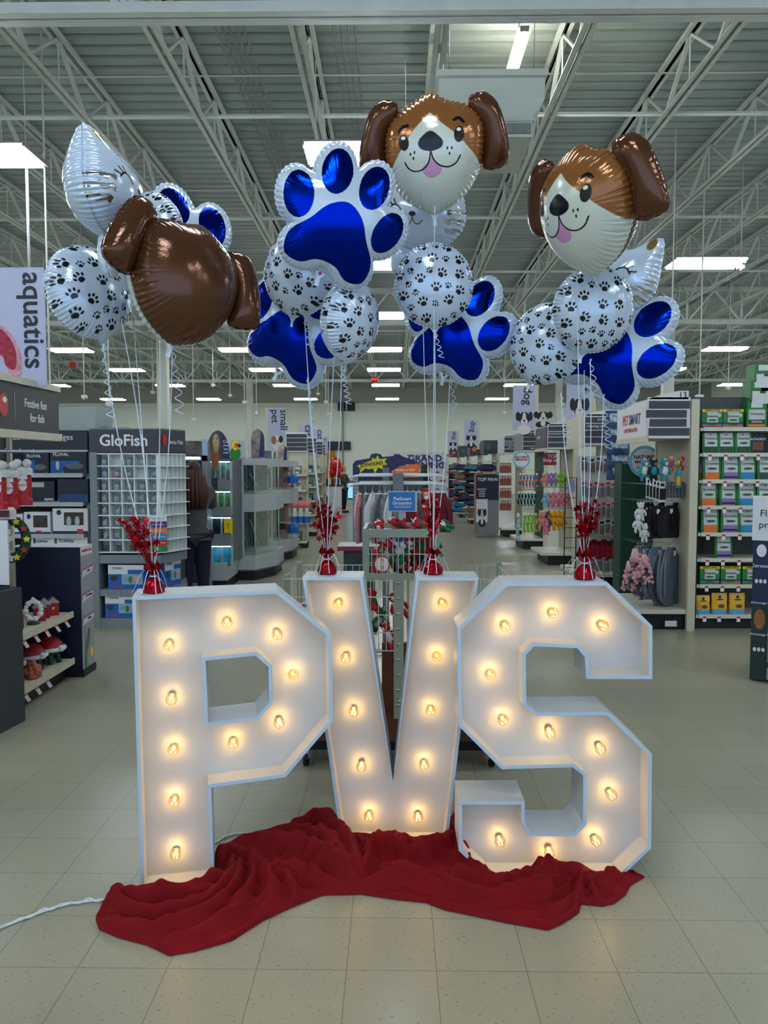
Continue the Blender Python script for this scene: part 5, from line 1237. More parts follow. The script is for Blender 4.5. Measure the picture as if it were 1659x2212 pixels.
# bird and small pet pods
def pod(xa, xb, D, w2, zt, ztop, lb, deco, kind):
    u = empty('pet_pod', (0, D, 0)); tag(u, lb, 'pet habitat'); wx = xb-xa; foot = [(xa, 0), (xb-.02, 0), (xb+w2, .55), (xb+w2, 1.3), (xa, 1.3)]
    ins = [(xa+.03, .03), (xb-.03, .03), (xb+w2-.03, .58), (xb+w2-.03, 1.27), (xa+.03, 1.27)]
    b = MB(); b.prism(ins, 0, .14, BLACK, 'z'); b.prism([(p[0]+(.04 if i in (2, 3) else 0), p[1]-(.03 if i < 2 else 0)) for i, p in enumerate(foot)], .14, .16, mat('bumper', (60, 62, 64), .4), 'z'); b.prism(foot, .16, .38, LGREY, 'z'); b.prism(foot, 1.02, 1.28, LGREY, 'z'); b.prism(foot, zt-.1, zt, LGREY, 'z'); b.box(xa, xa+.04, 0, 1.3, .14, zt, GREYP); b.obj('cabinet', u)
    b = MB(); b.box(xa+.06, xb, 1.0, 1.05, .38, zt-.1, mat('pod_photo_'+kind, (70, 110, 104), .5, var=.6, scale=4)); b.obj('pod_backdrop', u)
    for (za, zb_) in ((.38, 1.02), (1.28, zt-.1)):
        g = MB(); V = [(*p, za) for p in foot[:3]]+[(*p, zb_) for p in foot[:3]]; g.add(V, [(0, 1, 4, 3), (1, 2, 5, 4)], TANKG); gg = g.obj('glass_pane', u)
        f = MB(); xm = xa+wx*.45
        for q in (xa+.05, xm): f.box(q, q+.03, -.02, .0, za, zb_, LGREY)
        f.box(xa+.05, xm, -.02, 0, za, za+.03, LGREY); f.box(xa+.05, xm, -.02, 0, zb_-.03, zb_, LGREY); f.tube([(xb-.02, 0, za), (xb-.02, 0, zb_)], .012, LGREY, n=5); f.obj('door_frame', u)
        d = MB()
        if deco == 'perch':
            for k in range(2): d.tube([(xa+.08+k*wx*.45, .2, zb_-.12), (xa+wx*.5+k*wx*.45, .35, za+.08)], .012, LGREY, n=5)
            for k in range(8): rs_ = random.Random(k); d.ball((xa+.15+rs_.uniform(0, wx*.7), .8, za+rs_.uniform(.1, zb_-za-.1)), .05, LEAF, 6, 4)
        else:
            d.rbox(xa+.10, xa+.34, .3, .55, za+.02, za+.18, mat('magenta_hide', (160, 20, 70), .4), .05); d.rbox(xa+.36, xa+.54, .4, .6, za+.10, za+.26, BLUEP, .05); d.tube([(xa+.3, .6, za+.05), (xa+.3, .6, zb_)], .05, mat('pink_tube', (200, 90, 100), .3), n=10)
        d.box(xa+.04, xb, .05, 1.0, za, za+.03, mat('bedding', (196, 200, 194), .9, var=.2, scale=60)); d.obj('habitat_furnishing', u)
    return u
u = pod(xx(497, 11.4), xx(552, 11.4), 11.4, .22, zz(990, 11.4), 0, 'grey glass bird habitat pod with diagonal perches beside the reptile tower', 'perch', 'bird')
z0 = zz(990, 11.4); b = MB(); b.box(xx(497, 11.4), xx(530, 11.4), -.01, 0, z0, z0+.26, LGREY); h_ = b.obj('photo_header', u); animal('parrot', .2, .28).obj('parrot_picture', h_, loc=(xx(509, 11.4), -.012, z0)); 
b = MB(); xa = xx(548, 11.9); a = [(xa+.10+.10*math.cos(t), z0+.28+.16*math.sin(t)) for t in [math.pi*i/12 for i in range(13)]]; b.prism([(xa, z0), (xa+.2, z0)]+a, .3, .315, mat('arch_photo', (120, 112, 106), .5, var=.6, scale=9), 'y'); b.prism([(xa+.12, z0+.02), (xa+.2, z0+.02)]+a[:5], .295, .3, NAVYP, 'y'); part(b.obj('arch_sign', u), 'narrow arched animal sign'); MB().box(xx(535, 11.4), xa, .1, .11, z0, z0+.24, mat('snake_photo', (110, 104, 100), .5, var=.7, scale=8)).obj('photo_header', u)
u = pod(xx(570, 13.6), xx(603, 13.6), 13.6, .17, zz(996, 13.6), 0, 'grey glass small animal pod with magenta hides, further along the aisle', 'hide', 'small')
z0 = zz(996, 13.6); MB().box(xx(565, 13.6), xx(587, 13.6), -.01, 0, z0, z0+.18, mat('bird_photo', (90, 100, 120), .5, var=.7, scale=9)).obj('photo_header', u)
b = MB(); xa = xx(600, 13.9); a = [(xa+.085+.085*math.cos(t), z0+.16+.14*math.sin(t)) for t in [math.pi*i/12 for i in range(13)]]; b.prism([(xa, z0), (xa+.17, z0)]+a, .3, .315, mat('arch_photo2', (170, 150, 140), .5, var=.5, scale=9), 'y'); b.prism([(xa+.10, z0+.02), (xa+.17, z0+.02)]+a[:5], .295, .3, NAVYP, 'y'); part(b.obj('arch_sign', u), 'narrow arched animal sign'); MB().box(xx(589, 13.6), xa, .1, .11, z0, z0+.17, mat('ferret_photo', (150, 110, 100), .5, var=.5, scale=9)).obj('photo_header', u)
# ---- shopper at the fish tanks
HAIRR = mat('auburn_hair', (66, 32, 22), .5, var=.3, scale=40); SWG = mat('grey_sweater', (74, 72, 74), .9, var=.12, scale=30, bump=.3); JEAN = mat('dark_jeans', (18, 24, 40), .8, var=.15, scale=30)
P_ = at(421, 1262, 9.3)
person((P_.x, 9.3, 0), Rd(180+28), 'person in grey sweater and dark jeans holding up a phone by the fish tanks', 1.68, SWG, JEAN, HAIRR, (((-.27, -.16, 1.16), (-.10, -.34, 1.38)), ((.27, -.16, 1.16), (.08, -.34, 1.40))), .46, 1.18)
o = bpy.data.objects[-1] if False else None
tag(MB().rbox(-.036, .036, -.005, .005, 0, .15, DLET, .006).obj('phone', loc=(P_.x+.16, 9.3+.42, 1.40), rot=(0, 0, Rd(208))), 'dark phone held up by the person at the fish tanks', 'phone')
# ---- left gondola ends, small pet and cat aisles
def slat_header(u, xa, xb, y, z0, z1, n=4, m=None, wave=False):
    b = MB(); b.box(xa-.01, xb+.01, y, y+.02, z0-.02, z1+.03, CARDW)
    h = (z1-z0)/n
    for k in range(n): b.box(xa+(.01 if wave and k == 1 else 0)-(.03 if wave and k == 2 else 0), xb-(.03 if wave and k in (1, 2) else 0), y-.012, y, z0+h*k+.008, z0+h*(k+1)-.008, m or HB)
    return b.obj('aisle_sign', u)
PROD = [mat('pk_red', (150, 40, 44), .5, var=.3, scale=30), mat('pk_navy', (34, 44, 84), .5, var=.3, scale=30), mat('pk_white', (190, 192, 190), .5, var=.2, scale=30), mat('pk_yellow', (206, 176, 60), .5, var=.2, scale=30), mat('pk_green', (60, 110, 76), .5, var=.3, scale=30), mat('pk_brown', (120, 96, 74), .6, var=.3, scale=30), mat('pk_teal', (50, 120, 140), .5, var=.3, scale=30), mat('pk_grey', (110, 112, 116), .5, var=.3, scale=30)]
SM = []
for i, c in enumerate(PROD):
    c2 = PROD[(i+3) % 8]; SM.append(carton(.13, .14, .20, c, [(.55, .85, c2, .1, .9), (.1, .3, CARDW, .15, .7)], pics=((0, .45, .3, .1, PROD[(i+5) % 8]),)).mesh('small_carton'))
def endcap_left(D, xr, wd, zt, lb, shelves, seed, hdr=True, dep=.9):
    """gondola end: shelves facing the camera, right edge at xr"""
    u = empty('shelving_unit', (xr, D, 0)); tag(u, lb, 'shelves'); b = MB(); b.box(-wd, 0, .34, .38, 0, zt, CREAM); b.obj('back_panel', u)
    for q in (-wd, -.04): MB().box(q, q+.04, .3, .42, 0, zt, CREAM).obj('upright_post', u)
    MB().box(-wd, 0, .04, .34, 0, .13, BLACK).obj('base_kick', u); 
    for z in shelves: b = MB(); b.box(-wd, 0, 0, .34, z-.025, z, CREAMD); price_rail(b, -wd, 0, 0, z-.004); b.obj('shelf', u)
    if hdr: slat_header(u, -wd+.02, -.02, .28, zt-.02, zt+.34)
    rs = random.Random(seed); n = int(wd/.155); its = []
    for j, z in enumerate(shelves):
        for i in range(n):
            me = SM[(rs.randrange(8)+j) % 8] if rs.random() < .5 else SM[(j*3+seed) % 8]
            o = bpy.data.objects.new('small_carton', me); COL.objects.link(o); o.location = (xr-wd+.09+i*(wd-.08)/n, D+.03, z+.001); o.scale = (1, 1, rs.uniform(.8, 1.05))
            tag(o, 'printed carton, %s, %s shelf up, %s from left' % (lb.split(',')[0].replace('almond ', '').replace('further along the left aisle', 'second along the left').replace('by the glass pods', 'by the pods').replace('nearest the red balloons', 'by the balloons').replace('before the pay desk', 'by the desk'), ORD[j], ORD[i]), 'carton', 'cartons on the left aisle ends')
    return u
shz = [.14, .52, .86, 1.2, 1.52]
b_lab = [('almond end shelf by the glass pods, with bottle brushes', 15.9, -1.80, .46), ('almond end shelf further along the left aisle', 18.6, -1.88, .52), ('almond end shelf before the pay desk', 21.4, -1.98, .52), ('almond end shelf nearest the red balloons', 24.2, -2.16, .56)]
for i, (lb, D_, xr, wd) in enumerate(b_lab): endcap_left(D_, xr, wd, 2.02, lb, shz, 20+i)
PB = mat('pink_pom', (226, 120, 130), .8, var=.1); 
b = MB(); b.lathe([(.05, 0), (.05, .16), (.035, .2), (.03, .26)], mat('clear_bottle', (190, 196, 180), .2, var=.1), 10); b.lathe([(.051, .02), (.051, .12)], BLUEP, 10, cap=False); b.ball((0, 0, .32), .062, PB, 10, 7); mb_ = b.mesh('pom_bottle')
run_copies(mb_, [((xx(623+13*i, 15.7), 15.72, .52), 0, 1.25, 'bottle with a pink pom top, %s of four on the lower end shelf' % ORD[i]) for i in range(4)], 'pom_bottle', 'bottle', 'pink topped bottles')
banner(tuple(at(598, 973, 18)), .39, .98, 'small\npet', 'guinea', 'lavender hanging banner reading small pet with a guinea pig', side=-1, wscale=1.05)
banner(tuple(at(661, 968, 22)), .40, .68, 'cat', 'cat', 'lavender hanging banner reading cat with a pale cat, left of two', side=-1, wscale=1.15)
banner(tuple(at(687, 975, 25)), .38, .72, 'cat', 'cat', 'lavender hanging banner reading cat with a tabby, right of two', side=0, wscale=1.15)
banner(tuple(at(700, 980, 29)), .30, .62, 'dog', 'none', 'narrow distant banner reading dog behind the balloon ribbons', side=0)
# back runs of the left aisles, seen over the pods
for i, (xa, xb, D_, lb) in enumerate(((-9, -2.7, 16.3, 'long run of almond shelving behind the bird pod'), (-9, -2.6, 19.2, 'second long run of almond shelving on the left'), (-9, -2.5, 22.4, 'third long run of almond shelving on the left'))):
    u = empty('shelving_run', (xa, D_, 0)); tag(u, lb, 'shelves'); MB().box(0, xb-xa, .35, .75, 0, 1.9, CREAM).obj('run_core', u)
    for z in (.14, .6, 1.05, 1.5): b = MB(); b.box(0, xb-xa, 0, .35, z-.03, z, CREAMD); b.obj('shelf', u)
# ================================================================ middle of the shop
# ---- rolling wire dump bin behind the V
BINM = mat('bin_frame_green_grey', (138, 146, 130), .45, var=.04); WIRE = mat('cream_wire', (196, 198, 184), .4, var=.03); WOOD = mat('brown_board', (92, 50, 28), .5, var=.3, scale=4)
D = 4.25; u = empty('dump_bin', (.05, D, 0)); tag(u, 'rolling wire basket bin full of festive dog toys behind the letter V', 'bin')
MB().box(-.66, .62, .0, .62, .17, .32, WOOD).box(-.62, .58, .05, .6, .10, .17, BLACK).obj('base_board', u)
MB().box(-.12, .12, .10, .13, .32, .70, WOOD).obj('front_board', u)
def caster(x, y):
    o = MB(); o.tube([(x-.014, y, .045), (x+.014, y, .045)], .045, BLACK, n=16); o.box(x-.02, x+.02, y-.03, y+.03, .05, .10, STEEL); o.obj('caster', u)
for x in (-.55, .50):
    for y in (.08, .54): caster(x, y)
for x, w_ in ((-.02, .045), (.19, .0)):
    if w_: MB().box(x-w_/2-.01, x+w_/2, -.01, .02, .3, 1.10, BINM).tube([(x, -.012, .4), (x, -.013, .4)], .01, STEEL, n=6).obj('slotted_post', u)
for x in (-.66, .59):
    for y in (.02, .58): MB().box(x, x+.03, y, y+.03, .32, 1.1, BINM).obj('corner_post', u)
b = MB()
for i in range(9): b.tube([(-.04, -.012, .38+.085*i), (-.018, -.012, .38+.085*i)], .006, STEEL, n=6)
b.obj('post_holes', u)
def wire_basket(x0, x1, y0, y1, z0, z1, dx=.045, dz=.11, nm='wire_basket'):
    b = MB()
    for z in [z0+(z1-z0)*i/max(1, round((z1-z0)/dz)) for i in range(round((z1-z0)/dz)+1)]: b.tube([(x0, y0, z), (x1, y0, z), (x1, y1, z), (x0, y1, z)], .0035, WIRE, n=4, closed=True)
    n = max(2, round((x1-x0)/dx))
    for i in range(n+1):
        x = x0+(x1-x0)*i/n; b.tube([(x, y0, z0), (x, y0, z1)], .0022, WIRE, n=4); b.tube([(x, y1, z0), (x, y1, z1)], .0022, WIRE, n=4); b.tube([(x, y0, z0), (x, y1, z0)], .0022, WIRE, n=4)
    n = max(2, round((y1-y0)/.08))
    for i in range(n+1):
        y = y0+(y1-y0)*i/n; b.tube([(x0, y, z0), (x0, y, z1)], .0022, WIRE, n=4); b.tube([(x1, y, z0), (x1, y, z1)], .0022, WIRE, n=4)
    return b.obj(nm, u)
wire_basket(-.66, -.05, .0, .6, .68, 1.08); wire_basket(.03, .6, .0, .6, .68, 1.08)
zt_ = zz(1143, D); zb2 = zz(1240, D); xa, xb = xx(783, D)-.05, xx(950, D)-.05
wire_basket(xa+.02, xb-.02, .01, .5, zb2, zt_-.03, .03, .09, 'upper_basket')
b = MB(); b.box(xa-.0, xa+.035, -.01, .02, zb2-.03, zt_, BINM); b.box(xb-.035, xb, -.01, .02, zb2-.03, zt_, BINM); b.box(xa, xb, -.012, .02, zt_-.045, zt_, BINM); b.box(xa, xb, .48, .5, zt_-.03, zt_, BINM); b.box(xa, xa+.02, 0, .5, zt_-.03, zt_, BINM); b.box(xb-.02, xb, 0, .5, zt_-.03, zt_, BINM); b.box(xa, xb, -.012, .02, zb2-.03, zb2, BINM)
b.box((xa+xb)/2-.03, (xa+xb)/2+.03, .22, .26, zb2, zz(1100, D+.2), BINM); b.obj('upper_frame', u)
# grooming sign
q = at(869, 1083, D+.14); o = empty('counter_sign', (q.x, D+.14, q.z)); hw, hh = 33/FPX*D, 23/FPX*D
b = MB(); b.box(-hw, hw, 0, .012, -hh, hh, LGREY); b.obj('sign_frame', o); MB().box(-hw+.008, hw-.012, -.002, 0, -hh+.006, hh-.006, mat('sign_blue', (22, 108, 176), .35, var=.02)).obj('sign_face', o)
b = MB(); b.text('PetSmart', WLET, .027, T3(0, -.003, .014), bold=.0005); b.text('Grooming', WLET, .027, T3(0, -.003, -.010), bold=.0005); b.box(-.045, .045, -.003, -.002, -.028, -.026, WLET); b.box(-.05, .05, -.003, -.002, -.035, -.033, WLET); b.obj('lettering', o)
MB().box(-.02, .02, .012, .03, -.30, -.03, LGREY).obj('sign_stem', o); tag(o, 'small blue grooming sign on a stem above the upper basket', 'sign')
# toys in the bin
TR = mat('toy_red', (176, 24, 34), .8, var=.2, scale=30, bump=.4); TG = mat('toy_green', (28, 100, 56), .8, var=.2, scale=30, bump=.4); TW = PLUSHW; TK = mat('toy_black', (26, 26, 30), .8, var=.2)
TB = mat('toy_blue', (40, 100, 170), .8, var=.1); cmb = [(TR, TW), (TR, TG), (TG, TW), (TW, TR), (TK, TW), (TR, TK), (TW, TB)]
pm = [plush(a, c, .15, seed=i).mesh('dog_toy') for i, (a, c) in enumerate(cmb)]
rs = random.Random(4); nm_ = ['red and white', 'red and green', 'green and white', 'white and red', 'black and white', 'red and black', 'white and blue']
def heap(x0, x1, y0, y1, z0, rows, cols, label, grp):
    k = 0
    for j in range(rows):
        for i in range(cols):
            t = rs.randrange(7); o = bpy.data.objects.new('dog_toy', pm[t]); COL.objects.link(o); k += 1
            o.location = (x0+(x1-x0)*(i+.5)/cols+rs.uniform(-.02, .02), y0+(y1-y0)*rs.random(), z0+.085*j+.13); o.rotation_euler = (rs.uniform(-1.2, .6), rs.uniform(-.8, .8), rs.uniform(-1, 1))
            tag(o, '%s dog toy, %s, %s layer, %s from left' % (nm_[t], label, ORD[j], ORD[i]), 'dog toy', grp)
heap(xa+.1, xb, D+.06, D+.2, zb2-.0, 3, 5, 'upper wire basket', 'toys in the upper basket')
heap(-.55, .02, D+.08, D+.2, .70, 3, 5, 'left lower basket', 'toys in the lower left basket'); heap(.14, .6, D+.08, D+.2, .70, 3, 4, 'right lower basket', 'toys in the lower right basket')
o = empty('chew_toy_card', at(825, 1219, D+.02)); b = MB(); disc(b, 0, 0, .046, .05, 0, RLET); disc(b, 0, 0, .038, .042, -.0012, TAGW); b.obj('card_face', o); b = MB(); b.text('UH OH', RLET, .026, T3(0, -.0028, 0, 0, 0, math.pi/2), bold=.0008); b.obj('lettering', o); tag(o, 'round red and white UH OH toy label in the upper basket', 'toy label')
# ---- clothing rack
D = 6.7; u = empty('clothes_rack', (xx(860, D), D, 0)); tag(u, 'grey post clothes rack with dog coats behind the bin', 'clothes rack'); zt_ = zz(1022, D)
MB().box(-.045, .045, -.03, .03, 0, zt_, mat('rack_post', (98, 106, 112), .4)).obj('centre_post', u); MB().box(-.14, -.08, .4, .45, 0, zz(1010, D+.4), mat('rack_post', (0, 0, 0))).obj('rear_post', u)
b = MB()
for k, z in enumerate((zz(1045, D), zz(1040, D)+.05)):
    for s in (-1, 1): b.tube([(0, 0, z), (s*.36, -.02, z), (s*.42, -.02, z-.02)], .010, WHITE, n=6); b.tube([(0, .15, z+.01), (s*.34, .12, z+.01)], .010, WHITE, n=6)
b.obj('hanging_arm', u); b = MB(); b.tube([(-.3, .25, .03), (.3, .25, .03)], .02, LGREY); b.tube([(0, -.05, .03), (0, .55, .03)], .02, LGREY); b.obj('rack_foot', u)
GW = mat('grey_stripe_coat', (122, 124, 128), .85, var=.35, scale=50, bump=.3); WF_ = mat('white_fleece', (208, 210, 208), .9, var=.05, bump=.4); OR_ = mat('orange_red_coat', (206, 54, 34), .8, var=.1); MR = mat('maroon_coat', (110, 24, 40), .8, var=.15)
gm = {k: garment(a, c, .24, .34, seed=i).mesh('dog_coat') for i, (k, a, c) in enumerate((('grey striped', GW, WF_), ('white fleece', WF_, WF_), ('pink', PINKP, WF_), ('orange red', OR_, WF_), ('maroon', MR, WF_), ('charcoal', TK, GW)))}
its = [(-.34, 'pink'), (-.28, 'grey striped'), (-.22, 'white fleece'), (-.16, 'grey striped'), (-.11, 'grey striped'), (-.07, 'white fleece'), (.08, 'maroon'), (.13, 'orange red'), (.18, 'grey striped'), (.23, 'orange red'), (.28, 'orange red'), (.33, 'maroon'), (.38, 'maroon')]
for i, (x, k) in enumerate(its):
    o = bpy.data.objects.new('dog_coat', gm[k]); COL.objects.link(o); o.location = (u.location.x+x, D-.02+rs.uniform(-.01, .02), zz(1048, D)-.012); o.rotation_euler = (0, 0, (1.15 if x < 0 else -1.15)+rs.uniform(-.3, .3)); o.scale = (1, 1, 1.0+.25*(x < 0))
    tag(o, '%s dog coat on the clothes rack, %s of %s from the post' % (k, ORD[i % 7], 'those left' if x < 0 else 'those right'), 'dog coat', 'dog coats on the rack')
b = MB(); b.rbox(-.04, .04, -.03, .0, -.2, -.02, TR, .02); b.ball((0, -.03, -.05), .03, SKINM, 8, 6); b.ball((0, -.035, -.075), .025, TW, 8, 6); b.ball((0, -.02, -.02), .03, TR, 8, 6); b.box(-.035, .035, -.035, -.03, -.16, -.14, TW); tag(b.obj('santa_toy', loc=at(921, 1055, D-.1), rot=(0, 0, 0)), 'red santa plush hanging at the right side of the clothes rack', 'toy')
b = MB()
for k in range(12): b.box(-.2+.034*k, -.2+.034*k+.01, -.01, .03, -.12, 0, [LGREY, TK, WHITE][k % 3])
b.tube([(-.22, 0, .01), (.22, 0, .01)], .006, STEEL, n=5); tag(b.obj('collar_row', loc=at(908, 1115, D+.1)), 'row of dark and pale collars hanging under the red coats', 'collars', kind='stuff')
# slatted side column of the toy display, further back
D = 17; o = empty('toy_display', (xx(839, D), D, 0)); w0, w1 = xx(762, D)-xx(839, D), xx(915, D)-xx(839, D); zt_ = zz(1030, D)
MB().box(w0, w1, .05, .5, 0, zt_, mat('display_core', (60, 64, 72), .5)).obj('display_body', o); b = MB(); b.box(w0, w0+.12, -.02, .05, 0, zt_, GREYP)
for k in range(18): b.box(w0+.02, w0+.10, -.03, -.02, .08+k*.08, .11+k*.08, LGREY)
b.obj('slatted_column', o)
NB = mat('display_navy', (24, 38, 92), .5, var=.02); s = 1/FPX*D; Q = lambda px, py: ((px-839)*s, zz(py, D))
b = MB(); b.prism([Q(762, 1033), Q(762, 1003), Q(768, 995), Q(798, 990), Q(802, 981), Q(812, 979), Q(822, 981), Q(826, 987), Q(850, 985), Q(852, 981), Q(862, 981), Q(870, 986), Q(898, 996), Q(899, 1003), Q(880, 1003), Q(846, 1017), Q(846, 1033)], .0, .03, NB, 'y'); hd = b.obj('header_board', o)
b = MB(); b.prism([Q(771, 1006), Q(804, 994), Q(803, 988), Q(811, 992), Q(816, 983), Q(820, 992), Q(836, 990), Q(831, 997), Q(837, 1004), Q(826, 1005), Q(828, 1014), Q(817, 1010), Q(810, 1023), Q(806, 1012), Q(795, 1014), Q(790, 1011), Q(778, 1022), Q(778, 1012)], -.012, -.001, mat('burst_yellow', (206, 200, 30), .5), 'y'); part(b.obj('star_burst', hd), 'yellow star burst')
b = MB(); b.text('JOYHOUND', DLET, .105, T3(Q(803, 1003)[0], -.014, Q(803, 1003)[1], 0, 0, -.14), sx=.86, bold=.004); b.obj('lettering', hd)
b = MB(); b.prism([Q(846, 1032), Q(846, 1018), Q(864, 1007), Q(905, 1001), Q(907, 1031)], -.02, -.001, ORANP, 'y'); b.text("THERE'S A TOY", CARDW, .062, T3(Q(875, 1014)[0], -.022, Q(875, 1016)[1]), bold=.002); b.text('FOR EVERY DOG', CARDW, .062, T3(Q(878, 1022)[0], -.022, Q(878, 1024)[1]), bold=.002); part(b.obj('slogan_panel', hd), 'orange slogan panel')
tag(o, 'navy JOYHOUND toy display with yellow star burst and orange panel', 'display')
# low table with red top
o = empty('low_table', (xx(752, 9), 9, 0)); b = MB(); b.box(-.13, .35, 0, .5, .71, .76, mat('maroon_edge', (126, 34, 54), .5)); b.box(-.13, .35, 0, .5, .76, .765, LGREY); b.obj('table_top', o); MB().box(-.06, .30, .06, .44, .0, .71, mat('table_skirt', (30, 44, 48), .5, var=.3, scale=20)).obj('table_base', o); tag(o, 'small table with maroon edge standing left of the wire bin', 'table')
# ---- back of the shop: grand opening wall, pay desk, balloons, people
D = 25; o = empty('backdrop', (xx(905, D), D, 0)); ww = (978-850)/FPX*D; z1 = zz(977, D); b = MB(); b.box(-ww/2, ww/2, 0, .03, .1, z1, mat('backdrop_white', (196, 198, 204), .6, var=.02)); b.obj('backdrop_sheet', o)
b = MB(); b.text('GRAND', NAVYP, .27, T3(xx(918, D)-o.location.x, -.004, zz(991, D)), sx=1.15, bold=.010); b.text('OPENING', NAVYP, .27, T3(xx(916, D)-o.location.x, -.004, zz(1005.5, D)), sx=1.15, bold=.010); b.obj('lettering', o); b = MB()
for k in range(5):
    for j in range(6): disc(b, -ww/2+.25+.42*k+(.2 if j % 2 else 0), z1-.1-.27*j, .11, .028, -.001, mat('logo_red', (190, 60, 80), .5))
part(b.obj('logo_marks', o), 'small red printed marks'); tag(o, 'white grand opening backdrop with blue letters and red marks', 'backdrop')
RB = mat('red_latex', (206, 22, 26), .25, var=.03, coat=.5)
D = 27
for i, (px, py, r, lb) in enumerate(((725, 1001, 13, 'largest round red balloon on top of the distant balloon stack'), (716, 1017, 9, 'red balloon at the left under the largest one'), (728, 1018, 9.5, 'red balloon at the front centre under the largest one'), (737, 1013, 6, 'small red balloon at the right of the stack'), (718, 1026, 6, 'small red balloon at the lower left of the stack'), (732, 1027, 6, 'small red balloon at the lower right of the stack'))):
    q = at(px, py, D+.1*i); b = MB(); b.ball((0, 0, 0), r/FPX*D, RB, 16, 12, sq=(1, 1, 1.08)); b.lathe([(.03, -r/FPX*D*1.1-.04), (.005, -r/FPX*D*1.05)], RB, 8)
    if i == 0: b.box(-.09, .09, -r/FPX*D-.005, -r/FPX*D+.02, .06, .10, TAGW)
    tag(b.obj('latex_balloon', loc=q), lb, 'balloon', 'red balloons at the pay desk')
o = empty('pay_desk', (xx(716, D), D-.1, 0)); MB().box(-.25, .33, 0, .5, 0, .98, CARDW).obj('desk_body', o); MB()  .box(-.28, .36, -.03, .53, .98, 1.02, BLACK).obj('desk_top', o); b = MB()
for k in range(5): b.rbox(-.2+.1*k, -.13+.1*k, .1, .17, 1.02, 1.24, [DLET, WHITE, DLET, RLET, DLET][k], .015)
b.obj('bottles', o, kind='stuff'); b = MB(); disc(b, -.2, .5, .08, .2, -.002, DLET); b.obj('round_logo', o); tag(o, 'white pay desk with dark top below the red balloons', 'desk')
GREENTOP = mat('olive_shirt', (70, 74, 64), .85, var=.1); KH = mat('black_trousers', (20, 21, 26), .8); BLH = mat('sandy_hair', (150, 120, 84), .6, var=.2)
person((xx(742, 28), 28, 0), Rd(70), 'distant person in olive shirt and black trousers working at the pay desk', 1.62, GREENTOP, KH, BLH, (((-.22, -.12, 1.12), (-.14, -.36, 1.14)), ((.22, -.12, 1.12), (.14, -.36, 1.14))))
person((xx(684, 26.5), 26.5, 0), Rd(10), 'distant person in black shirt facing forward, left of the red balloons', 1.72, KH, KH, mat('black_hair', (26, 20, 18), .5))
person((xx(920, 21), 21, 0), Rd(100), 'distant person with long dark hair in front of the grand opening wall', 1.66, KH, KH, mat('black_hair', (0, 0, 0)), None, .3)
o = empty('yellow_doorway', (xx(688, 45.8), 45.85, 0)); MB().box(-1.0, 1.0, 0, .05, 0, 3.0, mat('ochre_room', (176, 124, 30), .6)).obj('doorway_panel', o); MB().box(.2, .5, -.03, 0, 1.6, 2.3, CARDW).obj('notice', o); MB().box(-1.2, 1.9, -.12, -.05, 2.6, 3.1, DLET).obj('lintel', o); tag(o, 'ochre doorway on the back wall behind the distant staff', 'doorway')
# screen glow behind the pay desk
o = empty('computer_screen', (xx(758, 28.5), 28.5, 1.0)); MB().box(-.13, .13, 0, .03, -.55, .1, DLET).obj('screen_case', o); MB().box(-.11, .11, -.003, 0, -.5, .06, emit_mat('screen_lit', (120, 180, 255), 1.6)).obj('screen_face', o); tag(o, 'lit bluish computer screen behind the pay desk', 'screen')
tag(MB().tube([(0, 0, 0), (0, 0, 6.7)], .05, mat('pipe_grey', (136, 142, 138), .5), n=10).obj('conduit_pipe', loc=(xx(741, 45.7), 45.7, 0)), 'vertical grey pipe running up the back wall', 'pipe')
D = 45.9; a, c = at(730, 888, D), at(767, 869, D); b = MB(); b.box(a.x, c.x, -.06, 0, a.z, c.z, DLET); b.box((a.x+c.x)/2-.03, (a.x+c.x)/2+.03, -.08, 0, a.z, c.z, WALLM)
for k in range(6): b.box(a.x, c.x, -.075, -.06, a.z+.08*k, a.z+.08*k+.02, DGREY)
tag(b.obj('wall_vent', loc=(0, D, 0)), 'dark louvred vent high on the back wall', 'vent')
q = at(809, 820, 37.5); o = empty('exit_sign', q); MB().box(-.15, .15, 0, .05, -.12, .12, mat('exit_case', (170, 20, 24), .5)).obj('sign_case', o); MB().text('EXIT', emit_mat('exit_red', (255, 60, 50), 2.2), .17, T3(0, -.003, 0), bold=.004).obj('lettering', o); MB().tube([(0, .02, .12), (0, .02, 6.92-q.z)], .008, STEEL, n=5).obj('hanging_rod', o); tag(o, 'red lit EXIT sign high up at the back of the hall', 'exit sign')
q = at(156, 788, 30); o = empty('hanging_marker', q); MB().box(-.12, .12, 0, .03, -.11, .11, mat('red_square', (206, 30, 34), .5)).obj('marker_plate', o); MB().tube([(0, .015, .11), (0, .015, 6.92-q.z)], .008, STEEL, n=5).obj('hanging_rod', o); tag(o, 'small square red marker hanging among the joists at the left', 'marker')
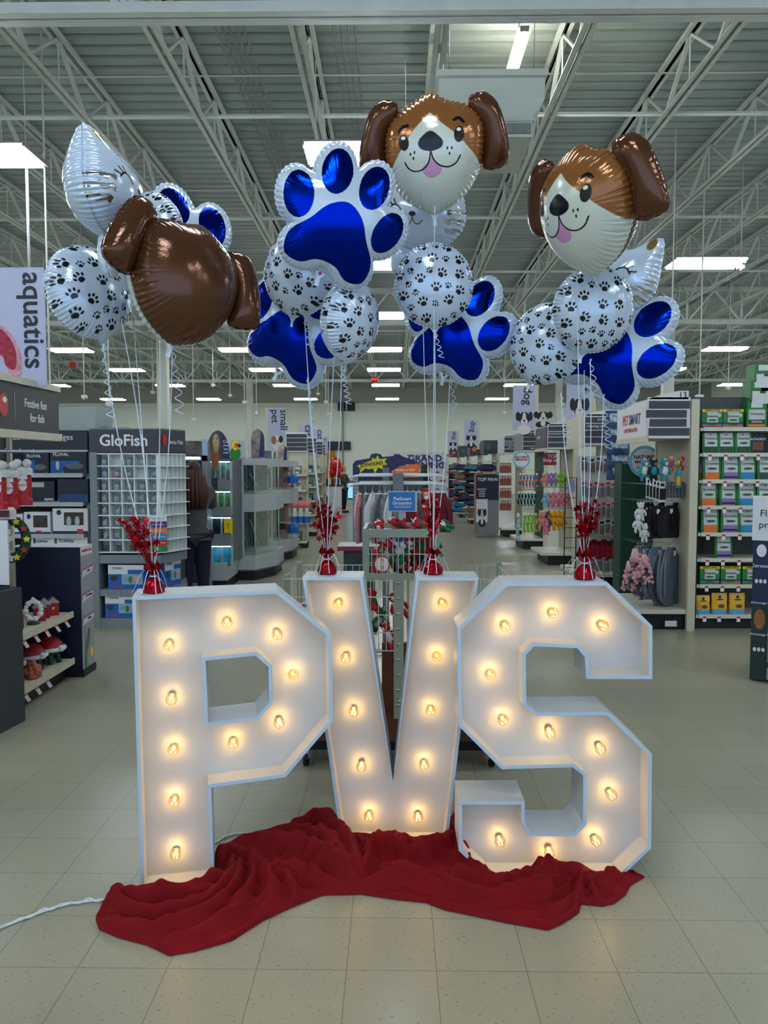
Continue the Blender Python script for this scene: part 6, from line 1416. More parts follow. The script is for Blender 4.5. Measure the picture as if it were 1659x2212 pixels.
# ---- pendant sensors hanging from the joists
sensors = [(108, 828, 9.5), (182, 851, 17), (236, 865, 14), (330, 843, 24), (460, 828, 24), (497, 850, 26), (528, 864, 22), (418, 902, 22), (554, 888, 26), (687, 847, 28), (704, 864, 24), (709, 891, 28), (1511, 850, 13), (1573, 833, 21), (1452, 665, 12), (1159, 837, 26), (1090, 887, 26), (1600, 570, 13.6)]
sh = MB(); sh.rbox(-.06, .06, -.05, .05, -.09, -.02, WHITE, .015); sh.ball((.0, -.03, -.10), .03, WHITE, 8, 6); sm_ = sh.mesh('sensor_head')
ps = MB().tube([(0, 0, 0), (0, 0, 1)], .012, COLM, n=6).mesh('drop_pole')
for i, (px, py, D) in enumerate(sensors):
    q = at(px, py, D); o = empty('pendant_sensor', q); h_ = bpy.data.objects.new('sensor_head', sm_); COL.objects.link(h_); h_.parent = o
    p_ = bpy.data.objects.new('drop_pole', ps); COL.objects.link(p_); p_.parent = o; p_.scale = (1, 1, 6.92-q.z); p_.location = (0, 0, -.02)
    tag(o, 'small white sensor hanging on a thin pole, %s sensor counting from the left' % ordw(sorted(sensors).index((px, py, D))+1), 'sensor', 'pendant sensors under the joists')
# ---- rooftop air unit duct and diffuser
DUCT = mat('duct_white', (206, 212, 204), .45, var=.03); Y0 = 8.03; o = empty('air_diffuser', (0, Y0, 0))
xa, xb = at(965, 280, Y0).x, at(1150, 280, Y0).x; za, zb_ = at(1100, 296, Y0).z, at(1100, 256, Y0).z; zc, zd = at(1100, 214, Y0-.05).z, at(1100, 156, Y0-.05).z
b = MB(); b.box(xa, xb, 0, .98, za, zb_, DUCT); b.box(xa-.02, xb+.02, -.02, 1.0, zb_-.03, zb_, DUCT); b.obj('diffuser_box', o)
xc, xd_ = at(948, 180, Y0).x, at(1175, 180, Y0).x
b = MB(); V = [(xa, 0, zb_), (xb, 0, zb_), (xb, .98, zb_), (xa, .98, zb_), (xc, -.06, zc), (xd_, -.06, zc), (xd_, 1.1, zc), (xc, 1.1, zc)]; b.add(V, [(0, 1, 5, 4), (1, 2, 6, 5), (2, 3, 7, 6), (3, 0, 4, 7)], DUCT)
b.box(xc, xd_, -.06, 1.1, zc, zd, DUCT); b.box(xc-.03, xd_+.02, -.12, 1.16, zd-.06, zd, DUCT); b.obj('supply_duct', o)
b = MB(); gx0 = at(1068, 280, Y0).x; b.box(gx0, xb-.02, -.012, .0, za+.03, zb_-.05, DLET)
for k in range(26): b.box(gx0+k*(xb-.02-gx0)/26, gx0+k*(xb-.02-gx0)/26+.006, -.02, -.012, za+.03, zb_-.05, DUCT)
b.obj('louvre_grille', o)
for q in ((xc+.1, .0), (xd_-.1, .0), (xc+.1, 1.0), (xd_-.1, 1.0)): MB().tube([(q[0], q[1], zd), (q[0], q[1], 6.95)], .006, STEEL, n=5).obj('hanger_rod', o)
tag(o, 'large white air duct and louvred diffuser hanging right of the middle dog balloon', 'air duct')
# conduit bundles on the deck
CON = mat('conduit_metal', (150, 154, 152), .4, .2)
for i, (x0, n, lb) in enumerate(((-2.1, 5, 'bundle of thin conduits running under the deck, upper left'), (-.72, 4, 'bundle of thin conduits running under the deck above the middle'))):
    o = empty('conduit_bundle', (x0, 0, 0)); tag(o, lb, 'conduits')
    for k in range(n): MB().tube([(k*.085, YN, 6.80), (k*.085, 34, 6.80)], .012, CON, n=6).obj('conduit', o)
# ================================================================ right side of the shop
PEG = mat('peg_panel_almond', (176, 172, 150), .5, var=.04); PEGW = mat('peg_panel_white', (190, 190, 184), .5, var=.04)
def endcap(D, lb, num=None, words=(), deck=True, xw=3.05, xd=2.5, dep=1.05, sidepic=None, back=PEG, hooks_z=(), zt=2.375, zs=2.0, side_m=CARDW, wave=False):
    u = empty('aisle_end', (0, D, 0)); tag(u, lb, 'shelves')
    MB().box(xw-.02, xw+.02, .05, dep, 0, zt, back).obj('back_panel', u)
    for y in (0, dep): MB().box(xw-.035, xw+.045, y-.025, y+.025, 0, zt, CREAM).obj('upright_post', u)
    if deck:
        P = [(xw-.02, 0), (xd+.02, 0), (xd, .04), (xd, dep-.02), (xw-.02, dep)]
        MB().prism(P, .17, .215, CREAMD, 'z').obj('base_deck', u); MB().prism([(xw-.02, .05), (xd+.12, .05), (xd+.12, dep-.05), (xw-.02, dep-.05)], 0, .17, BLACK, 'z').obj('base_kick', u)
    xh = 2.58; b = MB(); b.box(xh, xw, .02, dep, zs-.02, zt-.0, CREAM); b.box(xh-.012, xh, .02, dep, zs, zt-.02, side_m); b.box(xh-.02, xh+.01, 0, dep, zs-.06, zs, CREAM); hd = b.obj('header_box', u)
    sl = slat_header(u, xh+.01, xw-.05, 0, zs, zt-.01, 4, wave=wave)
    b = MB(); h0 = .085; b.prism([(xh, zt), (xw-.06, zt), (xw-.06, zt+h0), (xw-.16, zt+h0), (xh+.1, zt+.04)], .0, .012, CARDW, 'y'); nb = b.obj('number_board', u)
    if num: MB().text(num, DLET, .085, T3(xw-.12, -.001, zt+.04), bold=.0008).obj('lettering', nb)
    if words:
        b = MB()
        for k, w_ in enumerate(words):
            if w_: b.text(w_, WLET, .052, T3(xw-.075, -.014, zs+(zt-zs)*(3.5-k)/4), align='RIGHT')
        b.obj('lettering', sl)
    if hooks_z:
        for z in hooks_z: hooks(None, 5, .15, dep-.15, xw-.02, z, .42, STEEL, 'y', u)
    return u
def px_item(me, px, py, D, rz, lab, grp, name, cat, s=1.):
    o = bpy.data.objects.new(name, me); COL.objects.link(o); o.location = at(px, py, D); o.rotation_euler = (0, 0, rz); o.scale = (s, s, s); return tag(o, lab, cat, grp)
# ---- aisle 13
u = endcap(8.0, 'almond aisle end numbered 13 with hanging dog clothes', '13', (), hooks_z=(1.72, 1.50, 1.32, .86), wave=True, xd=2.42)
b = MB(); Ts = T3(2.567, .52, 2.19, -math.pi/2); b.text('PET', RLET, .15, T3(2.566, .72, 2.19, -math.pi/2), sx=.85, bold=.004); b.text('SMART', NAVYP, .15, T3(2.566, .39, 2.19, -math.pi/2), sx=.85, bold=.004); b.text('ANYTHING for PETS', RLET, .06, T3(2.566, .53, 2.08, -math.pi/2), sx=.85, bold=.001); part(b.obj('lettering', kids(u)[0] if False else [c for c in kids(u) if c.name.startswith('header_box')][0]), 'red and blue shop name')
MB().box(2.8, 2.92, -.004, -.0, .04, .10, CARDW).obj('floor_label', u)
GH = mat('grey_hoodie', (112, 122, 134), .85, var=.12, scale=20, bump=.3); GH2 = mat('dark_grey_hoodie', (90, 100, 112), .85, var=.12, scale=20, bump=.3); BKC = mat('black_coat', (22, 23, 28), .8, var=.3, scale=20)
gA = [garment(GH, GH2, .34, .52, seed=i).mesh('dog_hoodie') for i in range(2)]+[garment(GH2, GH, .34, .56, seed=5).mesh('dog_hoodie')]
for i in range(15):
    o = bpy.data.objects.new('dog_hoodie', gA[i % 3]); COL.objects.link(o); o.location = (2.56+.027*i, 8.22+.03*(i % 2), at(1440, 1176, 8.2).z+.02*math.sin(i)); o.rotation_euler = (0, 0, math.pi/2-.75+.25*math.sin(i*2.1)); o.scale = (1, 1, .85+.25*(i/15))
    tag(o, 'grey dog hoodie on the bottom hook of aisle 13, number %s from the left' % (ORD[i] if i < 10 else ['eleven', 'twelve', 'thirteen', 'fourteen', 'fifteen'][i-10]), 'dog hoodie', 'grey hoodies on aisle 13')
gB = [garment(BKC, BLACK, .30, .34, seed=i+8).mesh('black_dog_coat') for i in range(2)]
for i in range(9):
    o = bpy.data.objects.new('black_dog_coat', gB[i % 2]); COL.objects.link(o); o.location = (2.64+.045*i, 8.25+.05*(i % 3), at(1440, 1080, 8.2).z+.02*math.sin(i*1.7)); o.rotation_euler = (0, 0, math.pi/2-.9+.5*math.sin(i*1.7)); tag(o, 'black dog coat on the middle hook of aisle 13, %s from the left' % ORD[i], 'dog coat', 'black coats on aisle 13')
# frilly pink dresses and white toys at the left of it
FR = mat('pink_frill', (222, 166, 172), .9, var=.12, scale=60, bump=.6, bscale=140)
def frilly():
    b = MB(); rs = random.Random(2); b.lathe([(.03, -.04), (.05, -.12), (.06, -.2)], FR, 10)
    for k in range(46):
        t = rs.random(); a = rs.uniform(0, 6.28); r = .05+.07*t; b.ball((r*math.cos(a), r*.6*math.sin(a), -.10-.30*t), .028, FR, 6, 4, sq=(1, .6, .8))
    b.tube([(0, 0, .0), (0, 0, -.05)], .003, STEEL, n=4); return b.mesh('frilly_dress')
fm = frilly()
for i, (px, py) in enumerate(((1372, 1178), (1392, 1190), (1360, 1205), (1385, 1222))): px_item(fm, px, py, 8.0+.08*i, .3*i, 'frilly pink dog dress hanging at the left of the grey hoodies, %s from the top' % ORD[i], 'pink dresses on aisle 13', 'frilly_dress', 'dog dress', .85)
GWT = plush(PLUSHW, PLUSHW, .17).mesh('white_toy')
for i, (px, py) in enumerate(((1384, 1082), (1378, 1108), (1392, 1128))): px_item(GWT, px, py, 8.05, .2*i, 'white plush toy hanging left of the black coats, %s down' % ORD[i], 'white toys on aisle 13', 'white_toy', 'toy', 1.)
TEALP = mat('teal_plush', (40, 134, 146), .8, var=.1, bump=.4)
tp = plush(TEALP, PLUSHW, .2).mesh('teal_toy')
for i, px in enumerate((1392, 1412, 1436)): px_item(tp if i != 1 else plush(BKC, TEALP, .2).mesh('teal_toy'), px, 988, 8.1, .3, 'teal and %s plush toy on the top hook of aisle 13, %s from the left' % (['white', 'black', 'white'][i], ORD[i]), 'teal toys on aisle 13', 'teal_toy', 'toy', 1.)
b = MB(); b.lathe([(.028, -.28), (.03, -.27), (.03, -.14), (.012, -.09), (.012, -.02)], TEALP, 12); b.lathe([(.031, -.25), (.031, -.17)], GOLDM, 12, cap=False); b.lathe([(.014, -.09), (.013, -.0)], GOLDM, 10); px_item(b.mesh('bottle_toy'), 1466, 990, 8.05, 0, 'teal and gold champagne bottle toy on the top hook of aisle 13', None, 'bottle_toy', 'toy', 1.1)
OP = plush(ORANP, PURP, .13).mesh('orange_toy'); px_item(OP, 1450, 985, 8.15, 0, 'purple and orange plush toy beside the bottle toy', None, 'orange_toy', 'toy'); px_item(plush(RLET, PINKP, .13).mesh('red_toy'), 1478, 983, 8.2, 0, 'red plush toy at the right end of the top hook', None, 'red_toy', 'toy')
cp = card_pack(.09, .2, CARDW, BLACK).mesh('collar_pack')
for i in range(5): px_item(cp, 1403+i*7, 1032+i*2, 8.1, .5, 'white carded dog collar above the black coats, %s from the left' % ORD[i], 'carded collars on aisle 13', 'collar_pack', 'collar', 1.05)
SLG = garment(GW, GW, .22, .16, seed=3).mesh('striped_sweater')
for i in range(8): px_item(SLG, 1430+i*7, 1032, 8.2, 1.0, 'grey striped dog sweater on the second hook of aisle 13, %s from the left' % ORD[i], 'striped sweaters on aisle 13', 'striped_sweater', 'dog sweater')
# green stand with round sign behind
D = 9.35; o = empty('display_stand', (xx(1372, D), D, 0)); GRD = mat('deep_green_board', (14, 62, 46), .5, var=.15, scale=5); ww = (1420-1342)/FPX*D
MB().box(-.16, ww-.16, 0, .3, 0, zz(1000, D), GRD).obj('stand_body', o); b = MB(); q = at(1391, 997, D); disc(b, q.x-o.location.x, q.z, .19, .19, -.02, mat('ring_blue', (120, 176, 200), .4), n=32, t=.01); disc(b, q.x-o.location.x, q.z, .155, .155, -.031, CARDW, n=32); rd = b.obj('round_sign', o)
b = MB(); b.text("NATURE'S", mat('maroon_print', (130, 24, 44), .5), .06, T3(q.x-o.location.x, -.033, q.z+.05), bold=.002); b.text('MIRACLE', mat('maroon_print', (0, 0, 0)), .06, T3(q.x-o.location.x, -.033, q.z-.01), bold=.002); b.text('pet cleaning', DLET, .042, T3(q.x-o.location.x, -.033, q.z-.07)); b.text('solutions', DLET, .042, T3(q.x-o.location.x, -.033, q.z-.11)); b.obj('lettering', rd)
tag(o, "dark green stand with a round white and blue sign behind aisle 13", 'display stand')
# blue bags stacked behind it
bm_ = pouch(.30, .22, .16, mat('litter_blue', (28, 60, 110), .4, var=.2), mat('litter_blue', (0, 0, 0)), [(.3, .8, mat('litter_print', (150, 176, 190), .4, var=.6, scale=30))]).mesh('litter_bag')
for i in range(5): px_item(bm_, 1334, 925+i*28, 9.9, .1*i, 'blue and white litter bag stacked between aisles 13 and 14, %s from top' % ORD[i], 'blue litter bags', 'litter_bag', 'bag')
b = MB(); b.box(3.1, 6.5, .0, .45, 0, 1.3, CREAM)
for i in range(5): b.box(3.1, 6.5, -.3, 0, .3+.25*i-.02, .3+.25*i, CREAMD)
o = empty('shelving_run', (0, 10.2, 0)); tag(o, 'almond shelving run behind the blue litter bags', 'shelves'); b.obj('run_core', o)
# ---- aisle 14
u = endcap(10.65, 'almond aisle end numbered 14 with grey and red carded goods', '14', ('potty pads', 'cleaning solutions', '', ''), side_m=CREAM)
b = MB(); x0_, x1_ = xx(1246, 10.6), 3.0; b.box(x0_, x1_, .0, .02, .25, zz(985, 10.6), PEGW); part(b.obj('front_peg_panel', u), 'white peg panel facing the camera')
c1 = card_pack(.10, .22, mat('grey_card', (170, 168, 166), .5, var=.1, scale=20), mat('grey_blob', (120, 116, 118), .5), RLET).mesh('carded_item'); c2 = card_pack(.085, .24, mat('red_card', (120, 20, 36), .5), mat('red_blob', (150, 30, 46), .5)).mesh('carded_item'); c3 = card_pack(.10, .22, mat('white_card2', (180, 180, 178), .5), mat('dk_blob', (120, 106, 100), .4, var=.4, scale=30)).mesh('carded_item')
for r, (py, me, nn) in enumerate(((985, c3, 5), (1038, c1, 6), (1082, c1, 7), (1120, c3, 6), (1165, c2, 7), (1200, c1, 5))):
    for i in range(nn): px_item(me, 1262+i*64/(nn-1)*1.0, py+(i % 2)*3, 10.5-.02*i, .25, 'carded chew item on aisle 14, %s row down, %s from the left' % (ORD[r], ORD[i]), 'carded goods on aisle 14', 'carded_item', 'carded item')
o = empty('wire_rack', (xx(1234, 10.2), 10.2, 0)); b = MB(); w_ = .15; zt_ = zz(1032, 10.2)
for k in range(12): b.tube([(-w_/2, 0, .1+k*(zt_-.1)/11), (w_/2, 0, .1+k*(zt_-.1)/11)], .005, BLACK, n=4)
for s in (-1, 1): b.tube([(s*w_/2, 0, 0), (s*w_/2, 0, zt_)], .007, BLACK, n=4)
b.obj('wire_grid', o); MB().box(-.05, .05, -.01, .0, zz(1062, 10.2), zz(1036, 10.2), mat('grey_blue_card', (140, 150, 172), .5)).obj('info_card', o); tag(o, 'narrow black wire rack standing left of aisle 14', 'rack')
# ---- plush toy aisle end (third)
u = endcap(13.2, 'almond aisle end with yellow, pink and purple plush toys', None, ('toys', 'interactive feeders', '', ''), hooks_z=(1.66, 1.32, .95), side_m=DGREY)
b = MB(); b.text('petsmart', WLET, .07, T3(2.566, .7, 2.2, -math.pi/2), bold=.001); disc(b, .05, 0, .05, .08, 0, RLET, T3(2.565, .3, 2.2, -math.pi/2)); b.obj('header_print', u)
b = MB(); b.box(xx(1175, 13.4), xx(1202, 13.4), .2, .22, zz(1005, 13.4), zz(978, 13.4), mat('maroon_print', (0, 0, 0))); b.text('TOP', WLET, .09, T3(xx(1193, 13.4), .19, zz(986, 13.4))); b.text('Step ou', WLET, .09, T3(xx(1190, 13.4), .19, zz(994, 13.4))); part(b.obj('maroon_sign', u), 'maroon hanging sign')
PC = {'purple': mat('plush_purple', (140, 116, 178), .85, bump=.4), 'lime': mat('plush_lime', (140, 190, 60), .85, bump=.4), 'pink': mat('plush_pink', (206, 104, 150), .85, bump=.4), 'yellow': mat('plush_yellow', (224, 160, 30), .85, bump=.4), 'blue': mat('plush_blue', (120, 170, 196), .85, bump=.4), 'grey': mat('plush_grey', (86, 84, 104), .85, bump=.4), 'salmon': mat('plush_salmon', (206, 130, 120), .85, bump=.4)}
pmm = {k: plush(m, m if k != 'pink' else PC['salmon'], .2, seed=1).mesh('plush_toy') for k, m in PC.items()}
rows = [(1020, [('salmon', 1176), ('purple', 1186), ('purple', 1196), ('lime', 1206), ('lime', 1216)], .95), (1062, [('blue', 1179), ('pink', 1190), ('pink', 1201), ('pink', 1212), ('pink', 1224)], 1.05), (1100, [('salmon', 1172), ('grey', 1179), ('yellow', 1192), ('yellow', 1202), ('yellow', 1212)], 1.5)]
for r, (py, L_, s_) in enumerate(rows):
    for i, (k, px) in enumerate(L_): px_item(pmm[k], px, py, 13.3+.05*i, -.5+.2*i, '%s plush toy in the %s row of the toy aisle end, %s from the left' % (k, ['top', 'middle', 'bottom'][r], ORD[i]), 'plush toys on the toy aisle end', 'plush_toy', 'plush toy', s_)
px_item(pmm['pink'], 1180, 1128, 13.25, .2, 'pink plush toy hanging lowest on the toy aisle end', None, 'plush_toy', 'plush toy', .9)
# ---- fourth aisle end: green board
u = endcap(15.75, 'almond aisle end with green board and lime dog toys', None, ('toys & chews', '', 'crates', 'beds & rugs'), hooks_z=(1.6, 1.2, .8), back=GRD, side_m=GREYP)
b = MB(); q = at(1127, 993, 15.6); disc(b, q.x, q.z, .17, .17, -.1, mat('ring_blue', (0, 0, 0)), n=24, t=.01); disc(b, q.x, q.z, .14, .14, -.111, CARDW, n=24); b.text("NATURE'S", mat('maroon_print', (0, 0, 0)), .06, T3(q.x, -.113, q.z+.05), bold=.002); b.text('MIRACLE', mat('maroon_print', (0, 0, 0)), .06, T3(q.x, -.113, q.z), bold=.002); part(b.obj('round_sign', u), 'round white and blue sign')
rl = rope_toy(PC['lime'], PC['lime'], .40).mesh('rope_toy'); rb_ = rope_toy(BLUEP, ORANP, .3).mesh('rope_toy'); rk = rope_toy(TK, TEALP, .3).mesh('rope_toy')
for i in range(5): px_item(rl, 1133+i*8, 1108, 15.8+.05*i, 0, 'long lime dog toy in the bottom row of the green board, %s from the left' % ORD[i], 'lime toys on the green board', 'rope_toy', 'dog toy', 1.0)
for i in range(6): px_item(rb_, 1124+i*7, 1022, 15.8, 0, 'blue and orange dog toy, top row of the green board, %s from left' % ORD[i], 'blue toys on the green board', 'rope_toy', 'dog toy')
for i in range(6): px_item(rk, 1120+i*7, 1062, 15.8, 0, 'black and teal dog toy, middle row of the green board, %s from left' % ORD[i], 'dark toys on the green board', 'rope_toy', 'dog toy')
px_item(rope_toy(mat('mint', (150, 190, 186), .8), mat('mint', (0, 0, 0)), .5).mesh('rope_toy'), 1119, 1108, 15.6, 0, 'pale mint long dog toy left of the lime ones', None, 'rope_toy', 'dog toy', 1.1)
# ---- fifth: navy paw display with printed dog
u = endcap(18.4, 'almond aisle end with navy TOP PAW boot display', None, ('grooming', 'grooming & shedding', 'gates & crates', ''), xd=2.52, side_m=CARDW)
D = 18.3; o = empty('paw_display', (0, D, 0)); tag(o, 'navy and white TOP PAW dog boot display with a printed dog', 'display'); x0_, x1_ = xx(1029, D), xx(1078, D)
MB().box(x0_, x1_, 0, .3, .1, zz(1080, D), mat('display_grey', (120, 122, 128), .5)).box(x0_, x1_, 0, .3, zz(1080, D), zz(1026, D), NAVY).box(x0_-.02, x0_, 0, .3, .1, zz(1026, D), mat('copper_edge', (150, 100, 76), .4)).obj('display_body', o)
b = MB(); b.box(x0_, x0_+.27, -.01, 0, zz(1128, D), zz(1078, D), CARDW); b.box(x0_, x0_+.27, -.01, 0, zz(1078, D), zz(1052, D), NAVY); fp_ = b.obj('front_panel', o); b = MB(); b.text('TOP PAW', WLET, .11, T3((x0_+x1_)/2, -.004, zz(1036, D)), bold=.002)
for k, w_ in enumerate(('PROTECT', 'YOUR', "DOG'S", 'PAWS')): b.text(w_, WLET, .05, T3(x0_+.135, -.012, zz(1057+5*k, D)), bold=.001)
b.obj('lettering', fp_); animal('bernese', .2, .36).obj('dog_picture', fp_, loc=(x0_+.14, -.011, zz(1130, D)))
pk = card_pack(.07, .2, mat('jerky_card', (150, 130, 120), .5, var=.3, scale=30), mat('jerky', (130, 70, 56), .6, var=.4, scale=40), PINKP).mesh('carded_item')
for r in range(4):
    for i in range(4): px_item(pk, 1083+i*6, 1000+r*27, 18.3, 0, 'pink and brown treat pack right of the navy display, %s row, %s from the left' % (ORD[r], ORD[i]), 'treat packs by the navy display', 'carded_item', 'treat pack', 1.2)
# ---- dog food ends further back
BC = [('light blue', mat('bag_light_blue', (40, 110, 160), .4, var=.2, scale=12)), ('navy', PROD[1]), ('black', mat('bag_black', (26, 28, 36), .4, var=.4, scale=12)), ('white', PROD[2]), ('red', PROD[0])]
def lying_bag(m, m2):
    b = MB(); P = []
    for j in range(7):
        for i in range(9):
            u, v = i/8*2-1, j/6*2-1; P.append((u*.30, v*.2, .075+.065*(1-u**4)*(1-v**2)))
    F = [(j*9+i, j*9+i+1, (j+1)*9+i+1, (j+1)*9+i) for j in range(6) for i in range(8)]
    b.add(P, F, m, smooth=True); b.add([(x, y, .15-z) for x, y, z in P], [f[::-1] for f in F], m, smooth=True); b.box(-.30, .30, -.201, -.199, .05, .10, m2); b.box(-.12, .12, -.19, -.14, .04, .13, m2); return b.mesh('food_bag')
fb = [(n_, lying_bag(m, PROD[(i+2) % 8] if n_ in ('red', 'white') else m)) for i, (n_, m) in enumerate(BC)]
for e, (D, xa_, nm) in enumerate(((19.8, 2.3, 'nearest'), (22.6, 2.22, 'second'), (25.4, 2.14, 'third'), (28.4, 2.06, 'furthest'))):
    u = empty('shelving_unit', (xa_, D, 0)); tag(u, 'almond dog food end shelf on the right aisle, %s of four' % nm, 'shelves'); MB().box(.3, .36, 0, 1.1, 0, 2.0, CREAM).obj('back_panel', u); MB().box(0, .3, 0, 1.1, 0, .12, BLACK).obj('base_kick', u)
    for z in (.14, .50, .86, 1.2, 1.52, 1.82): MB().box(-.04, .34, 0, 1.1, z-.03, z, CREAMD).obj('shelf', u)
    MB().box(-.02, .5, .1, 1.0, 2.0, 2.34, HB).obj('header_box', u); b = MB(); disc(b, .1, 2.17, .07, .07, -.0, ORANP if e % 2 else LEAF, T3(0, .098, 0)); part(b.obj('header_picture', u), 'round coloured picture')
    for j, z in enumerate((.14, .50, .86, 1.2, 1.52)):
        for i in range(1+(z < 1.5)):
            n_, me = fb[[0, 2, 4, 3, 1][j] if e % 2 == 0 else [3, 1, 2, 2, 4][j]]; o = bpy.data.objects.new('food_bag', me); COL.objects.link(o); o.location = (xa_+.06-.05*i, D+.22, z+.001+.16*i); o.rotation_euler = (0, 0, .1*((i+j) % 3-1)); o.scale = (.85, .8, 1.55)
            tag(o, '%s dog food bag on the %s dog food end, %s shelf up, %s' % (n_, nm, ORD[j], ['lower', 'upper'][i]), 'dog food bag', 'dog food bags')
banner(tuple(at(1131, 930, 15.5)), .43, 1.04-.15, 'dog', 'collie', 'lavender hanging banner reading dog with a grey and white collie', side=1, wscale=.95)
banner(tuple(at(1250, 916, 13.2)), .42, 1.05, 'dog', 'collie', 'lavender hanging banner with a black and white border collie', side=1, wscale=.8)
banner(tuple(at(1017, 963, 22)), .36, .72, 'dog', 'bernese', 'lavender hanging banner reading dog with a dark dog, right of two', side=1, wscale=1.0)
banner(tuple(at(978, 972, 27)), .32, .66, 'dog', 'bernese', 'lavender hanging banner reading dog with a dark dog, left of two', side=1, wscale=1.0)
q = at(1173, 918, 14.6); o = empty('dog_cutout', (q.x, 14.6, q.z)); animal('bernese', .34, .26).obj('dog_face', o); MB().box(-.16, .16, 0, .01, -.15, .02, CARDW).obj('cutout_board', o); tag(o, 'black and white dog face cutout peeking over the aisle signs', 'cutout')
# ---- greenies shelf at the right, facing the camera
D = 8.05; X0 = xx(1507, D); u = empty('shelving_unit', (0, D, 0)); tag(u, 'almond shelving unit of dental treats at the right edge of the view', 'shelves'); X1 = 5.4
b = MB(); b.box(X0, X1, .42, .46, 0, zz(925, D)+.35, mat('dark_peg_panel', (70, 74, 72), .6, var=.05)); b.obj('back_panel', u); MB().box(X0, X1, .05, .42, 0, .13, BLACK).obj('base_kick', u); MB().box(X0-.01, X0+.02, 0, .45, 0, 2.1, BLACK).obj('side_panel', u)
SY = [925, 980, 1037, 1093, 1151, 1206, 1262, 1327]; SZ = [zz(y, D) for y in SY]
for si, z in enumerate(SZ):
    b = MB(); b.box(X0+.02, X1, -.0, .42, z-.03, z, CREAMD); price_rail(b, X0+.05, X1, 0, z); sh = b.obj('shelf', u)
    if si:
        for px in ((1532, 1566, 1601, 1636) if si < 7 else (1529, 1561, 1603)):
            b = MB(); tag_card(b, xx(px, D), -.012, z-.012); b.obj('price_tag', sh)
GB = mat('greenie_green', (38, 118, 52), .4, var=.1, scale=5); GDK = mat('greenie_dark', (20, 70, 44), .4); FACE = mat('greenie_face', (190, 196, 196), .35, var=.03); BONE = mat('bone_green', (44, 84, 50), .5)
def gpouch(col, nm): return pouch(.20, .255, .07, GB, FACE, [(.0, .20, col, .14, .86), (.20, .34, col, .14, .86), (.08, .14, DLET if nm == 'grape' else col, .14, .86)], 'Greenies', GDK, ((0, .50, .26, .05, BONE), (-.02, .90, .05, .03, GDK)), seed=len(nm)).mesh('treat_pouch')
gp = {'orange': gpouch(ORANP, 'orange'), 'purple': gpouch(PURP, 'grape'), 'blue': gpouch(mat('fresh_blue', (34, 130, 186), .4), 'blue'), 'dark green': gpouch(GDK, 'dark green')}
def gbox(b2): 
    b = carton(.215, .16, .20, GB, [(.86, 1., YELP), (.30, .84, FACE, .24, .78), (.20, .30, GDK), (.10, .2, mat('fresh_blue', (0, 0, 0)), .02, .3), (.10, .2, PURP, .7, .98), (.04, .10, b2)], None, pics=((.34, .68, .1, .11, FACE), (0, .42, .22, .05, BONE))); b.text('VARIETY PACK', GDK, .024, T3(0, -.003, .187), bold=.0006); b.text('Greenies', GDK, .034, T3(0, -.003, .125), bold=.0003); return b.mesh('treat_box')
gb = [gbox(RLET), gbox(ORANP), gbox(LEAF)]
bo = carton(.215, .16, .20, GB, [(.45, .98, FACE, .1, .9), (.2, .45, GDK, .1, .9), (.08, .2, ORANP, .1, .9)], 'ORIGINAL', WLET, ts=.13, tz=.33); bo.text('Greenies', GDK, .04, T3(0, -.003, .15)); bo = bo.mesh('treat_box')
def put(me, px, si, nm, cat, lab, grp, dz=0, s=1., rz=0.):
    o = bpy.data.objects.new(nm, me); COL.objects.link(o); o.location = (xx(px, D), D+(.02 if 'box' in nm else .07), SZ[si]+.001+dz); o.scale = (s, s, s); o.rotation_euler = (0, 0, rz); return tag(o, lab, cat, grp)
for i, (px, me) in enumerate(((1538, gb[0]), (1583, gb[1]), (1634, bo), (1680, gb[2]))): put(me, px, 0, 'treat_box', 'box', 'green treat box on the top shelf at the right, %s from the left' % ORD[i], 'green treat boxes', 0, .96)
for i, (px, k) in enumerate(((1539, 'dark green'), (1573, 'dark green'), (1610, 'dark green'))): put(gp[k], px, 1, 'treat_pouch', 'treat pouch', 'green and white treat pouch on the second shelf at the right, %s from the left' % ORD[i], 'treat pouches', 0, .85)
o = put(pouch(.17, .24, .07, NAVY, NAVY, [(.2, .55, BROWNP)], 'AUTHORITY', WLET).mesh('navy_pouch'), 1641, 1, 'navy_pouch', 'treat pouch', 'navy treat pouch at the right end of the second shelf', None, 0, .85)
for r, (si, pxs, s_) in enumerate(((2, (1543, 1584, 1620, 1662), .92), (3, (1537, 1580, 1620, 1662), .92), (4, (1542, 1586, 1624), .95))):
    for i, px in enumerate(pxs):
        k = ['orange', 'purple', 'blue', 'dark green'][i]; put(gp[k], px, si, 'treat_pouch', 'treat pouch', '%s banded treat pouch on the %s shelf at the right' % (k, ['third', 'fourth', 'fifth'][r]), 'treat pouches', 0, s_, .06*((i+r) % 3-1))
        if si < 4: put(gp[k], px-6, si, 'treat_pouch', 'treat pouch', '%s banded treat pouch standing behind the front one, %s shelf at the right' % (k, ['third', 'fourth', 'fifth'][r]), 'treat pouches', 0, s_*.97, -.05).location.y += .10
put(gp['purple'], 1573, 5, 'treat_pouch', 'treat pouch', 'lone purple banded treat pouch on the nearly empty shelf', None, 0, .9)
for i, (px, me) in enumerate(((1541, gb[2]), (1587, gb[1]), (1634, gb[0]))): put(me, px, 6, 'treat_box', 'box', 'green variety treat box on the lower shelf at the right, %s from the left' % ORD[i], 'green treat boxes', 0, .95)
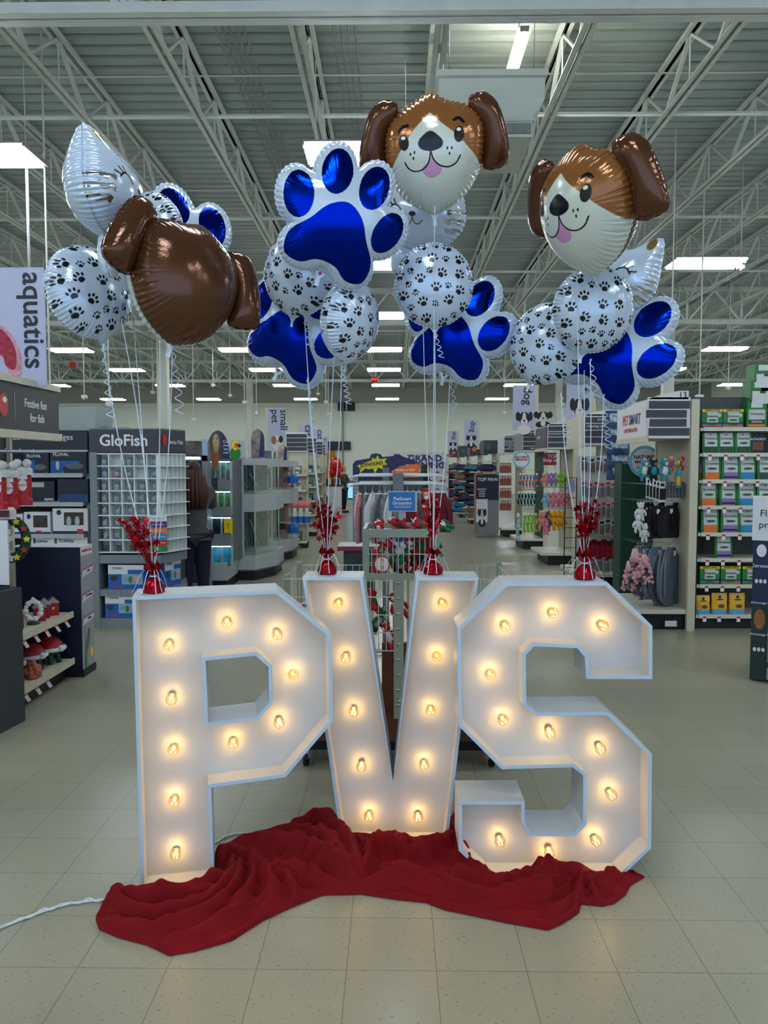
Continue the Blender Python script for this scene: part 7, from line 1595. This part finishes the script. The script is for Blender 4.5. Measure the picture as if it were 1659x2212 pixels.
dn = mat('dental_yellow', (226, 172, 26), .35, var=.05); dp_ = pouch(.17, .24, .09, dn, dn, [(.0, .28, mat('sky_blue', (90, 160, 200), .4), .0, 1.0)], None, None, ((0, .82, .10, .08, NAVYP), (0, .70, .26, .035, NAVYP), (.06, .40, .22, .10, BROWNP))).mesh('yellow_pouch')
for i, px in enumerate((1531, 1567, 1606)): put(dp_, px, 7, 'yellow_pouch', 'treat pouch', 'yellow and blue dental treat pouch on the bottom shelf, %s from the left' % ORD[i], 'yellow treat pouches', 0, .82+.1*(i > 0))
gm2 = carton(.20, .2, .24, GB, [(.0, .55, CARDW, .1, .9), (.7, .95, CARDW, .2, .8), (.45, .55, GDK, .5, .8)]).mesh('case_box')
for i, (px, py, lb) in enumerate(((1641, 872, 'green shipping case at the left of the stack above the top shelf'), (1664, 872, 'green shipping case at the right of the stack above the top shelf'), (1634, 915, 'green shipping case at the bottom of the stack on the top shelf'), (1650, 835, 'green shipping case topmost of the stack'))):
    px_item(gm2, px-(0 if i < 3 else -0), py, 8.35, 0, lb, 'green shipping cases', 'case_box', 'box')
# ---- tall flea treatment display at the right edge
D = 6.1; o = empty('flea_display', (xx(1632, D), D, 0), Rd(-25)); tag(o, 'tall navy and green flea treatment display cut by the right edge', 'display'); zt_ = zz(1075, D)
FLN = mat('flea_navy', (22, 34, 66), .45, var=.05); FLG = mat('flea_dark_green', (24, 46, 40), .45, var=.05)
MB().box(0, .12, 0, .5, .02, .62, FLG).box(0, .12, 0, .5, .62, 1.12, FLN).box(-.01, .45, -.01, .5, 1.12, zt_, CARDW).box(.12, .45, .02, .5, .02, 1.12, LGREY).obj('display_body', o)
b = MB(); b.text('Flea & tick', DLET, .075, T3(.20, -.012, zt_-.12)); b.text('prevention', DLET, .075, T3(.20, -.012, zt_-.21)); b.text('Seresto', WLET, .04, T3(.06, -.002, .92)); b.text('Advantage II', WLET, .026, T3(.06, -.002, .63)); b.text('Advantage II', WLET, .026, T3(.06, -.002, .38)); b.obj('lettering', o)
for cx_, cz_, rx_, rz_, m_ in [(.06, 1.04, .035, .05, CARDW), (.06, .50, .04, .08, mat('cat_orange', (150, 90, 44), .5, var=.3))]+[(.03+.03*k, q, .012, .017, CARDW) for k in range(3) for q in (.26, .80)]:
    b = MB(); disc(b, cx_, cz_, rx_, rz_, -.001, m_); b.obj('printed_mark', o)
for k in range(3):
    b = MB(); b.box(.14, .42, -.03, .02, .15+.33*k, .36+.33*k, [CARDW, BLUEP, CARDW][k]); b.box(.12, .45, -.035, -.03, .13+.33*k, .17+.33*k, DLET); b.obj('product_tray', o)
